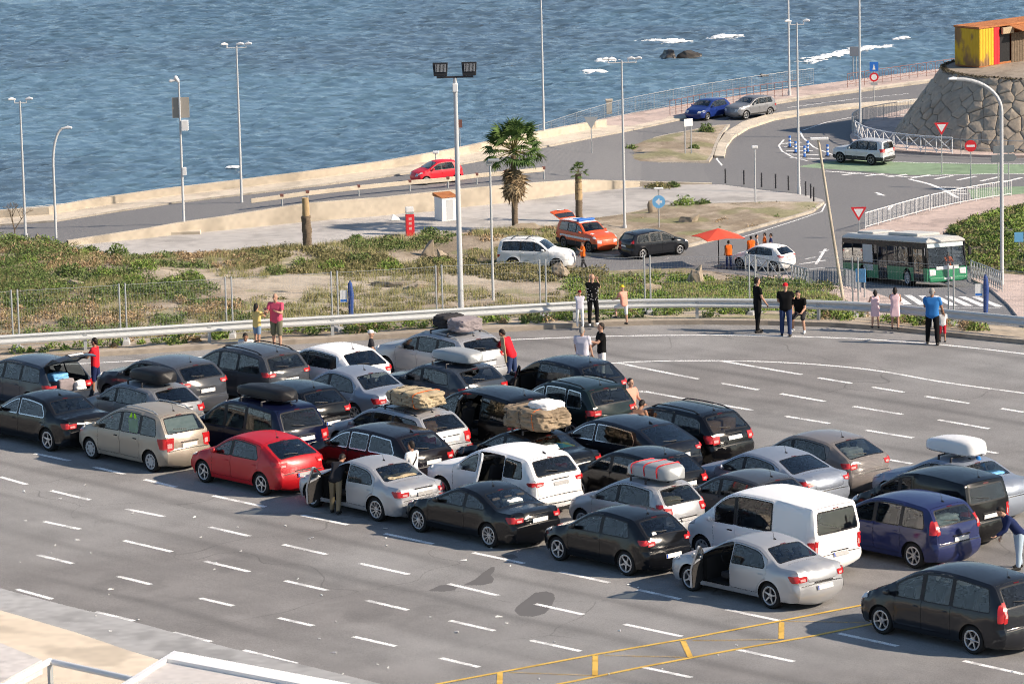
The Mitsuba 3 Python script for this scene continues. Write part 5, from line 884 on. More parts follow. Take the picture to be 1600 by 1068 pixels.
# ---------------------------------------------------------------- palms
def fan_leaf(R=.55, stem=.75, n=16, col=(.06, .11, .03), droop=.25, seed=0):
    r = np.random.default_rng(seed); v, f, c = [], [], []
    st = tube((0, 0, 0), (stem, 0, -.02), .022, .012, 5); v.append(st.vertices); f.append(st.faces); c.append(np.tile((.16, .15, .06), (len(st.vertices), 1))); o = len(st.vertices)
    for i in range(n):
        a = (i / (n - 1) - .5) * 2 * 1.55; L_ = R * (1 - .22 * abs(a) / 1.55) * r.uniform(.9, 1.1); d = np.array([math.cos(a), math.sin(a), 0]); s = np.array([-d[1], d[0], 0]) * .045; b = np.array([stem, 0, -.02])
        m_ = b + d * L_ * .55 + [0, 0, .05]; e = b + d * L_ + [0, 0, -droop * r.uniform(.4, 1.2)]
        q = np.array([b, m_ + s, m_ - s, e, m_ + [0, 0, -.03]]); v.append(q); f.append(np.array([[0, 2, 4], [0, 4, 1], [2, 3, 4], [4, 3, 1]]) + o); o += 5; k_ = r.uniform(.75, 1.3); c.append(np.tile(np.array(col) * k_, (5, 1)))
    return trimesh.Trimesh(np.vstack(v), np.vstack(f), process=False), np.vstack(c)
def leafshape(**k): m, c = fan_leaf(**k); return mikit.ply(m, 'look_leaf', False, color=c)
GREEN = [leafshape(R=.62, stem=1.0, seed=i, col=c, droop=.18, n=13) for i, c in enumerate(((.10, .16, .05), (.075, .125, .045), (.13, .19, .07)))]
DEAD = [leafshape(R=.75, stem=.6, seed=9 + i, col=c, droop=.35, n=11) for i, c in enumerate(((.30, .23, .14), (.22, .16, .10), (.38, .30, .20)))]
def trunk(h, r0, r1, bsdf='trunk_bark', rough=.12, seed=1):
    n, m = 16, int(h / .10); t = np.linspace(0, 1, m); a = np.arange(n) * 2 * PI / n; A, Tt = np.meshgrid(a, t); r = r0 + (r1 - r0) * Tt; x, y, z = r * np.cos(A), r * np.sin(A), h * Tt
    nz = meshkit.fbm(np.stack([np.cos(A) * 2, np.sin(A) * 2, z * 3.0], -1), 3, seed); k_ = 1 + rough * (nz - .5) * 2 + rough * .5 * ((z * 5) % 1 - .5); v = np.stack([x * k_, y * k_, z], -1).reshape(-1, 3); I = np.arange(n * m).reshape(m, n); J = np.roll(I, -1, 1)
    f = np.vstack([np.c_[I[:-1].ravel(), J[:-1].ravel(), J[1:].ravel()], np.c_[I[:-1].ravel(), J[1:].ravel(), I[1:].ravel()]]); f = np.vstack([f, [[I[-1, 0], I[-1, i], I[-1, i + 1]] for i in range(1, n - 1)]]); return trimesh.Trimesh(v, f, process=False)
def palm(label, x, y, z, h, r, n_green, n_dead, s=1.0, seed=3):
    k = thing('palm_tree', label, 'palm tree'); g = np.random.default_rng(seed); part(k, 'trunk', shp(trunk(h, r * 1.15, r, seed=seed), 'trunk_bark', 60), mat(x, y, z))
    for i in range(n_green):
        el = math.radians(84 - 120 * (i / n_green) ** 1.0) + g.normal(0, .08); az = i * 2.399 + g.normal(0, .15); part(k, 'frond', GREEN[i % 3], mat(x, y, z + h + .15 * s + .15 * g.random(), az, s * g.uniform(.85, 1.15), -el, g.normal(0, .35)))
    for i in range(n_dead):
        az = i * 2.399 + 1; el = -g.uniform(1.15, 1.5); part(k, 'dead_frond', DEAD[i % 3], mat(x + .05 * math.cos(az), y + .05 * math.sin(az), z + h - .25 - .85 * s * g.random(), az, s * g.uniform(.8, 1.2), -el, g.normal(0, .3)))
px, py, ph = (0.38, 286.91, 5.01); palm('tall palm with a green fan crown and a skirt of dry hanging fronds', px, py, ZR, ph, .185, 62, 48, 1.40)
px, py, ph = (4.62, 290.16, 3.24); palm('short palm trunk with a small green tuft on a peeled pale neck', px, py, ZR, ph, .21, 24, 4, .46, 5)
part('palm_tree_001', 'peeled_neck', shp(trunk(1.65, .25, .20, rough=.16, seed=6), 'trunk_cut', 60), mat(px, py, ZR + ph - 1.7))
px, py, ph = (-12.76, 278.52, 3.77); k = thing('cut_palm', 'bare cut palm trunk with a peeled pale top left of the plaza sign', 'palm trunk'); part(k, 'trunk', shp(trunk(ph - 1.15, .27, .30, rough=.25, seed=8), 'trunk_bark', 60), mat(px, py, ZR, ry=-.03)); part(k, 'peeled_top', shp(trunk(1.3, .235, .21, rough=.10, seed=4), 'trunk_cut', 60), mat(px - .06, py, ZR + ph - 1.3, ry=-.02))

# ---------------------------------------------------------------- bushes, weeds and rocks
def leaf_cloud(rg, n, rx, ry, rz_, size, cols, up=.35, shell=.35):
    d = rg.normal(size=(n, 3)); d /= np.linalg.norm(d, axis=1, keepdims=True); d[:, 2] = np.abs(d[:, 2]); rad = rg.uniform(shell, 1, (n, 1)) ** .6
    lump = .75 + .5 * meshkit.noise(d * 2.2 + rg.uniform(0, 50), 3)[:, None]; p = d * rad * lump * [rx, ry, rz_]; a = rg.normal(size=(n, 3)); a[:, 2] += up; a /= np.linalg.norm(a, axis=1, keepdims=True); b = np.cross(a, rg.normal(size=(n, 3))); b /= np.linalg.norm(b, axis=1, keepdims=True)
    L_ = size * rg.uniform(.6, 1.5, (n, 1)); v = np.stack([p - b * L_ * .28, p + b * L_ * .28, p + a * L_], 1).reshape(-1, 3); c = np.array(cols)[rg.integers(0, len(cols), n)] * rg.uniform(.7, 1.3, (n, 1)) * [1.14, 1.06, 1.05]; return v, np.repeat(c, 3, 0)
def cloud_mesh(vs, cs): v = np.vstack(vs); return mikit.ply(trimesh.Trimesh(v, np.arange(len(v)).reshape(-1, 3), process=False), 'look_leaf', False, color=np.vstack(cs))
GR = [(.13, .20, .07), (.10, .165, .055), (.17, .24, .09), (.15, .18, .095)]; OL = [(.20, .20, .10), (.165, .18, .085), (.25, .235, .13)]; DRY = [(.36, .29, .18), (.29, .22, .13), (.42, .35, .23)]; BRT = [(.17, .28, .07), (.22, .33, .09), (.14, .23, .06), (.24, .27, .11)]
sline = scrub.boundary
def gz_(x, y):
    d = shapely.distance(sline, shapely.points(x, y)); inside = shapely.contains_xy(scrub, x, y); return np.where(inside, scrub_z(x, y, d), ZR + .1)
ZONES = [
 ([(-35.66, 286.36), (-31.51, 286.52), (-28.34, 283.86), (-27.52, 275.93), (-29.13, 271.19), (-33.96, 271.92)], 150, 'GR', .55), ([(-35.33, 283.62), (-27.67, 281.11), (-23.43, 279.14), (-20.2, 279.42), (-14.94, 280.17), (-14.15, 271.88), (-19.69, 271.73), (-24.09, 272.4), (-29.13, 271.19), (-34.25, 274.44)], 420, 'MIX', .32),
 ([(-33.96, 271.92), (-29.23, 272.19), (-23.57, 270.85), (-19.42, 267.8), (-17.92, 262.4), (-20.21, 257.08), (-26.19, 256.83), (-32.29, 257.7)], 420, 'GR', .55), ([(-32.55, 259.97), (-26.29, 257.95), (-20.29, 258.2), (-15.88, 260.27), (-14.52, 248.75), (-30.78, 244.86)], 380, 'MIX', .42),
 ([(-17.29, 278.45), (-13.3, 279.91), (-9.51, 275.7), (-3.88, 274.32), (-1.48, 272.44), (-1.66, 267.07), (-7.72, 267.98), (-12.41, 268.2), (-16.49, 271.25)], 420, 'OL', .42), ([(-10.54, 282.66), (-8.13, 285.25), (-3.99, 285.96), (-3.73, 280.52), (-6.34, 277.78), (-9.56, 277.25)], 130, 'GR', .42),
 ([(-2.26, 271.07), (0.11, 271.7), (3.63, 269.19), (5.61, 269.87), (5.48, 264.56), (2.4, 265.02), (-1.47, 266.08)], 190, 'OL', .38), ([(3.4, 267.27), (6.33, 267.56), (10.8, 267.12), (13.52, 263.36), (15.21, 259.61), (17.27, 255.45), (18.09, 238.22), (16.5, 213.82), (9.62, 221.2), (5.59, 239.92), (3.38, 254.8)], 1500, 'BRT', .27),
 ([(13.59, 264.77), (17.22, 261.4), (18.43, 257.08), (18.57, 251.52), (15.77, 250.84), (12.59, 253.03)], 200, 'GR', .5), ([(-15.94, 261.19), (-10.61, 261.33), (-3.73, 259.87), (2.35, 261.27), (3.84, 259.22), (3.7, 251.49), (-7.28, 249.84), (-14.52, 248.75)], 110, 'OL', .22),
 ([(4.61, 289.87), (8.73, 293.22), (13.99, 296.16), (20.41, 295.68), (19.73, 291.98), (14.66, 284.61), (8.22, 277.59), (3.78, 278.29)], 70, 'MIX', .16), ([(-3.98, 284.86), (-0.66, 287.08), (3.53, 288.08), (3.77, 277.51), (-1.48, 277.03), (-3.91, 277.41)], 60, 'MIX', .18)]
vs, cs = [], []
for poly, n, kd, hh in ZONES:
    pg = Polygon(poly).buffer(0); x0, y0, x1, y1 = pg.bounds; m = 0
    while m < n:
        x, y = rng.uniform(x0, x1), rng.uniform(y0, y1)
        if not pg.contains(Point(x, y)): continue
        m += 1; patch_ = meshkit.fbm(np.array([[x * .35, y * .25, 2.0]]), 2, 6)[0]; gap = meshkit.fbm(np.array([[x * .6, y * .35, 7.0]]), 2, 8)[0]
        if gap < .40 and kd != 'BRT': continue
        cols = {'GR': GR, 'OL': OL, 'BRT': BRT, 'MIX': GR if patch_ > .52 else (DRY if patch_ < .46 else OL)}[kd]
        if rng.random() < .18: cols = OL if kd != 'MIX' else DRY
        r = max(hh, .36) * rng.uniform(.7, 2.0); v, c = leaf_cloud(rng, int(80 + 60 * r), r * 1.15, r * 1.15, hh * rng.uniform(.6, 1.4), .125, cols, .8 if cols is DRY else .4); z = float(gz_(np.array([x]), np.array([y]))[0]); vs.append(v + [x, y, z - .05]); cs.append(c)
k = numbered('scrub_vegetation'); tag(k, 'low green and dry scrub covering the waste ground beyond the guardrail', 'scrub', None, 'stuff'); scene[k] = cloud_mesh(vs, cs)
vs, cs = [], []; rb = right_bed
for i in range(420):
    while True:
        x, y = rng.uniform(*rb.bounds[::2]), rng.uniform(*rb.bounds[1::2])
        if x < 45 and rb.contains(Point(x, y)): break
    d = float(shapely.distance(rb.boundary, Point(x, y))); z = ZR + .05 + min(d, 6) / 6 * (.6 + .5 * float(meshkit.fbm(np.array([[x * .3, y * .3, 0]]), 3)[0])); r = rng.uniform(.3, .85); v, c = leaf_cloud(rng, 120, r, r, r * .6, .14, GR if rng.random() < .35 else BRT if rng.random() < .6 else OL); vs.append(v + [x, y, z]); cs.append(c)
k = numbered('scrub_vegetation'); tag(k, 'dense green scrub on the bank right of the bus', 'scrub', None, 'stuff'); scene[k] = cloud_mesh(vs, cs)
# dry grass standing in between
def grass_tufts(n, where, cols, h=.38):
    V_, C_ = [], []
    for _ in range(n):
        x, y, z = where(); m = 26; b = rng.normal(0, .16, (m, 2)); hh = h * rng.uniform(.5, 1.3, (m, 1)); tip = np.c_[b + rng.normal(0, .10, (m, 2)), hh]; w = rng.normal(0, 1, (m, 2)); w = .014 * w / np.linalg.norm(w, axis=1, keepdims=True); q = np.stack([np.c_[b - w, 0 * hh], np.c_[b + w, 0 * hh], tip], 1).reshape(-1, 3); V_.append(q + [x, y, z]); c = np.array(cols)[rng.integers(0, len(cols), m)] * rng.uniform(.75, 1.25, (m, 1)); C_.append(np.repeat(c, 3, 0))
    return cloud_mesh(V_, C_)
_sb = Polygon([(-35.43, 284.44), (-28.14, 281.7), (-20.14, 278.63), (-11.36, 282.52), (-1.5, 286.66), (3.51, 286.96), (4.06, 271.1), (10.82, 267.61), (15.33, 261.68), (18.35, 246.24), (16.95, 223.68), (6.74, 232.15), (-3.59, 245.18), (-30.78, 244.86)]).intersection(scrub)
def somewhere():
    while True:
        x, y = rng.uniform(*_sb.bounds[::2]), rng.uniform(*_sb.bounds[1::2])
        if _sb.contains(Point(x, y)) and meshkit.fbm(np.array([[x * .3, y * .2, 4.0]]), 2, 9)[0] > .44: return x, y, float(gz_(np.array([x]), np.array([y]))[0]) - .02
k = numbered('dry_grass'); tag(k, 'pale dry grass standing between the scrub beyond the guardrail', 'grass', None, 'stuff'); scene[k] = grass_tufts(3600, somewhere, [(.36, .33, .17), (.30, .30, .13), (.25, .28, .11), (.42, .36, .22)])
# weeds at the foot of the fence
vs, cs = [], []
WEED = [(-11.27, 141.66), (-10.57, 141.75), (-11.0, 141.7), (-10.31, 141.78), (-10.74, 141.73), (-11.17, 141.68), (-10.47, 141.76), (-10.9, 141.71), (-10.2, 141.79), (-10.64, 141.74), (-11.07, 141.69), (-10.37, 141.77), (-10.8, 141.72), (-11.23, 141.67), (-9.63, 141.86), (-9.41, 141.89), (-9.54, 141.87), (-9.33, 141.9), (-9.46, 141.88), (-9.6, 141.87), (-7.46, 142.12), (-6.44, 142.25), (-7.07, 142.17), (-6.05, 142.3), (-6.68, 142.22), (-7.32, 142.14), (-6.29, 142.27), (-6.93, 142.19), (-5.9, 142.31), (-6.54, 142.24), (-5.29, 142.39), (-4.4, 142.5), (-4.95, 142.43), (-4.05, 142.54), (-4.61, 142.47), (-5.16, 142.4), (-4.27, 142.51), (-4.82, 142.44), (-3.92, 142.55), (-4.48, 142.49), (-5.03, 142.42), (-4.13, 142.53), (-4.69, 142.46), (-5.24, 142.39), (-4.35, 142.5), (-4.9, 142.43), (-4.0, 142.54), (-4.56, 142.48), (-5.11, 142.41), (-4.22, 142.52), (-3.32, 142.63), (-2.55, 142.72), (-3.03, 142.66), (-2.26, 142.75), (-2.73, 142.7), (-3.21, 142.64), (-2.44, 142.73), (-2.91, 142.67), (-1.34, 142.86), (-0.51, 142.97), (-1.02, 142.9), (-0.19, 143.0), (-0.7, 142.94), (-1.22, 142.88), (-0.38, 142.98), (-0.9, 142.92), (-0.06, 143.02), (-0.58, 142.96), (-1.1, 142.89), (-0.26, 143.0), (0.43, 143.08), (1.53, 143.21), (0.85, 143.13), (1.95, 143.26), (1.27, 143.18), (0.59, 143.1), (1.69, 143.23), (1.01, 143.15), (2.11, 143.34), (1.43, 143.2), (0.75, 143.12), (1.85, 143.25), (1.17, 143.17), (0.49, 143.09), (1.59, 143.22), (0.91, 143.14), (2.01, 143.27), (1.33, 143.19), (0.65, 143.11), (1.75, 143.24), (1.07, 143.16), (2.17, 143.33), (2.94, 143.22), (4.48, 143.0), (3.53, 143.14), (5.07, 142.92), (4.12, 143.06), (3.17, 143.19), (4.71, 142.97), (3.76, 143.11), (5.3, 142.89), (4.34, 143.02), (3.39, 143.16), (4.93, 142.94), (3.98, 143.08), (3.03, 143.21), (4.57, 142.99), (3.62, 143.13), (5.16, 142.91), (4.21, 143.04), (6.27, 142.75), (7.29, 142.61), (6.66, 142.7), (7.68, 142.55), (7.05, 142.64), (6.41, 142.73), (7.44, 142.58), (6.81, 142.67), (7.83, 142.53), (7.2, 142.62), (6.56, 142.71), (7.59, 142.56), (9.77, 142.25), (10.6, 142.13), (10.09, 142.21), (10.91, 142.09), (10.4, 142.16), (9.89, 142.24), (10.72, 142.12), (10.21, 142.19), (11.03, 142.07), (10.52, 142.15), (10.01, 142.22), (10.84, 142.1), (10.33, 142.17), (9.82, 142.25), (10.64, 142.13), (10.13, 142.2), (10.96, 142.08), (10.45, 142.16), (9.94, 142.23), (10.76, 142.11), (12.24, 141.9), (12.74, 141.83), (12.43, 141.87), (12.93, 141.8), (12.62, 141.85), (12.31, 141.89), (12.82, 141.82), (12.5, 141.86), (13.01, 141.79), (12.7, 141.84), (13.26, 141.76), (14.39, 141.6), (13.69, 141.69), (14.83, 141.53), (14.13, 141.63), (13.42, 141.73), (14.56, 141.57), (13.86, 141.67), (14.99, 141.51), (14.29, 141.61), (13.59, 141.71), (14.72, 141.55), (14.02, 141.65), (13.32, 141.75), (14.46, 141.59), (13.75, 141.69), (14.89, 141.52), (14.19, 141.62), (15.3, 141.47), (16.05, 141.36), (15.59, 141.43), (16.34, 141.32), (15.87, 141.38), (15.41, 141.45), (16.16, 141.34), (15.7, 141.41), (16.45, 141.3), (15.98, 141.37), (-16.07, 141.08), (-13.17, 141.43), (-14.97, 141.22), (-12.06, 141.57), (-13.86, 141.35), (-15.65, 141.13), (-12.75, 141.49), (-14.54, 141.27), (-11.64, 141.62), (-13.44, 141.4), (-15.23, 141.19), (-12.32, 141.54), (-14.12, 141.32), (-15.91, 141.1), (-13.01, 141.45), (-14.81, 141.24)]
kl = LineString(KX)
for x, y in WEED:
    s = kl.project(Point(x, y)); p = kl.interpolate(s); q = kl.interpolate(s + .1); t = np.array([q.x - p.x, q.y - p.y]) / .1; o = rng.uniform(.75, 2.3); x, y = p.x - t[1] * o, p.y + t[0] * o; r = rng.uniform(.12, .34); v, c = leaf_cloud(rng, 90, r, r, r * 1.1, .085, BRT if rng.random() < .6 else GR if rng.random() < .5 else DRY, .9); vs.append(v + [x, y, .06]); cs.append(c)
k = numbered('roadside_weeds'); tag(k, 'tufts of weeds growing between the kerb and the mesh fence', 'weeds', None, 'stuff'); scene[k] = cloud_mesh(vs, cs)
def bush(label, x, y, z, r, h, cols, n=500, size=.16):
    k = thing('bush', label, 'bush'); v, c = leaf_cloud(np.random.default_rng(int(abs(x * 91 + y * 37))), n, r, r, h, size, cols, .5, .2); put(k, {**mikit.ply(trimesh.Trimesh(v, np.arange(len(v)).reshape(-1, 3), process=False), 'look_leaf', False, color=c)}, mat(x, y, z)); 
for (x, y), r, h, cols, lab in (((11.8, 295.34), .95, .85, BRT, 'bright green bush at the plaza edge right of the roundabout arrow sign'), ((12.99, 295.14), .6, .5, GR, 'small green bush just right of the bright one at the plaza edge'), ((15.06, 333.35), .75, .7, GR, 'dark spiky bush at the right end of the traffic island'),
    ((9.08, 324.26), .55, .45, GR, 'round dark bush at the left part of the traffic island'), ((2.56, 308.92), .5, .5, GR, 'small bush on the road side of the plaza wall'), ((-24.98, 280.16), .8, .75, GR, 'bush at the plaza corner, largest on the left'), ((-26.89, 281.51), .7, .45, GR, 'low bush left of the plaza corner bush'),
    ((-5.14, 285.05), .7, .6, GR, 'bush beside the red pillar sign'), ((-9.94, 284.45), .45, .3, GR, 'small bush at the plaza edge left of the red pillar sign'), ((13.7, 323.42), .4, .45, GR, 'small bush behind the twin-post white sign'), ((10.44, 305.02), 1.1, .3, OL, 'low spreading shrub where the plaza meets the road'), ((11.42, 305.16), .5, .3, GR, 'small low shrub beside the spreading one'),
    ((-9.43, 279.83), .55, .35, [(.20, .24, .15), (.16, .20, .11)], 'pale grey-green cushion plant near the plaza edge')): bush(lab, x, y, ZR + .1, r, h, cols)
g = np.random.default_rng(21); SHRUB = []
for i in range(3): v, c = leaf_cloud(g, 620, 1, 1, .85, .15, BRT if i < 2 else GR, .5, .25); SHRUB.append(mikit.ply(trimesh.Trimesh(v, np.arange(len(v)).reshape(-1, 3), process=False), 'look_leaf', False, color=c))
WORDS = 'first second third fourth fifth sixth seventh eighth ninth tenth eleventh twelfth thirteenth fourteenth fifteenth sixteenth seventeenth eighteenth nineteenth twentieth'.split()
for i, (x, y) in enumerate([(-31.89, 282.29), (-30.04, 274.3), (-28.96, 267.55), (-29.97, 283.58), (-27.23, 263.76), (-27.01, 269.66), (-26.97, 277.88), (-24.68, 267.63), (-23.3, 262.73), (-22.79, 265.92), (-22.54, 270.2), (-20.87, 261.0), (-20.37, 264.62), (-19.36, 266.83), (-14.41, 268.98), (-12.99, 272.45), (-10.93, 270.41), (-9.43, 273.16), (-7.39, 270.86), (-4.25, 272.37)]):
    k = thing('shrub', f'rounded green shrub in the scrub behind the mesh fence, {WORDS[i]} counted from the left', 'shrub', 'green shrubs in the scrub on the left'); put(k, SHRUB[i % 3], mat(x, y, float(gz_(np.array([x]), np.array([y]))[0]) - .05, g.uniform(0, 6), g.uniform(.55, 1.05)))
# bare little tree
x, y, h = (-31.64, 282.25, 3.15); k = thing('bare_tree', 'small bare grey tree at the left edge', 'tree'); g = np.random.default_rng(4); tw = []
def branch(p, d, L_, r, lv):
    e = p + d * L_; tw.append(tube(p, e, r, r * .65, 5))
    if lv:
        for _ in range(3 if lv > 1 else 4): q = d + g.normal(0, .5, 3); q[2] = abs(q[2]) * .8 + .2; branch(e, q / np.linalg.norm(q), L_ * .62, r * .6, lv - 1)
branch(np.array([0, 0, 0.]), np.array([-.05, 0, 1.]), h * .42, .06, 4)
part(k, 'trunk', shp(tw[0], 'trunk_bark', 40), mat(x, y, ZR + .3)); kk = numbered(k + '__twigs'); put(kk, shp(cat(tw[1:]), 'trunk_bark'), mat(x, y, ZR + .3)); tag(kk, kind='stuff')
for (x, y), r, sd, lab in (((-5.1, 276.3), (.45, .32, .85), 11, 'upright pointed boulder below the red pillar sign'), ((-4.29, 275.41), (.35, .3, .55), 12, 'smaller boulder leaning on the upright pointed one'), ((11.94, 287.83), (.85, .5, .5), 13, 'pale boulder in the planting bed behind the dark minivan'),
    ((9.46, 292.23), (.30, .3, .75), 14, 'upright brown stone near the roundabout arrow sign'), ((1.01, 286.54), (1.0, .5, .35), 15, 'flat pale rocks at the foot of the tall palm'), ((11.38, 263.68), (.95, .7, .75), 16, 'orange-brown boulder in the green scrub left of the checkpoint'), ((8.26, 258.12), (.75, .5, .45), 17, 'grey boulder behind the child with the yellow cap'),
    ((3.01, 267.09), (.6, .5, .7), 18, 'dark pointed boulder in front of the white off-roader'), ((9.68, 322.4), (.6, .4, .25), 19, 'low stones in the traffic island'), ((-7.44, 264.35), (1.3, .5, .35), 20, 'pale flat rocks beside the path'), ((-5.5, 263.6), (.9, .5, .3), 21, 'pale flat rock left of the floodlight mast'), ((-26.25, 264.78), (.6, .4, .35), 22, 'tan stone in the scrub on the left'), ((-30.83, 288.05), (.3, .3, .3), 23, 'small stone at the road edge on the far left')):
    rock('boulder', x, y, float(gz_(np.array([x]), np.array([y]))[0]) + r[2] * .3, r, sd, lab, 'boulder')
k = thing('wooden_post', 'weathered wooden stake standing behind the guardrail left of the floodlight mast', 'post'); x, y, h = (-4.38, 257.25, 2.13); put(k, shp(tube((0, 0, -.5), (.12, 0, h), .085, .07, 7), 'trunk_bark', 40), mat(x, y, ZR + .4))

# ---------------------------------------------------------------- the stone mound and its containers
R0, R1, HM = 12.3, 8.6, 5.0; mx, my = MC
mk = thing('stone_mound', 'big round mound faced with irregular tan stones at the right edge', 'mound')
a = np.linspace(0, 2 * PI, 73)[:-1]; v = np.vstack([np.c_[mx + R0 * np.cos(a), my + R0 * np.sin(a), a * 0 + ZR - .2], np.c_[mx + R1 * np.cos(a), my + R1 * np.sin(a), a * 0 + ZR + HM], [[mx, my, ZR + HM + .3]]]); i = np.arange(72); j = (i + 1) % 72
part(mk, 'core', shp(trimesh.Trimesh(v, np.vstack([np.c_[i, j, j + 72], np.c_[i, j + 72, i + 72], np.c_[i + 72, j + 72, i * 0 + 144]]), process=False), 'mortar', 30))
g = np.random.default_rng(12); a0, a1 = PI * .78, PI * 1.75; SL = math.hypot(R0 - R1, HM); RM = (R0 + R1) / 2
pts = []
tries = 0
while len(pts) < 420 and tries < 20000:
    tries += 1; q = np.array([g.uniform(a0 * RM - 2, a1 * RM + 2), g.uniform(-1, SL + 1)])
    if all(np.hypot(*(q - p)) > .82 for p in pts): pts.append(q)
vor = Voronoi(np.array(pts)); dom = box(a0 * RM, .05, a1 * RM, SL)
def cone(u, w, o):
    t = w / SL; r = R0 + (R1 - R0) * t; th = u / RM; nr, nz = HM / SL, (R0 - R1) / SL; return np.c_[mx + (r + o * nr) * np.cos(th), my + (r + o * nr) * np.sin(th), ZR + HM * t + o * nz]
cnt = 0
for r_ in vor.point_region:
    reg = vor.regions[r_]
    if -1 in reg or len(reg) < 4: continue
    pg = Polygon(vor.vertices[reg]).intersection(dom)
    if pg.area < .08 or pg.geom_type != 'Polygon': continue
    pg = pg.buffer(-.07, join_style='mitre').buffer(.05) if pg.buffer(-.15).area > .02 else pg.buffer(-.04)
    if pg.geom_type != 'Polygon' or pg.is_empty: continue
    ring = np.asarray(shapely.segmentize(pg.exterior, .8).coords)[:-1]; c = ring.mean(0); n = len(ring); ring = ring[::-1] if Polygon(ring).exterior.is_ccw is False else ring; up = g.uniform(.05, .14); tl = g.normal(0, .05, 2)
    in1 = c + (ring - c) * .86; o0, o1 = np.zeros(n) - .02, np.full(n, up) + (in1 - c) @ tl; mid_ = c + (ring - c) * .5
    V_ = np.vstack([cone(ring[:, 0], ring[:, 1], o0), cone(ring[:, 0], ring[:, 1], o1 * .55), cone(in1[:, 0], in1[:, 1], o1), cone(c[None, 0], c[None, 1], np.array([up + .05]))]); i = np.arange(n); j = (i + 1) % n
    part(mk, 'stone', shp(trimesh.Trimesh(V_, np.vstack([np.c_[i, j, j + n], np.c_[i, j + n, i + n], np.c_[i + n, j + n, j + 2 * n], np.c_[i + n, j + 2 * n, i + 2 * n], np.c_[i + 2 * n, j + 2 * n, i * 0 + 3 * n]]), process=False), 'stone_mound', 25)); cnt += 1
vs, cs = [], []
for t in np.linspace(a0, a1, 70):
    r = g.uniform(.12, .32); v, c = leaf_cloud(g, 45, r, r, r * .5, .12, [(.10, .10, .07), (.15, .13, .09), (.06, .06, .05)]); vs.append(v + [mx + R1 * math.cos(t), my + R1 * math.sin(t), ZR + HM]); cs.append(c)
k = numbered('mound_growth'); tag(k, 'dark dry growth along the rim of the stone mound', 'dry growth', None, 'stuff'); scene[k] = cloud_mesh(vs, cs)
# container: its long lit side faces right and towards the lot
ck = thing('container_bar', 'yellow and red shipping container with dark doorway on top of the mound', 'container'); zc = ZR + HM + .2
cx, cy = (37.83, 353.68); cm = np.array((35.16, 328.59, -13.6)); Mc = mat(cm[0], cm[1], zc, .72)
def corrug(w, h, n): 
    x = np.linspace(0, w, n * 4 + 1); d = np.tile([0, .04, .04, 0], n + 1)[:len(x)]; v = np.vstack([np.c_[x, -d, x * 0], np.c_[x, -d, x * 0 + h]]); m = len(x); i = np.arange(m - 1); return trimesh.Trimesh(v, np.vstack([np.c_[i, i + 1, i + 1 + m], np.c_[i, i + 1 + m, i + m]]), process=False)
def side_(x0, x1, h=2.75, z=0): m = corrug(x1 - x0, h, max(2, int((x1 - x0) / .28))); m.apply_translation((x0, -.03, z)); return m
m = corrug(2.44, 2.75, 9); m.apply_transform(mat(-.03, 2.42, 0, -PI / 2)); part(ck, 'end_wall', shp(m, 'yellow_metal'), Mc)
part(ck, 'shell', shp(cat([bx(0, 8.5, .0, 2.42, -.1, .1), bx(0, 8.5, 2.36, 2.42, .1, 2.75), bx(8.44, 8.5, 0, 2.42, .1, 2.75), bx(2.75, 8.5, .9, .95, .1, 2.75)]), 'rust_metal'), Mc); part(ck, 'roof', shp(cat([bx(-.08, 8.6, -.08, 2.5, 2.78, 2.92)]), 'rust_metal'), Mc)
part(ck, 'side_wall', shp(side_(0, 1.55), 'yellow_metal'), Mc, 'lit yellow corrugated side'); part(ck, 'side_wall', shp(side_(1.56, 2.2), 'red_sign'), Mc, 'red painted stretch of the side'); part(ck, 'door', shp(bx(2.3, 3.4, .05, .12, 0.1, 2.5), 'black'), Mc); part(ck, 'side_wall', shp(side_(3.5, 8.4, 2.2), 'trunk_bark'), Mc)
part(ck, 'awning', shp(hull([((3.3, .1, 2.75), .05), ((8.5, .1, 2.75), .05), ((3.3, -1.3, 2.45), .04), ((8.5, -1.3, 2.45), .04)]), 'rust_metal'), Mc); part(ck, 'banner', shp(rbx(2.25, 3.5, -.35, -.15, 2.2, 2.7, .06), 'tarp_tan'), Mc)

# ---------------------------------------------------------------- roof loads and what lies in the cars
def roofbox(L_=1.9, W_=.80, H_=.36, seed=0, pw=5):
    nu, nv = 26, 22; u = np.linspace(-1, 1, nu); f = (1 - np.abs(u) ** pw) ** .5 * .96 + .04; f = np.where(u > 0, f * (1 - .22 * np.clip(u, 0, 1) ** 2), f); a = np.linspace(0, 2 * PI, nv + 1)[:-1]; sgn = lambda c, e: np.sign(c) * np.abs(c) ** e
    y = np.outer(f, sgn(np.cos(a), .42)) * W_ / 2; h = np.where(np.sin(a) > 0, 1, .28) * sgn(np.sin(a), .55); z = np.outer(f ** .6 * np.where(u > 0, 1 - .30 * np.clip(u, 0, 1) ** 1.5, 1), h) * H_ * .78; x = np.outer(u * L_ / 2, np.ones(nv)); V = np.stack([x, y, z], -1).reshape(-1, 3); I = np.arange(nu * nv).reshape(nu, nv); J = np.roll(I, -1, 1)
    F = np.vstack([np.c_[I[:-1].ravel(), J[1:].ravel(), J[:-1].ravel()], np.c_[I[:-1].ravel(), I[1:].ravel(), J[1:].ravel()]]); F = np.vstack([F, [[I[0, 0], I[0, i + 1], I[0, i]] for i in range(1, nv - 1)], [[I[-1, 0], I[-1, i], I[-1, i + 1]] for i in range(1, nv - 1)]])
    return trimesh.Trimesh(V, F, process=False)
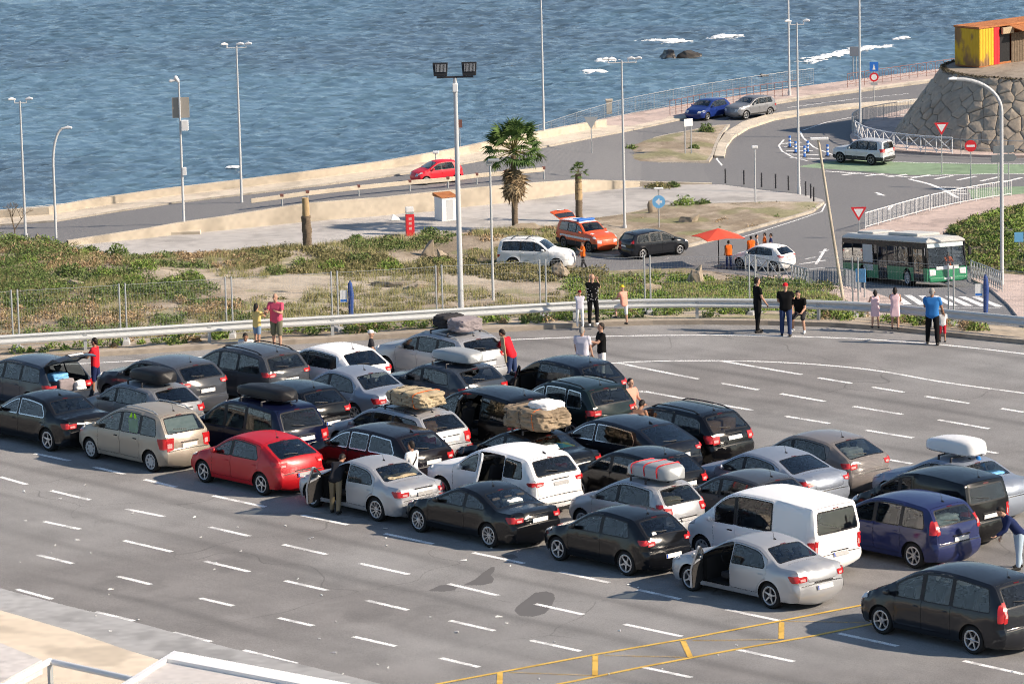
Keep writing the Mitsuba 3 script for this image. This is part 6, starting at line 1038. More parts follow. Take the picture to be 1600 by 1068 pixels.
def on_roof(carkey, dx=0.0, dz=.16, dy=0.0):
    M, c = CARS[carkey]; x = (c.rr[0] + c.rf[0]) / 2 + dx; s = c.s_at(x, c.H + .2); o = c.top(np.array([[s, 0.]]))[0]; return M @ mat(x, dy, o[2] + dz)
def add_box(carkey, label, L_, W_, H_, bsdf, dx=0, straps=False, dz=.13):
    k = thing('roof_box', label, 'roof box'); M = on_roof(carkey, dx, dz); m = roofbox(L_, W_, H_); part(k, 'lid', shp(m, bsdf, 50), M)
    b = roofbox(L_ * .985, W_ * .985, H_ * .3); b.apply_translation((0, 0, -.045)); part(k, 'base', shp(b, 'dark_metal', 50), M)
    if straps:
        for x in (-.55, -.05, .45): part(k, 'strap', shp(cat([tube(p, q, .016, n=5) for p, q in zip(*(lambda P: (P[:-1], P[1:]))([np.array([x * L_ / 1.9 + .04 * math.sin(3 * t), W_ * .515 * math.copysign(abs(math.cos(t)) ** .42, math.cos(t)), H_ * .80 * (1 - .1 * (x > .3)) * abs(math.sin(t)) ** .55]) for t in np.linspace(0, PI, 15)]))]), 'red_sign'), M)
    return k
add_box(C4, 'short glossy black roof box on the small grey hatchback', 1.75, .82, .40, 'black', -.1)
add_box(C10, 'long flat black roof box on the navy minivan', 2.35, .80, .34, 'black', .1, dz=.12)
add_box(C19, 'pale silver roof box on the grey crossover', 1.95, .80, .36, 'galv', -.05)
add_box(C26, 'grey roof box tied down with red straps on the small silver hatchback', 1.75, .86, .42, 'galv', -.1, True, dz=.13)
add_box(C32, 'large white roof box on the silver saloon at the right', 1.85, .84, .42, 'white_metal', .15, dz=.17)
def lump(lx, ly, lz, amp, seed, sub=5, fold=2.6, box_=6.0):
    m = trimesh.creation.icosphere(subdivisions=4); v = m.vertices; p = np.sum(np.abs(v) ** box_, 1) ** (-1 / box_); v = v * p[:, None]; q = v * [lx, ly, lz * 1.3]; n = meshkit.fbm(q * fold + seed * 3.3, 4, seed) - .5; r = .5 - np.abs(meshkit.noise(q * fold * 1.9 + seed, seed + 2) - .5) * 2
    v = v * (1 + amp * n + amp * .5 * r)[:, None]; m.vertices = v * [lx / 2, ly / 2, lz / 2]; return m
def bundle(name, label, cat_, carkey, dims, amp, bsdf, dx, seed, dz=.1, ropes=True):
    k = thing(name, label, cat_); M = on_roof(carkey, dx, dz + dims[2] / 2); part(k, 'wrapping', shp(lump(*dims, amp, seed), bsdf, 45), M)
    if ropes:
        for x in (-.30, .02, .33): part(k, 'rope', shp(pipe([np.array([x * dims[0] + .03 * math.sin(5 * t), dims[1] * .53 * math.copysign(abs(math.cos(t)) ** .4, math.cos(t)), dims[2] * .54 * math.copysign(abs(math.sin(t)) ** .4, math.sin(t))]) for t in np.linspace(0, 2 * PI, 17)], .012, 4), 'orange_cloth' if x < 0 else 'dark_metal'), M)
    return k
procmat('tarp_pale', f_conc((.36, .285, .18), (.52, .43, .29), 2.5)); procmat('tarp_brown', f_conc((.22, .165, .115), (.37, .29, .20), 2.5)); procmat('tarp_dark', f_conc((.02, .02, .022), (.05, .047, .05), 2.0)); procmat('tarp_grey', f_conc((.22, .19, .20), (.34, .30, .31), 2.0)); procmat('cardboard', f_conc((.36, .20, .13), (.50, .30, .20), 2.0))
bundle('roof_bundle', 'pale tan tarpaulin bundle roped on the silver estate car', 'bundle', C12, (1.5, .98, .42), .28, 'tarp_pale', -.25, 3)
bk = bundle('roof_bundle', 'big brown tarpaulin bundle roped high on the dark saloon', 'bundle', C22, (1.6, 1.15, .56), .28, 'tarp_brown', -.15, 5)
part(bk, 'white_sack', shp(lump(.75, .75, .32, .25, 9), 'white_plaster', 45), on_roof(C22, -.45, .70, -.1))
bundle('roof_bag', 'black bags at the front of the load on the pearl white off-roader', 'bag', C20, (.62, .85, .38), .3, 'tarp_dark', .25, 7, ropes=False)
bundle('roof_bag', 'grey and mauve luggage at the back of the load on the pearl white off-roader', 'luggage', C20, (.75, .9, .38), .28, 'tarp_grey', -.45, 8, ropes=False)
def inside(carkey, name, label, cat_, m, bsdf, pos, rz_=0, ry=0.0):
    M, c = CARS[carkey]; k = thing(name, label, cat_); put(k, shp(m, bsdf, 45), M @ mat(*pos, rz_, 1.0, ry)); return k
M5, c5 = CARS[C5]
inside(C5, 'safety_vest', 'bright green safety vest hanging in the side window of the beige minivan', 'vest', cat([hull([((x, 0, z), .02) for x, z in ((-.19, -.26), (.19, -.26), (-.21, .12), (.20, .12))]), hull([((-.20, 0, .12), .02), ((-.07, 0, .27), .02), ((-.05, 0, .12), .02)]), hull([((.19, 0, .12), .02), ((.07, 0, .27), .02), ((.05, 0, .12), .02)])]), 'hivis_green', (1.62, c5.hw - .17, 1.24), 0)
procmat('sunshade', lambda p, n, uv: mix((.50, .62, .62), (.75, .82, .82), N(p.x * 9, p.y * 9, p.z * 14)), .35, .5)
inside(C5, 'sunshade', 'crinkled silver sunshade behind the rear window of the beige minivan', 'sunshade', hull([((x, y, z), .012) for x, y, z in ((0, -.58, 0), (0, .58, 0), (.20, -.50, .40), (.20, .50, .40))]), 'sunshade', (.34, 0, 1.06))
def ball_mesh(): return trimesh.creation.icosphere(subdivisions=3, radius=.25)
procmat('beach_ball', lambda p, n, uv: mix(mix((.04, .30, .62), (.08, .50, .45), sstep(.4, .6, N(p.x * 5, p.y * 5, p.z * 5))), (.62, .62, .06), sstep(.60, .66, N(p.x * 4 + 3, p.y * 4, p.z * 4))), .4, .5)
inside(C22, 'beach_towel', 'blue green and yellow towel lying in the rear window of the dark saloon', 'towel', lump(.42, .62, .16, .3, 15), 'beach_ball', (1.12, -.28, 1.0), 0, -.3)
inside(C22, 'white_bag', 'crumpled white bag in the rear window of the dark saloon', 'bag', lump(.4, .4, .25, .35, 4), 'white_plaster', (1.05, .25, 1.06))
for i, (y, z, w) in enumerate(((-.30, 1.02, .50), (.26, 1.0, .46))): inside(C24, 'cardboard_box', ('reddish cardboard box on the right behind the rear window of the black estate', 'reddish cardboard box on the left behind the rear window of the black estate')[i], 'box', rbx(-.2, .2, -w / 2, w / 2, -.22, .22, .02), 'cardboard', (.75, y, z))
inside(C14, 'blanket', 'patterned cloth in the rear window of the silver saloon with the leaning man', 'cloth', lump(.35, .9, .18, .4, 6), 'tarp_pale', (1.0, 0, 1.03)); inside(C16, 'white_bag', 'white bag in the rear window of the black coupe', 'bag', lump(.32, .5, .24, .4, 2), 'white_plaster', (1.1, -.05, 1.0))
inside(C31, 'white_bag', 'pale bags behind the rear window of the taupe hatchback', 'bag', lump(.4, .7, .35, .4, 3), 'white_plaster', (.75, .1, 1.0)); inside(C32, 'towel', 'blue and white towel in the rear window under the large white roof box', 'towel', lump(.35, .8, .14, .3, 8), 'sky_blue', (1.0, -.1, 1.06)); inside(C34, 'white_bag', 'white bundle behind the rear window of the blue minivan', 'bag', lump(.4, .8, .35, .4, 9), 'sunshade', (.65, 0, 1.05))
inside(C26, 'plush_toy', 'pale green plush toys behind the rear window of the small silver hatchback', 'toy', lump(.3, .6, .26, .4, 10), 'tarp_pale', (.62, .1, 1.02)); inside(C12, 'red_bag', 'red and white bag behind the rear window of the silver estate', 'bag', lump(.3, .45, .40, .4, 12), 'cardboard', (.62, .35, 1.05))
inside(C1, 'suitcase', 'grey suitcase in the open boot at the left edge', 'suitcase', rbx(-.3, .3, -.35, .2, -.05, .32, .05), 'tarp_grey', (.55, .1, .70)); inside(C1, 'blue_bag', 'blue and green bag on top in the open boot at the left edge', 'bag', lump(.45, .55, .22, .35, 13), 'sky_blue', (.62, .1, 1.06)); inside(C1, 'white_bag', 'white carrier bag spilling over the sill of the open boot', 'bag', lump(.3, .35, .3, .4, 14), 'white_plaster', (.25, -.40, .76))
inside(C27, 'sticker', 'small white sticker on the rear window of the black three-door hatchback', 'sticker', hull([((x, 0, z), .006) for x, z in ((-.08, 0), (-.03, .06), (.02, .02), (.08, .06), (.06, -.01))]), 'white_metal', tuple(CARS[C27][1].top(np.array([[CARS[C27][1].s_at(*CARS[C27][1].rwb) + .10, .50]]), .012)[0]), PI / 2)

# ---------------------------------------------------------------- vehicles on the road below
def road_car(name, label, rear, front, z, shape, body, side, cat_='car', yaw=None, **k):
    key = thing(name, label, cat_); a, b = np.array(rear), np.array(front); h = b - a; h /= np.linalg.norm(h)
    if yaw is not None: h = np.array([math.cos(yaw), math.sin(yaw)])
    lf = np.array([-h[1], h[0]]); sg = 1 if side == 'L' else -1; mid = (a + b) / 2; o = mid - h * (shape.xr + shape.wb / 2) - lf * sg * (shape.hw - .11); M = mat(o[0], o[1], z, math.atan2(h[1], h[0])); make_car(key, M, shape, body, side=side, **k); CARS[key] = (M, shape); return key
V1 = road_car('small_car', 'bright red small car driving along the coast road', (-3.6, 302.47), (-5.52, 301.55), ZR + 1.17, hatch(L=3.65, W=1.64, H=1.50, wb=2.35, fo=.72, R=.29, rake=.35, wsb=(2.75, 1.0), rf=(1.95, 1.47), hf=(3.3, .86), xB=1.75), 'carmine', 'L', rim='cap', plate=None)
V2 = road_car('minivan', 'dark grey minivan turning at the checkpoint beside the orange and white off-roader', (8.24, 274.49), (10.65, 275.91), ZR, mpv(L=4.5, W=1.83, H=1.62, wb=2.75), 'anthracite', 'R', rim='five', light='tall', lights_z=(.95, 1.25))
V3 = road_car('rescue_car', 'orange and white rescue off-roader with blue roof lights and raised tailgate', (3.39, 279.14), (5.16, 276.51), ZR + .10, suv(L=4.70, W=1.85, H=1.80, wb=2.75, R=.37, hf=(4.35, 1.08), wsb=(3.30, 1.20), belt=(1.16, 1.12), rr=(.30, 1.72)), 'orange', 'R', rim='dark', tailgate=1.75, clad=.62, roof='white_metal', rear_glass='glass_dark', privacy=True)
M, c = CARS[V3]; k = part(V3, 'light_bar', shp(rbx(-.14, .14, -.62, .62, 0, .13, .04), 'blue_sign'), M @ mat(2.25, 0, 1.80)); part(V3, 'lamp_panel', shp(rbx(-.3, .3, -.35, .35, 0, .05, .02), 'blue_sign'), M @ mat(1.6, 0, 1.80)); part(V3, 'bonnet_panel', shp(rbx(-.12, .12, -.66, .66, 0, .01, .004), 'white_metal'), M @ mat(3.75, 0, 1.17, ry=.12))
part(V3, 'side_stripe', shp(bx(.7, 4.0, -c.hw - .012, -c.hw - .002, .78, .92), 'white_metal'), M)
V4 = road_car('off_roader', 'white long off-roader half hidden by scrub left of the orange rescue car', (-0.01, 271.22), (3.1, 270.25), ZR + .05, suv(L=4.85, W=1.90, H=1.84, wb=2.79, R=.38, hf=(4.45, 1.10), wsb=(3.45, 1.22), belt=(1.20, 1.15), rr=(.30, 1.78), dlo=(.45, .55)), 'white', 'R', rim='dark', rear_glass='glass_dark', privacy=True, rails='galv', bars=True)
V5 = road_car('hatchback', 'white hatchback stopped at the checkpoint railing', (15.71, 267.84), (14.55, 270.24), ZR + .02, hatch(L=4.05, W=1.75, H=1.47, wb=2.54, rake=.55), 'white', 'L', rim='five', rear_glass='glass_dark', yaw=2.469986497336053, lights_z=(.84, 1.02))
V6 = road_car('hatchback', 'dark blue hatchback stopped on the coast road beside the grey crossover', (17.0, 343.8), (15.5, 341.71), ZR, hatch(L=4.3, W=1.8, H=1.47, wb=2.6), 'royal', 'L', rim='six', yaw=-2.214297435588181)
V7 = road_car('crossover', 'grey crossover with dark lower trim beside the dark blue hatchback on the coast road', (20.32, 343.55), (18.56, 341.51), ZR, suv(L=4.35, W=1.82, H=1.60, wb=2.6), 'steelgrey', 'L', rim='six', clad=.42, rear_glass='glass_dark', privacy=True, yaw=-2.4199378027250322)
V8 = road_car('off_roader', 'old white off-roader with black lower trim driving round the roundabout', (25.5, 314.06), (24.31, 316.3), ZR, suv(L=4.6, W=1.78, H=1.76, wb=2.65, R=.38, hf=(4.3, 1.06), wsb=(3.2, 1.18), rr=(.28, 1.70)), 'pearl', 'L', rim='dark', clad=.60, rear_glass='glass_dark', yaw=2.469986497336053, lights_z=(.92, 1.2))

# ---------------------------------------------------------------- the bus
f_ = np.array([.345, -.9386]); f_ /= np.linalg.norm(f_); cp = .108; X_ = np.array([f_[0], f_[1], cp]); X_ /= np.linalg.norm(X_); Y_ = np.array([-f_[1], f_[0], 0]); Z_ = np.cross(X_, Y_); MB = np.eye(4); MB[:3, 0], MB[:3, 1], MB[:3, 2] = X_, Y_, Z_
fc = np.array((24.28, 255.01, -17.84)) + [0, 0, .02]; LBUS, WBUS, HBUS = 11.9, 2.52, 2.98; MB[:3, 3] = fc - X_ * LBUS + Y_ * WBUS / 2
plain('bus_roof', (.52, .52, .50), .6); bus = thing('city_bus', 'white and green city bus with dark windows climbing towards the lot', 'bus'); hb = WBUS / 2; bp = lambda n, m, b, sm=40, par=None, lab=None: part(par or bus, n, shp(m, b, sm), MB, lab)
arch = [Point(x, .48).buffer(.58, 12) for x in (2.9, 9.1)]
low = box(.06, .32, LBUS - .05, 1.12).difference(unary_union(arch + [box(5.1, .2, 6.4, 1.2), box(10.0, .2, 11.35, 1.2)]))
for s, nm in ((-1, 'side_panel'), (1, 'side_panel')): bp(nm, plate_m(low if s < 0 else box(.06, .32, LBUS - .05, 1.12).difference(unary_union(arch)), s * hb - .03, s * hb + .03), 'paint_busgreen')
bp('waist_band', cat([bx(.06, 5.1, -hb - .035, -hb + .02, 1.12, 1.24), bx(6.4, 10.0, -hb - .035, -hb + .02, 1.12, 1.24)]), 'black')
bp('roof', hull([((x, y, z), .09) for x in (.12, LBUS - .14) for y in (-hb + .08, hb - .08) for z in (2.62,)] + [((x, y, 2.78), .08) for x in (.3, LBUS - .35) for y in (-hb + .32, hb - .32)], 2), 'bus_roof')
for x0, x1 in ((1.2, 3.4), (5.6, 9.6)): bp('roof_unit', rbx(x0, x1, -.75, .75, 2.84, 2.98 if x0 < 2 else 3.04, .06), 'bus_roof')
bp('header_band', cat([bx(.1, LBUS - .1, s * (hb - .02) - .03, s * (hb - .02) + .03, 2.30, 2.58) for s in (-1, 1)]), 'black')
for x in (.10, 1.55, 3.0, 4.45, 5.05, 6.45, 7.9, 9.35, 9.95, 11.4): bp('pillar', cat([bx(x - .05, x + .05, -hb - .02, -hb + .04, 1.2, 2.34)]), 'black'); bp('pillar', bx(x - .05, x + .05, hb - .04, hb + .02, 1.1, 2.34), 'black')
for a, b_ in ((.15, 1.5), (1.6, 2.95), (3.05, 4.4), (6.5, 7.85), (7.95, 9.3)): bp('window', bx(a, b_, -hb + .0, -hb + .012, 1.22, 2.32), 'glass_dark'); bp('window', bx(a, b_, hb - .012, hb, 1.1, 2.32), 'glass_dark')
for a, b_ in ((5.1, 6.4), (10.0, 11.35)):
    d_k = bp('door', cat([bx(x - .03, x + .03, -hb - .02, -hb + .03, .34, 2.3) for x in (a + .03, (a + b_) / 2, b_ - .03)] + [bx(a, b_, -hb - .015, -hb + .025, .30, .40), bx(a, b_, -hb - .015, -hb + .025, 2.2, 2.3)]), 'black'); bp('door_glass', bx(a + .05, b_ - .05, -hb, -hb + .01, .4, 2.2), 'glass', par=d_k)
bp('advert_panel', bx(3.05, 4.4, -hb - .03, -hb - .02, .75, 2.3), 'pole_grey')
fx = LBUS
bp('front_panel', hull([((fx - .10, y, z), .10) for y in (-hb + .10, hb - .10) for z in (.45, 1.0)]), 'paint_busgreen'); bp('front_bumper', hull([((fx - .02, y, z), .09) for y in (-hb + .14, hb - .14) for z in (.36, .50)]), 'paint_busgreen'); bp('front_strip', rbx(fx - .04, fx + .05, -.72, .72, .98, 1.18, .02), 'white_metal')
for s in (-1, 1): bp('headlight', hull([((fx + .0, s * y, z), .05) for y, z in ((.80, .72), (1.12, .70), (.80, .95), (1.14, .98))]), 'white_metal'); bp('front_pillar', hull([((fx - .08, s * (hb - .06), 1.1), .07), ((fx - .22, s * (hb - .06), 2.55), .07)]), 'black')
bp('windscreen', hull([((fx - .03, y, 1.14), .008) for y in (-hb + .1, hb - .1)] + [((fx - .17, y, 2.25), .008) for y in (-hb + .1, hb - .1)]), 'glass'); bp('destination_board', hull([((fx - .14, y, 2.30), .02) for y in (-hb + .12, hb - .12)] + [((fx - .18, y, 2.58), .02) for y in (-hb + .12, hb - .12)]), 'sunshade'); bp('number_plate', rbx(fx + .07, fx + .085, -.26, .26, .40, .52, .005), 'plate')
bp('wiper', tube((fx + .03, -.6, 1.16), (fx - .05, .2, 1.75), .015), 'black'); bp('rear_wall', rbx(.0, .08, -hb + .02, hb - .02, .35, 2.6, .03), 'white_metal')
for s in (-1, 1): bp('mirror', cat([tube((fx - .1, s * (hb - .05), 2.45), (fx + .22, s * (hb + .12), 2.2), .02), rbx(fx + .16, fx + .28, s * (hb + .12) - .10, s * (hb + .12) + .10, 1.72, 2.2, .04)]), 'black')
bp('interior', cat([bx(.1, fx - .2, -hb + .06, hb - .06, .33, .42), bx(fx - .55, fx - .2, -hb + .1, hb - .1, .4, 1.1)]), 'interior')
for i, x in enumerate(np.arange(1.2, 9.6, .85)):
    for s in (1,) + ((-1,) if not 4.9 < x < 6.6 else ()): bp('seat', cat([rbx(x - .2, x + .2, s * .72 - .42, s * .72 + .42, .85, .98, .04), rbx(x - .24, x - .14, s * .72 - .42, s * .72 + .42, .9, 1.55, .04)]), 'seat_cloth')
for xw in (2.9, 9.1):
    for s in (-1, 1):
        Mw = MB @ mat(xw, s * (hb - .17), .48) @ np.diag([.48, s * .62, .48, 1]); wk = numbered(bus + '__wheel'); put(wk, TYRE_IN, Mw); part(wk, 'tyre', TYRE, Mw); part(wk, 'rim', RIM['cap'], Mw)

# ---------------------------------------------------------------- checkpoint parasol
x, y = (12.85, 270.75); k = thing('parasol', 'orange-red square parasol on a dark pole at the checkpoint', 'parasol'); M = mat(x, y, ZR, .35); hp = 2.25
part(k, 'pole', shp(tube((0, 0, 0), (0, 0, hp + .1), .035), 'dark_metal', 40), M)
cv = np.array([[0, 0, hp + .12]] + [[a, b, hp - .42 + (.10 if abs(a) != abs(b) else 0)] for a, b in ((-1.25, -1.25), (0, -1.25), (1.25, -1.25), (1.25, 0), (1.25, 1.25), (0, 1.25), (-1.25, 1.25), (-1.25, 0))]); i = np.arange(8)
part(k, 'canopy', shp(skirted(cv, cv - [0, 0, .03], np.c_[i * 0, i + 1, (i + 1) % 8 + 1]), 'umbrella_red'), M); cr = [part(k, 'rib', shp(tube(cv[0] - [0, 0, .06], cv[j] - [0, 0, .05], .012, n=5), 'dark_metal'), M) for j in (1, 3, 5, 7)]
part(k, 'foot', shp(tube((0, 0, 0), (0, 0, .12), .3, .27, 14), 'concrete_grey', 40), M)

# ---------------------------------------------------------------- roofs and frame below the camera
A_ = np.array((-7.02, 87.96, 3.0)); B_ = np.array((-7.78, 85.65, 3.0)); D_ = np.array((-3.73, 85.25, 3.0)); E_ = np.array((-5.37, 85.31, 3.0))
u = (B_ - A_) / np.linalg.norm(B_ - A_); w_ = (D_ - A_) / np.linalg.norm(D_ - A_)
def quad(p, a, b, z0, z1): return slab(Polygon([p[:2], (p + a)[:2], (p + a + b)[:2], (p + b)[:2]]).buffer(0), z0, z1)
k = thing('canopy_roof', 'pale flat canopy roof with white edges in the bottom left foreground', 'canopy'); part(k, 'deck', shp(quad(A_ + u * .12 + w_ * .1, u * 7, w_ * 14, 2.82, 2.98), 'roof_pale')); 
part(k, 'edge_beam', shp(quad(A_, u * 7.2, w_ * .12, 2.72, 3.06), 'white_metal')); part(k, 'edge_beam', shp(quad(A_ + u * .0 + w_ * .121, u * .60, w_ * 14, 2.72, 3.06), 'white_plaster'))
for t in (.5, 5): part(k, 'column', shp(tube(tuple((A_ + u * .6 + w_ * t)[:2]) + (0,), tuple((A_ + u * .6 + w_ * t)[:2]) + (2.8,), .09), 'white_metal', 40))
A_ = np.array((-9.68, 89.17, 2.6)); B_ = np.array((-10.32, 87.44, 2.6)); D_ = np.array((-7.87, 87.52, 2.6)); u = (B_ - A_); w_ = (D_ - A_)
k = thing('tube_structure', 'white square-tube frame with a corner post in the bottom left corner', 'frame'); part(k, 'beam', shp(hull([(A_, .07), (A_ + u * 4, .07)]), 'white_metal')); part(k, 'beam', shp(hull([(A_ + w_ * .05, .07), (A_ + w_ * .99, .07)]), 'white_metal')); part(k, 'post', shp(tube(A_ - [0, 0, .06], A_ * [1, 1, 0], .06, n=4), 'galv')); part(k, 'post', shp(tube(A_ + w_ * .98 - [0, 0, .06], (A_ + w_ * .98) * [1, 1, 0], .06, n=4), 'galv'))
k = thing('pale_slab', 'pale stained concrete slab roof at the very bottom left', 'slab'); C_ = np.array((-9.98, 90.95, 2.2)); put(k, shp(slab(Polygon([*[(-11.99, 93.23), (-11.09, 92.51), (-10.03, 90.9), (-10.71, 89.03), (-11.9, 85.89), (-13.33, 92.91)]]), 1.9, 2.2), 'roof_pale'))
# litter on the asphalt
ms = []; g = np.random.default_rng(5)
for i in range(170):
    a, b = g.uniform(-12, 1.5), g.uniform(58, 125); p = LN * (LA + a) + LD * b; s = g.uniform(.008, .030) * (1 if g.random() < .9 else 1.9); ms.append(hull([((p[0], p[1], .012), .01), ((p[0] + s * g.normal(), p[1] + s * g.normal(), .012), .01), ((p[0] + s * g.normal(), p[1] + s * g.normal(), .02 + .4 * s), .01), ((p[0] + 2 * s * g.normal(), p[1] + s * g.normal(), .012), .012)]))
k = numbered('litter'); tag(k, 'scattered pale scraps of litter on the asphalt of the lot', 'litter', None, 'stuff'); put(k, shp(cat(ms), 'white_plaster'))

# ---------------------------------------------------------------- people
plain('skin', (.46, .27, .19), .6, .3); plain('skin_tan', (.34, .18, .115), .6, .3); plain('hair_dark', (.018, .013, .011), .6, .3); plain('hair_grey', (.30, .28, .26), .7, .2); plain('shoe_white', (.72, .72, .72), .6, .2); plain('shoe_dark', (.03, .028, .027), .6, .3); plain('eye_dark', (.02, .015, .012), .3)
CLOTH = dict(red=(.60, .022, .035), navy=(.02, .03, .09), yellow=(.70, .52, .20), denim=(.20, .29, .42), pink=(.66, .10, .17), olive=(.16, .16, .11), white=(.74, .74, .74), black=(.010, .010, .011), lavender=(.62, .60, .68), salmon=(.72, .33, .25), jeans=(.035, .055, .13), rose=(.74, .52, .56), blue=(.035, .17, .46), orange=(.85, .17, .03), khaki=(.28, .22, .14), darkgrey=(.03, .03, .035), grey=(.28, .30, .33), paleblue=(.42, .52, .62), crimson=(.50, .03, .05), capyellow=(.78, .55, .05), maroon=(.20, .02, .03))
for k_, c in CLOTH.items(): plain('cloth_' + k_, c, .9, .1)
def frame_dir(v):
    v = np.asarray(v, float); return v / np.linalg.norm(v)
def chain(balls, wide=0): return [hullm([balls[i], balls[i + 1]]) for i in range(len(balls) - 1)]
def hand(w, d, side, curl=.5, s=1.0):
    """palm, four fingers of unequal length and a thumb; w the wrist, d the forearm's direction"""
    d = frame_dir(d); a = np.cross(d, [0, 0, 1.]) if abs(d[2]) < .9 else np.cross(d, [1., 0, 0]); a = frame_dir(a); n = np.cross(a, d) * side; ms = [hullm([(w, .024 * s)] + [(w + d * .085 * s + a * x * s, .014 * s) for x in (-.032, .032)])]
    for x, l in ((-.034, .062), (-.012, .076), (.011, .080), (.033, .070)):
        p0 = w + d * .085 * s + a * x * s; p1 = p0 + (d * math.cos(curl * .6) + n * math.sin(curl * .6)) * l * .5 * s + a * x * .12; p2 = p1 + (d * math.cos(curl * 1.6) + n * math.sin(curl * 1.6)) * l * .5 * s; ms += chain([(p0, .0095 * s), (p1, .009 * s), (p2, .0075 * s)])
    t0 = w + d * .03 * s - a * .026 * s; t1 = t0 + (d * .6 - a * .75 + n * .25) * .04 * s; t2 = t1 + (d * .9 - a * .2 + n * .4) * .032 * s; ms += chain([(t0, .014 * s), (t1, .011 * s), (t2, .009 * s)]); return ms
def soft(ms, edge=.035, it=4):
    m = m3.Manifold.batch_boolean(ms, m3.OpType.Add); t = tri(m.refine_to_length(edge)); trimesh.smoothing.filter_taubin(t, .5, .53, it); return t
PEOPLE = {}
def person(label, pos, face, H=1.75, z=0.0, top='black', bottom='black', sleeves='short', legs='long', shoes='shoe_dark', hair='hair_dark', hairlen='short', cap=None, skin='skin', lean=0.0, twist=0.0, head_pitch=0.0, head_yaw=0.0,
           arms=((10, 8, 15), (10, 8, 15)), leg=((4, 3, 0), (-4, 3, 4)), dress=False, bulk=1.0, cat_='person', group=None, vest=None, shirtless=False, lift=0.0):
    k = thing('person', label, cat_, group); s = H / 1.75; R = lambda d: math.radians(d); bw = bulk * s
    hipz = .91 * s; pel = np.array([0, 0, hipz]); up = np.array([math.sin(R(lean)), 0, math.cos(R(lean))]); fw = np.array([math.cos(R(lean)), 0, -math.sin(R(lean))]); lt = np.array([0, 1., 0])
    tw = R(twist); ltS = frame_dir(lt * math.cos(tw) - fw * math.sin(tw)); fwS = np.cross(ltS, up)
    chest = pel + up * .34 * s; neck = pel + up * .52 * s; headc = neck + up * .16 * s * .55 + frame_dir(up + fwS * math.sin(R(head_pitch)) * .6) * .095 * s
    body, shirt, trous, shoe = [], [], [], []
    legsJ, armsJ = [], []
    for sd, (fp, ab, kn) in zip((1, -1), leg):
        h = pel + lt * sd * .095 * bw + np.array([0, 0, -.03 * s]); th = np.array([math.sin(R(fp)), sd * math.sin(R(ab)), -math.cos(R(fp))]); th = frame_dir(th); kne = h + th * .43 * s; q = R(fp - kn); sh = frame_dir([math.sin(q), sd * math.sin(R(ab)) * .6, -math.cos(q)]); ank = kne + sh * .41 * s; legsJ.append((h, kne, ank, frame_dir([math.cos(q) if abs(q) < 1 else 1, 0, 0])))
    for sd, (fp, ab, el) in zip((1, -1), arms):
        sho = pel + up * .49 * s + ltS * sd * .185 * bw; d0 = frame_dir(-up * math.cos(R(fp)) + fwS * math.sin(R(fp)) + ltS * sd * math.tan(R(ab)) * .8); elb = sho + d0 * .29 * s; bend = R(el); ax = frame_dir(np.cross(d0, fwS + .0 * up) if abs(d0 @ fwS) < .9 else np.cross(d0, up)); fwd = frame_dir(np.cross(ax, d0)); fwd = fwd if fwd @ (fwS + up * .3) > 0 else -fwd; d1 = frame_dir(d0 * math.cos(bend) + fwd * math.sin(bend) - ltS * sd * .25 * math.sin(bend)); wr = elb + d1 * .25 * s; armsJ.append((sho, elb, wr, d1))
    # the body: one skin
    body += [hullm([(headc + up * .03 * s, np.array([.092, .076, .105]) * s), (headc - up * .075 * s + fwS * .03 * s, .050 * s)], 2), hullm([(neck - up * .04 * s, .058 * s), (headc - up * .05 * s, .052 * s)])]
    hy = R(head_yaw); hf = frame_dir(fwS * math.cos(hy) + ltS * math.sin(hy)); hl = np.cross(up, hf)
    body += [hullm([(headc + hf * .088 * s + up * .015 * s, .010 * s), (headc + hf * .108 * s - up * .022 * s, .014 * s), (headc + hf * .08 * s - up * .028 * s, .018 * s)]), hullm([(headc + hf * .070 * s - up * .066 * s + hl * x * s, .014 * s) for x in (-.022, .022)])]
    for x in (-1, 1): body.append(hullm([(headc + hl * x * .080 * s + up * .012 * s, .018 * s), (headc + hl * x * .080 * s - up * .03 * s, .012 * s)]))
    torso = lambda g: [hullm([(pel + lt * x * .085 * bw - up * .02 * s, (.095 + g) * bw) for x in (-1, 1)] + [(pel + up * .16 * s + lt * x * .075 * bw, (.088 + g) * bw) for x in (-1, 1)]), hullm([(pel + up * .16 * s + lt * x * .075 * bw, (.088 + g) * bw) for x in (-1, 1)] + [(chest + ltS * x * .095 * bw, (.092 + g) * bw) for x in (-1, 1)]), hullm([(chest + ltS * x * .095 * bw, (.092 + g) * bw) for x in (-1, 1)] + [(pel + up * .475 * s + ltS * x * .145 * bw, (.055 + g) * bw) for x in (-1, 1)] + [(neck - up * .02 * s, (.055 + g) * s)])]
    body += torso(0)
    for (h, kn, an, _) in legsJ: body += chain([(h, .086 * bw), (h * .35 + kn * .65, .068 * bw), (kn, .055 * s), (kn * .65 + an * .35, .056 * s), (an, .036 * s)])
    hands = []
    for sd, (sh, el, wr, d1) in zip((1, -1), armsJ): body += chain([(sh, .056 * bw), (el, .040 * s), (el * .7 + wr * .3, .039 * s), (wr, .027 * s)]); hands += hand(wr, d1, sd, .55, s * .95)
    low = min(min(j[2][2] for j in legsJ) - .075 * s, 9); dz = -low + lift; M = mat(pos[0], pos[1], z + dz, face)
    bm = soft(body); hm_ = tri(m3.Manifold.batch_boolean(hands, m3.OpType.Add)); part(k, 'body', shp(cat([bm, hm_]), skin, 60), M)
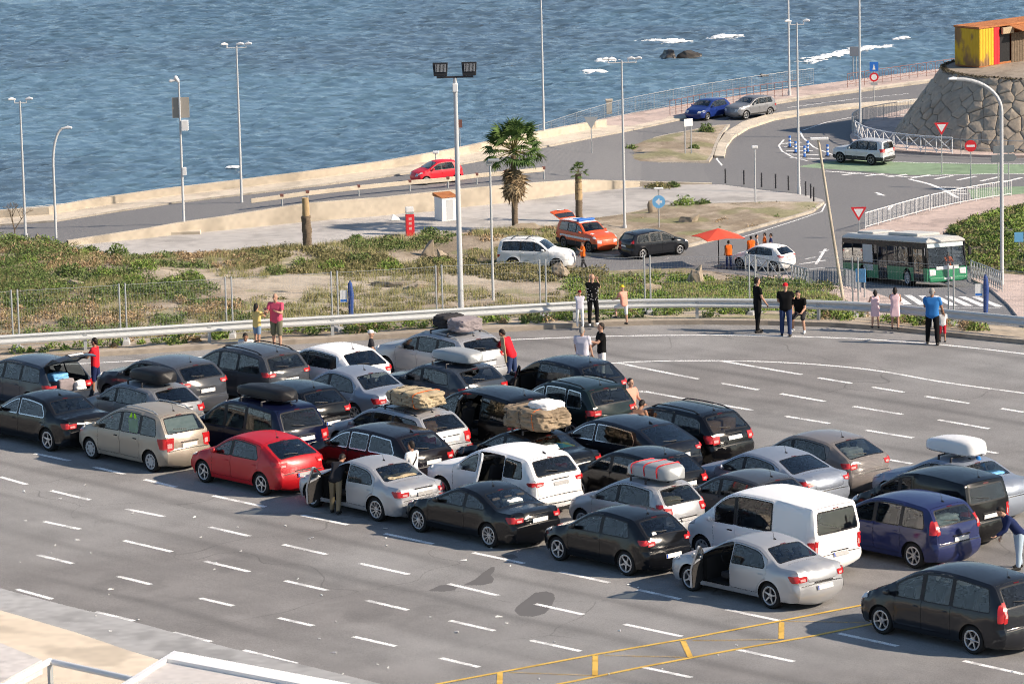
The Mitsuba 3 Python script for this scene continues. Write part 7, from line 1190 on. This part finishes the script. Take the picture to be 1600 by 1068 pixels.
    if hairlen != 'bald' and not cap:
        hb_ = [hullm([(headc + up * .045 * s - hf * .012 * s, np.array([.098, .083, .096]) * s), (headc - hf * .05 * s - up * .02 * s, .062 * s)], 2)]
        if hairlen == 'long': hb_ += [hullm([(headc - hf * .055 * s, .080 * s), (headc - hf * .075 * s - up * .19 * s, .062 * s)]), hullm([(headc - hf * .02 * s + hl * .06 * s, .05 * s), (headc - hf * .02 * s - hl * .06 * s, .05 * s), (headc - hf * .05 * s - up * .14 * s, .07 * s)])]
        hm2 = m3.Manifold.batch_boolean(hb_, m3.OpType.Add); cutp = frame_dir(-hf * .8 + up * .55); part(k, 'hair', shp(tri(hm2.trim_by_plane(cutp.tolist(), float(headc @ cutp + .012 * s))), hair, 60), M)
    if cap:
        part(k, 'cap', shp(tri(m3.Manifold.batch_boolean([hullm([(headc + up * .05 * s, np.array([.104, .090, .092]) * s)], 2).trim_by_plane(up.tolist(), float(headc @ up + .035 * s)), hullm([(headc + hf * .08 * s + up * .045 * s, .012 * s), (headc + hf * .165 * s + up * .030 * s + hl * .04 * s, .010 * s), (headc + hf * .165 * s + up * .030 * s - hl * .04 * s, .010 * s)])], m3.OpType.Add)), 'cloth_' + cap, 60), M)
    if H > 1.3:
        for x in (-1, 1): part(k, 'eye', shp(hull([(headc + hf * .087 * s + hl * x * .033 * s + up * .012 * s, .010 * s)]), 'eye_dark', 60), M)
    if not shirtless:
        shirt += torso(.016)
        for (sh, el, wr, d1) in armsJ:
            if sleeves == 'short': shirt += chain([(sh, .068 * bw), (sh * .45 + el * .55, .060 * bw)])
            elif sleeves == 'long': shirt += chain([(sh, .068 * bw), (el, .055 * s), (wr * .9 + el * .1, .042 * s)])
        if dress: shirt += [hullm([(pel + lt * x * .10 * bw, .10 * bw) for x in (-1, 1)] + [(pel + lt * x * .15 * bw + lt * 0 - np.array([0, 0, .36 * s]) + fw * y * .08 * s, .05 * s) for x in (-1, 1) for y in (-1, 1)])]
        part(k, 'dress' if dress else 'shirt', shp(soft(shirt, .04, 3), 'cloth_' + top, 60), M)
        if vest: part(k, 'vest', shp(soft([m for m in torso(.030)], .05, 2), 'cloth_' + vest, 60), M)
    if bottom and not dress:
        trous += [hullm([(pel + lt * x * .088 * bw - up * .01 * s, .106 * bw) for x in (-1, 1)] + [(pel + lt * x * .08 * bw + up * .10 * s, .09 * bw) for x in (-1, 1)])]
        for (h, kn, an, _) in legsJ: trous += chain([(h, .100 * bw), (h * .35 + kn * .65, .084 * bw)]) + (chain([(h * .35 + kn * .65, .084 * bw), (kn, .074 * bw), (an + (kn - an) * .08, .058 * bw)]) if legs == 'long' else chain([(h * .35 + kn * .65, .084 * bw), (kn, .080 * bw)]) if legs == 'knee' else [])
        part(k, 'trousers' if legs == 'long' else 'shorts', shp(soft(trous, .04, 3), 'cloth_' + bottom, 60), M)
    for sd, (h, kn, an, fd) in zip((1, -1), legsJ):
        f2 = fd + np.array([0, .12 * sd, 0]); part(k, 'shoe', shp(hull([(an + np.array([0, 0, -.035 * s]) - f2 * .035 * s, .040 * s), (an + f2 * .12 * s + np.array([0, 0, -.045 * s]), .036 * s), (an + f2 * .175 * s + np.array([0, 0, -.052 * s]), .024 * s), (an + np.array([0, 0, .0]), .042 * s)]), shoes, 60), M)
    PEOPLE[k] = (M, headc, pel, armsJ, up, fwS, ltS, s); return k
AZ = math.atan2(LD[1], LD[0]); AWAY, LEFT, RIGHT, NEAR = PI / 2, PI, 0.0, -PI / 2
person('man in a red T-shirt and navy shorts at the raised tailgate', (-12.63, 132.58), LEFT - .3, 1.74, 0, 'red', 'navy', legs='knee', skin='skin_tan', arms=((35, 8, 55), (40, 8, 60)), shoes='shoe_white')
person('girl in a yellow top and pale denim shorts at the guardrail', (-8.12, 139.88), AWAY - .7, 1.45, 0, 'yellow', 'denim', legs='short', hairlen='long', arms=((30, 10, 80), (55, 5, 95)), shoes='shoe_white')
person('bald man in a bright pink shirt and olive shorts at the guardrail', (-7.5, 139.92), NEAR - .4, 1.75, 0, 'pink', 'olive', legs='knee', hairlen='bald', arms=((25, 12, 85), (25, 12, 85)), bulk=1.12, shoes='shoe_white', head_pitch=25)
person('man crouching behind the dark grey estate with only his head showing', (-8.3, 136.96), NEAR, 1.72, 0, 'white', 'jeans', lean=38, leg=((105, 10, 125), (95, 10, 115)), skin='skin_tan')
person('person in a white cap standing behind the white hatchback', (-4.29, 133.49), RIGHT, 1.62, 0, 'darkgrey', 'jeans', cap='white')
person('man in a red shirt leaning forward with a wooden board between two cars', (-0.03, 132.61), LEFT - .5, 1.74, 0, 'red', 'jeans', lean=24, skin='skin_tan', arms=((50, 10, 55), (35, 12, 40)), head_pitch=20, bulk=1.1)
k = thing('wooden_board', 'pale wooden board held upright by the leaning man in red', 'board'); x, y = (-0.23, 132.43); put(k, shp(rbx(-.02, .02, -.06, .06, -.1, .75, .008), 'tarp_pale'), mat(x, y, .82, 1.2, 1, -.25))
person('man in a pale grey T-shirt seen from behind beside the man in black', (2.12, 132.33), AWAY - .4, 1.76, 0, 'lavender', 'jeans', hair='hair_grey', bulk=1.1)
person('man in a black T-shirt and white trousers talking behind the dark hatchback', (2.71, 132.67), LEFT + .3, 1.80, 0, 'black', 'white', arms=((45, 8, 60), (20, 8, 30)), head_pitch=10, bulk=1.05)
person('woman in a black dotted top and black trousers at the guardrail', (2.64, 141.93), AWAY - .2, 1.68, .12, 'black', 'black', hairlen='bald', arms=((70, 5, 100), (60, 5, 110)), leg=((2, 2, 0), (18, 3, 35)), shoes='shoe_white')
wk_ = list(PEOPLE)[-1]; dots = []; g = np.random.default_rng(2)
Mw_, hc_, pl_, *_r = PEOPLE[wk_]; dm = soft([hullm([(pl_ + np.array([0, x * .085, -.02]), .112) for x in (-1, 1)] + [(pl_ + np.array([0, x * .095, .33]), .108) for x in (-1, 1)])], .05, 2); pts_, fi = trimesh.sample.sample_surface_even(dm, 60, seed=3)
for p in pts_: dots.append(trimesh.creation.icosphere(subdivisions=1, radius=.014).apply_translation(p))
dk_ = numbered(wk_ + '__dots'); put(dk_, shp(cat(dots), 'cloth_white'), Mw_); tag(dk_, kind='stuff')
person('small child in a lavender top and dark red cap at the guardrail', (2.22, 141.87), AWAY, 1.18, .12, 'lavender', 'white', cap='maroon', arms=((60, 8, 60), (55, 8, 60)), shoes='shoe_white')
person('child in a yellow cap and salmon shirt with one foot up on the guardrail', (3.66, 142.03), AWAY + .7, 1.28, .12, 'salmon', 'white', legs='knee', cap='capyellow', arms=((40, 8, 40), (70, 10, 30)), leg=((70, 10, 85), (0, 3, 0)), lean=8)
person('man all in black standing sideways left of the man in the red cap', (7.9, 140.71), RIGHT + .35, 1.76, 0, 'black', 'black', arms=((5, 6, 20), (12, 8, 25)))
person('man in a red cap black T-shirt and dark jeans looking towards the road', (8.75, 139.88), AWAY - .2, 1.70, 0, 'black', 'jeans', cap='red', arms=((20, 14, 50), (45, 10, 70)), bulk=1.1)
person('man in black sitting on the kerb before the guardrail', (9.28, 140.76), NEAR - .3, 1.74, 0, 'black', 'darkgrey', legs='knee', shoes='shoe_white', lean=28, leg=((72, 10, 78), (76, 8, 92)), arms=((35, 6, 60), (35, 6, 70)), hairlen='short', cap=None)
person('girl in a pale pink dress by the guardrail, smaller of the two', (11.64, 140.3), AWAY + .15, 1.22, .12, 'rose', None, dress=True, sleeves='none', hairlen='long', arms=((40, 10, 40), (50, 10, 40)))
person('girl in a pale pink dress by the guardrail, taller of the two', (12.25, 139.98), AWAY - .15, 1.34, .12, 'rose', None, dress=True, sleeves='none', hairlen='long', arms=((55, 8, 60), (35, 10, 40)))
person('man in a blue shirt and black trousers with his hand on a child', (13.22, 137.75), AWAY - .25, 1.78, 0, 'blue', 'black', hair='hair_grey', skin='skin_tan', arms=((25, 10, 60), (15, 18, 25)), leg=((6, 5, 0), (-8, 6, 4)), bulk=1.12)
person('small child in a white shirt and red shorts beside the man in blue', (13.58, 138.16), AWAY - .1, 1.05, 0, 'white', 'crimson', legs='knee', skin='skin_tan')
person('man in a white T-shirt with a dark shoulder strap between the front rows', (-2.72, 115.54), AWAY + .9, 1.74, 0, 'white', 'jeans', skin='skin_tan', arms=((15, 10, 40), (15, 10, 40)), head_pitch=25)
Mw_, hc_, pl_, aj, *_r = PEOPLE[list(PEOPLE)[-1]]; part(list(PEOPLE)[-1], 'strap', shp(pipe([pl_ + np.array(p) for p in ((.02, .20, .02), (-.125, .12, .20), (-.13, -.02, .36), (-.05, -.11, .505), (.07, -.10, .47), (.135, 0, .3), (.12, .16, .08), (.02, .20, .02))], .014, 5), 'cloth_black'), Mw_)
Mc_, cc_ = CARS[C14]; p = Mc_ @ np.array([2.58, cc_.hw + .02, 0, 1]); person('man in a dark top and khaki trousers leaning into the open front door', (p[0], p[1]), AZ - PI / 2 + .5, 1.72, 0, 'darkgrey', 'khaki', skin='skin_tan', lean=48, arms=((70, 6, 30), (60, 6, 30)), leg=((8, 4, 12), (-14, 4, 4)), head_pitch=25)
Mc_, cc_ = CARS[C24]; p = Mc_ @ np.array([2.75, cc_.hw + .34, 0, 1]); person('shirtless man bending to the side window of the black estate', (p[0], p[1]), AZ - PI / 2 + .2, 1.76, 0, None, 'navy', shirtless=True, skin='skin_tan', lean=34, arms=((60, 12, 50), (50, 12, 50)), head_pitch=15, bulk=1.1)
person('man in a dark jacket and pale jeans bending at the right edge of the queue', (12.3, 106.52), LEFT + .2, 1.74, 0, 'navy', 'paleblue', sleeves='long', lean=40, arms=((60, 8, 40), (30, 8, 40)), head_pitch=10, bulk=1.12)
person('person in a pink top partly hidden behind the dark green off-roader', (3.33, 123.98), NEAR + .8, 1.70, 0, 'salmon', 'darkgrey', arms=((20, 10, 40), (20, 10, 40)))
person('person in a blue shirt and red cap behind the white roof box', (12.2, 113.35), LEFT, 1.72, 0, 'blue', 'jeans', cap='red', lean=20, arms=((60, 10, 20), (40, 10, 30)))
R_ = [(13.42, 269.67, -18.8)][0]
GV = 'workers in orange vests at the checkpoint'
person('worker in an orange vest standing under the parasol', R_[:2], AWAY + .1, 1.74, ZR, 'darkgrey', 'navy', vest='orange', group=None)
person('worker in an orange vest walking beside the rescue off-roader', (4.49, 270.78), LEFT + .4, 1.72, ZR, 'orange', 'darkgrey', vest='orange', arms=((40, 8, 90), (10, 8, 20)), leg=((14, 3, 4), (-14, 3, 12)))
for (px, py), f, top, v, lab in (((14.9, 271.43), AWAY, 'orange', 'orange', 'worker in an orange vest behind the white hatchback, leftmost of four'), ((15.28, 271.88), RIGHT, 'grey', None, 'person in a grey top among the workers behind the white hatchback'), ((15.8, 272.55), LEFT, 'orange', 'orange', 'worker in an orange vest behind the white hatchback, right of the person in grey'), ((16.17, 272.24), LEFT, 'navy', None, 'person in a navy top behind the white hatchback, rightmost of four')):
    person(lab, (px, py), f, 1.72, ZR, top, 'darkgrey', vest=v)
p = MB @ np.array([LBUS - 1.25, .62, .85, 1]); person('bus driver in an orange vest behind the windscreen', (p[0], p[1]), math.atan2(f_[1], f_[0]), 1.74, p[2] - .35, 'orange', 'darkgrey', sleeves='long', vest='orange', lean=-4, leg=((80, 6, 80), (80, 6, 80)), arms=((45, 4, 40), (45, 4, 40)))
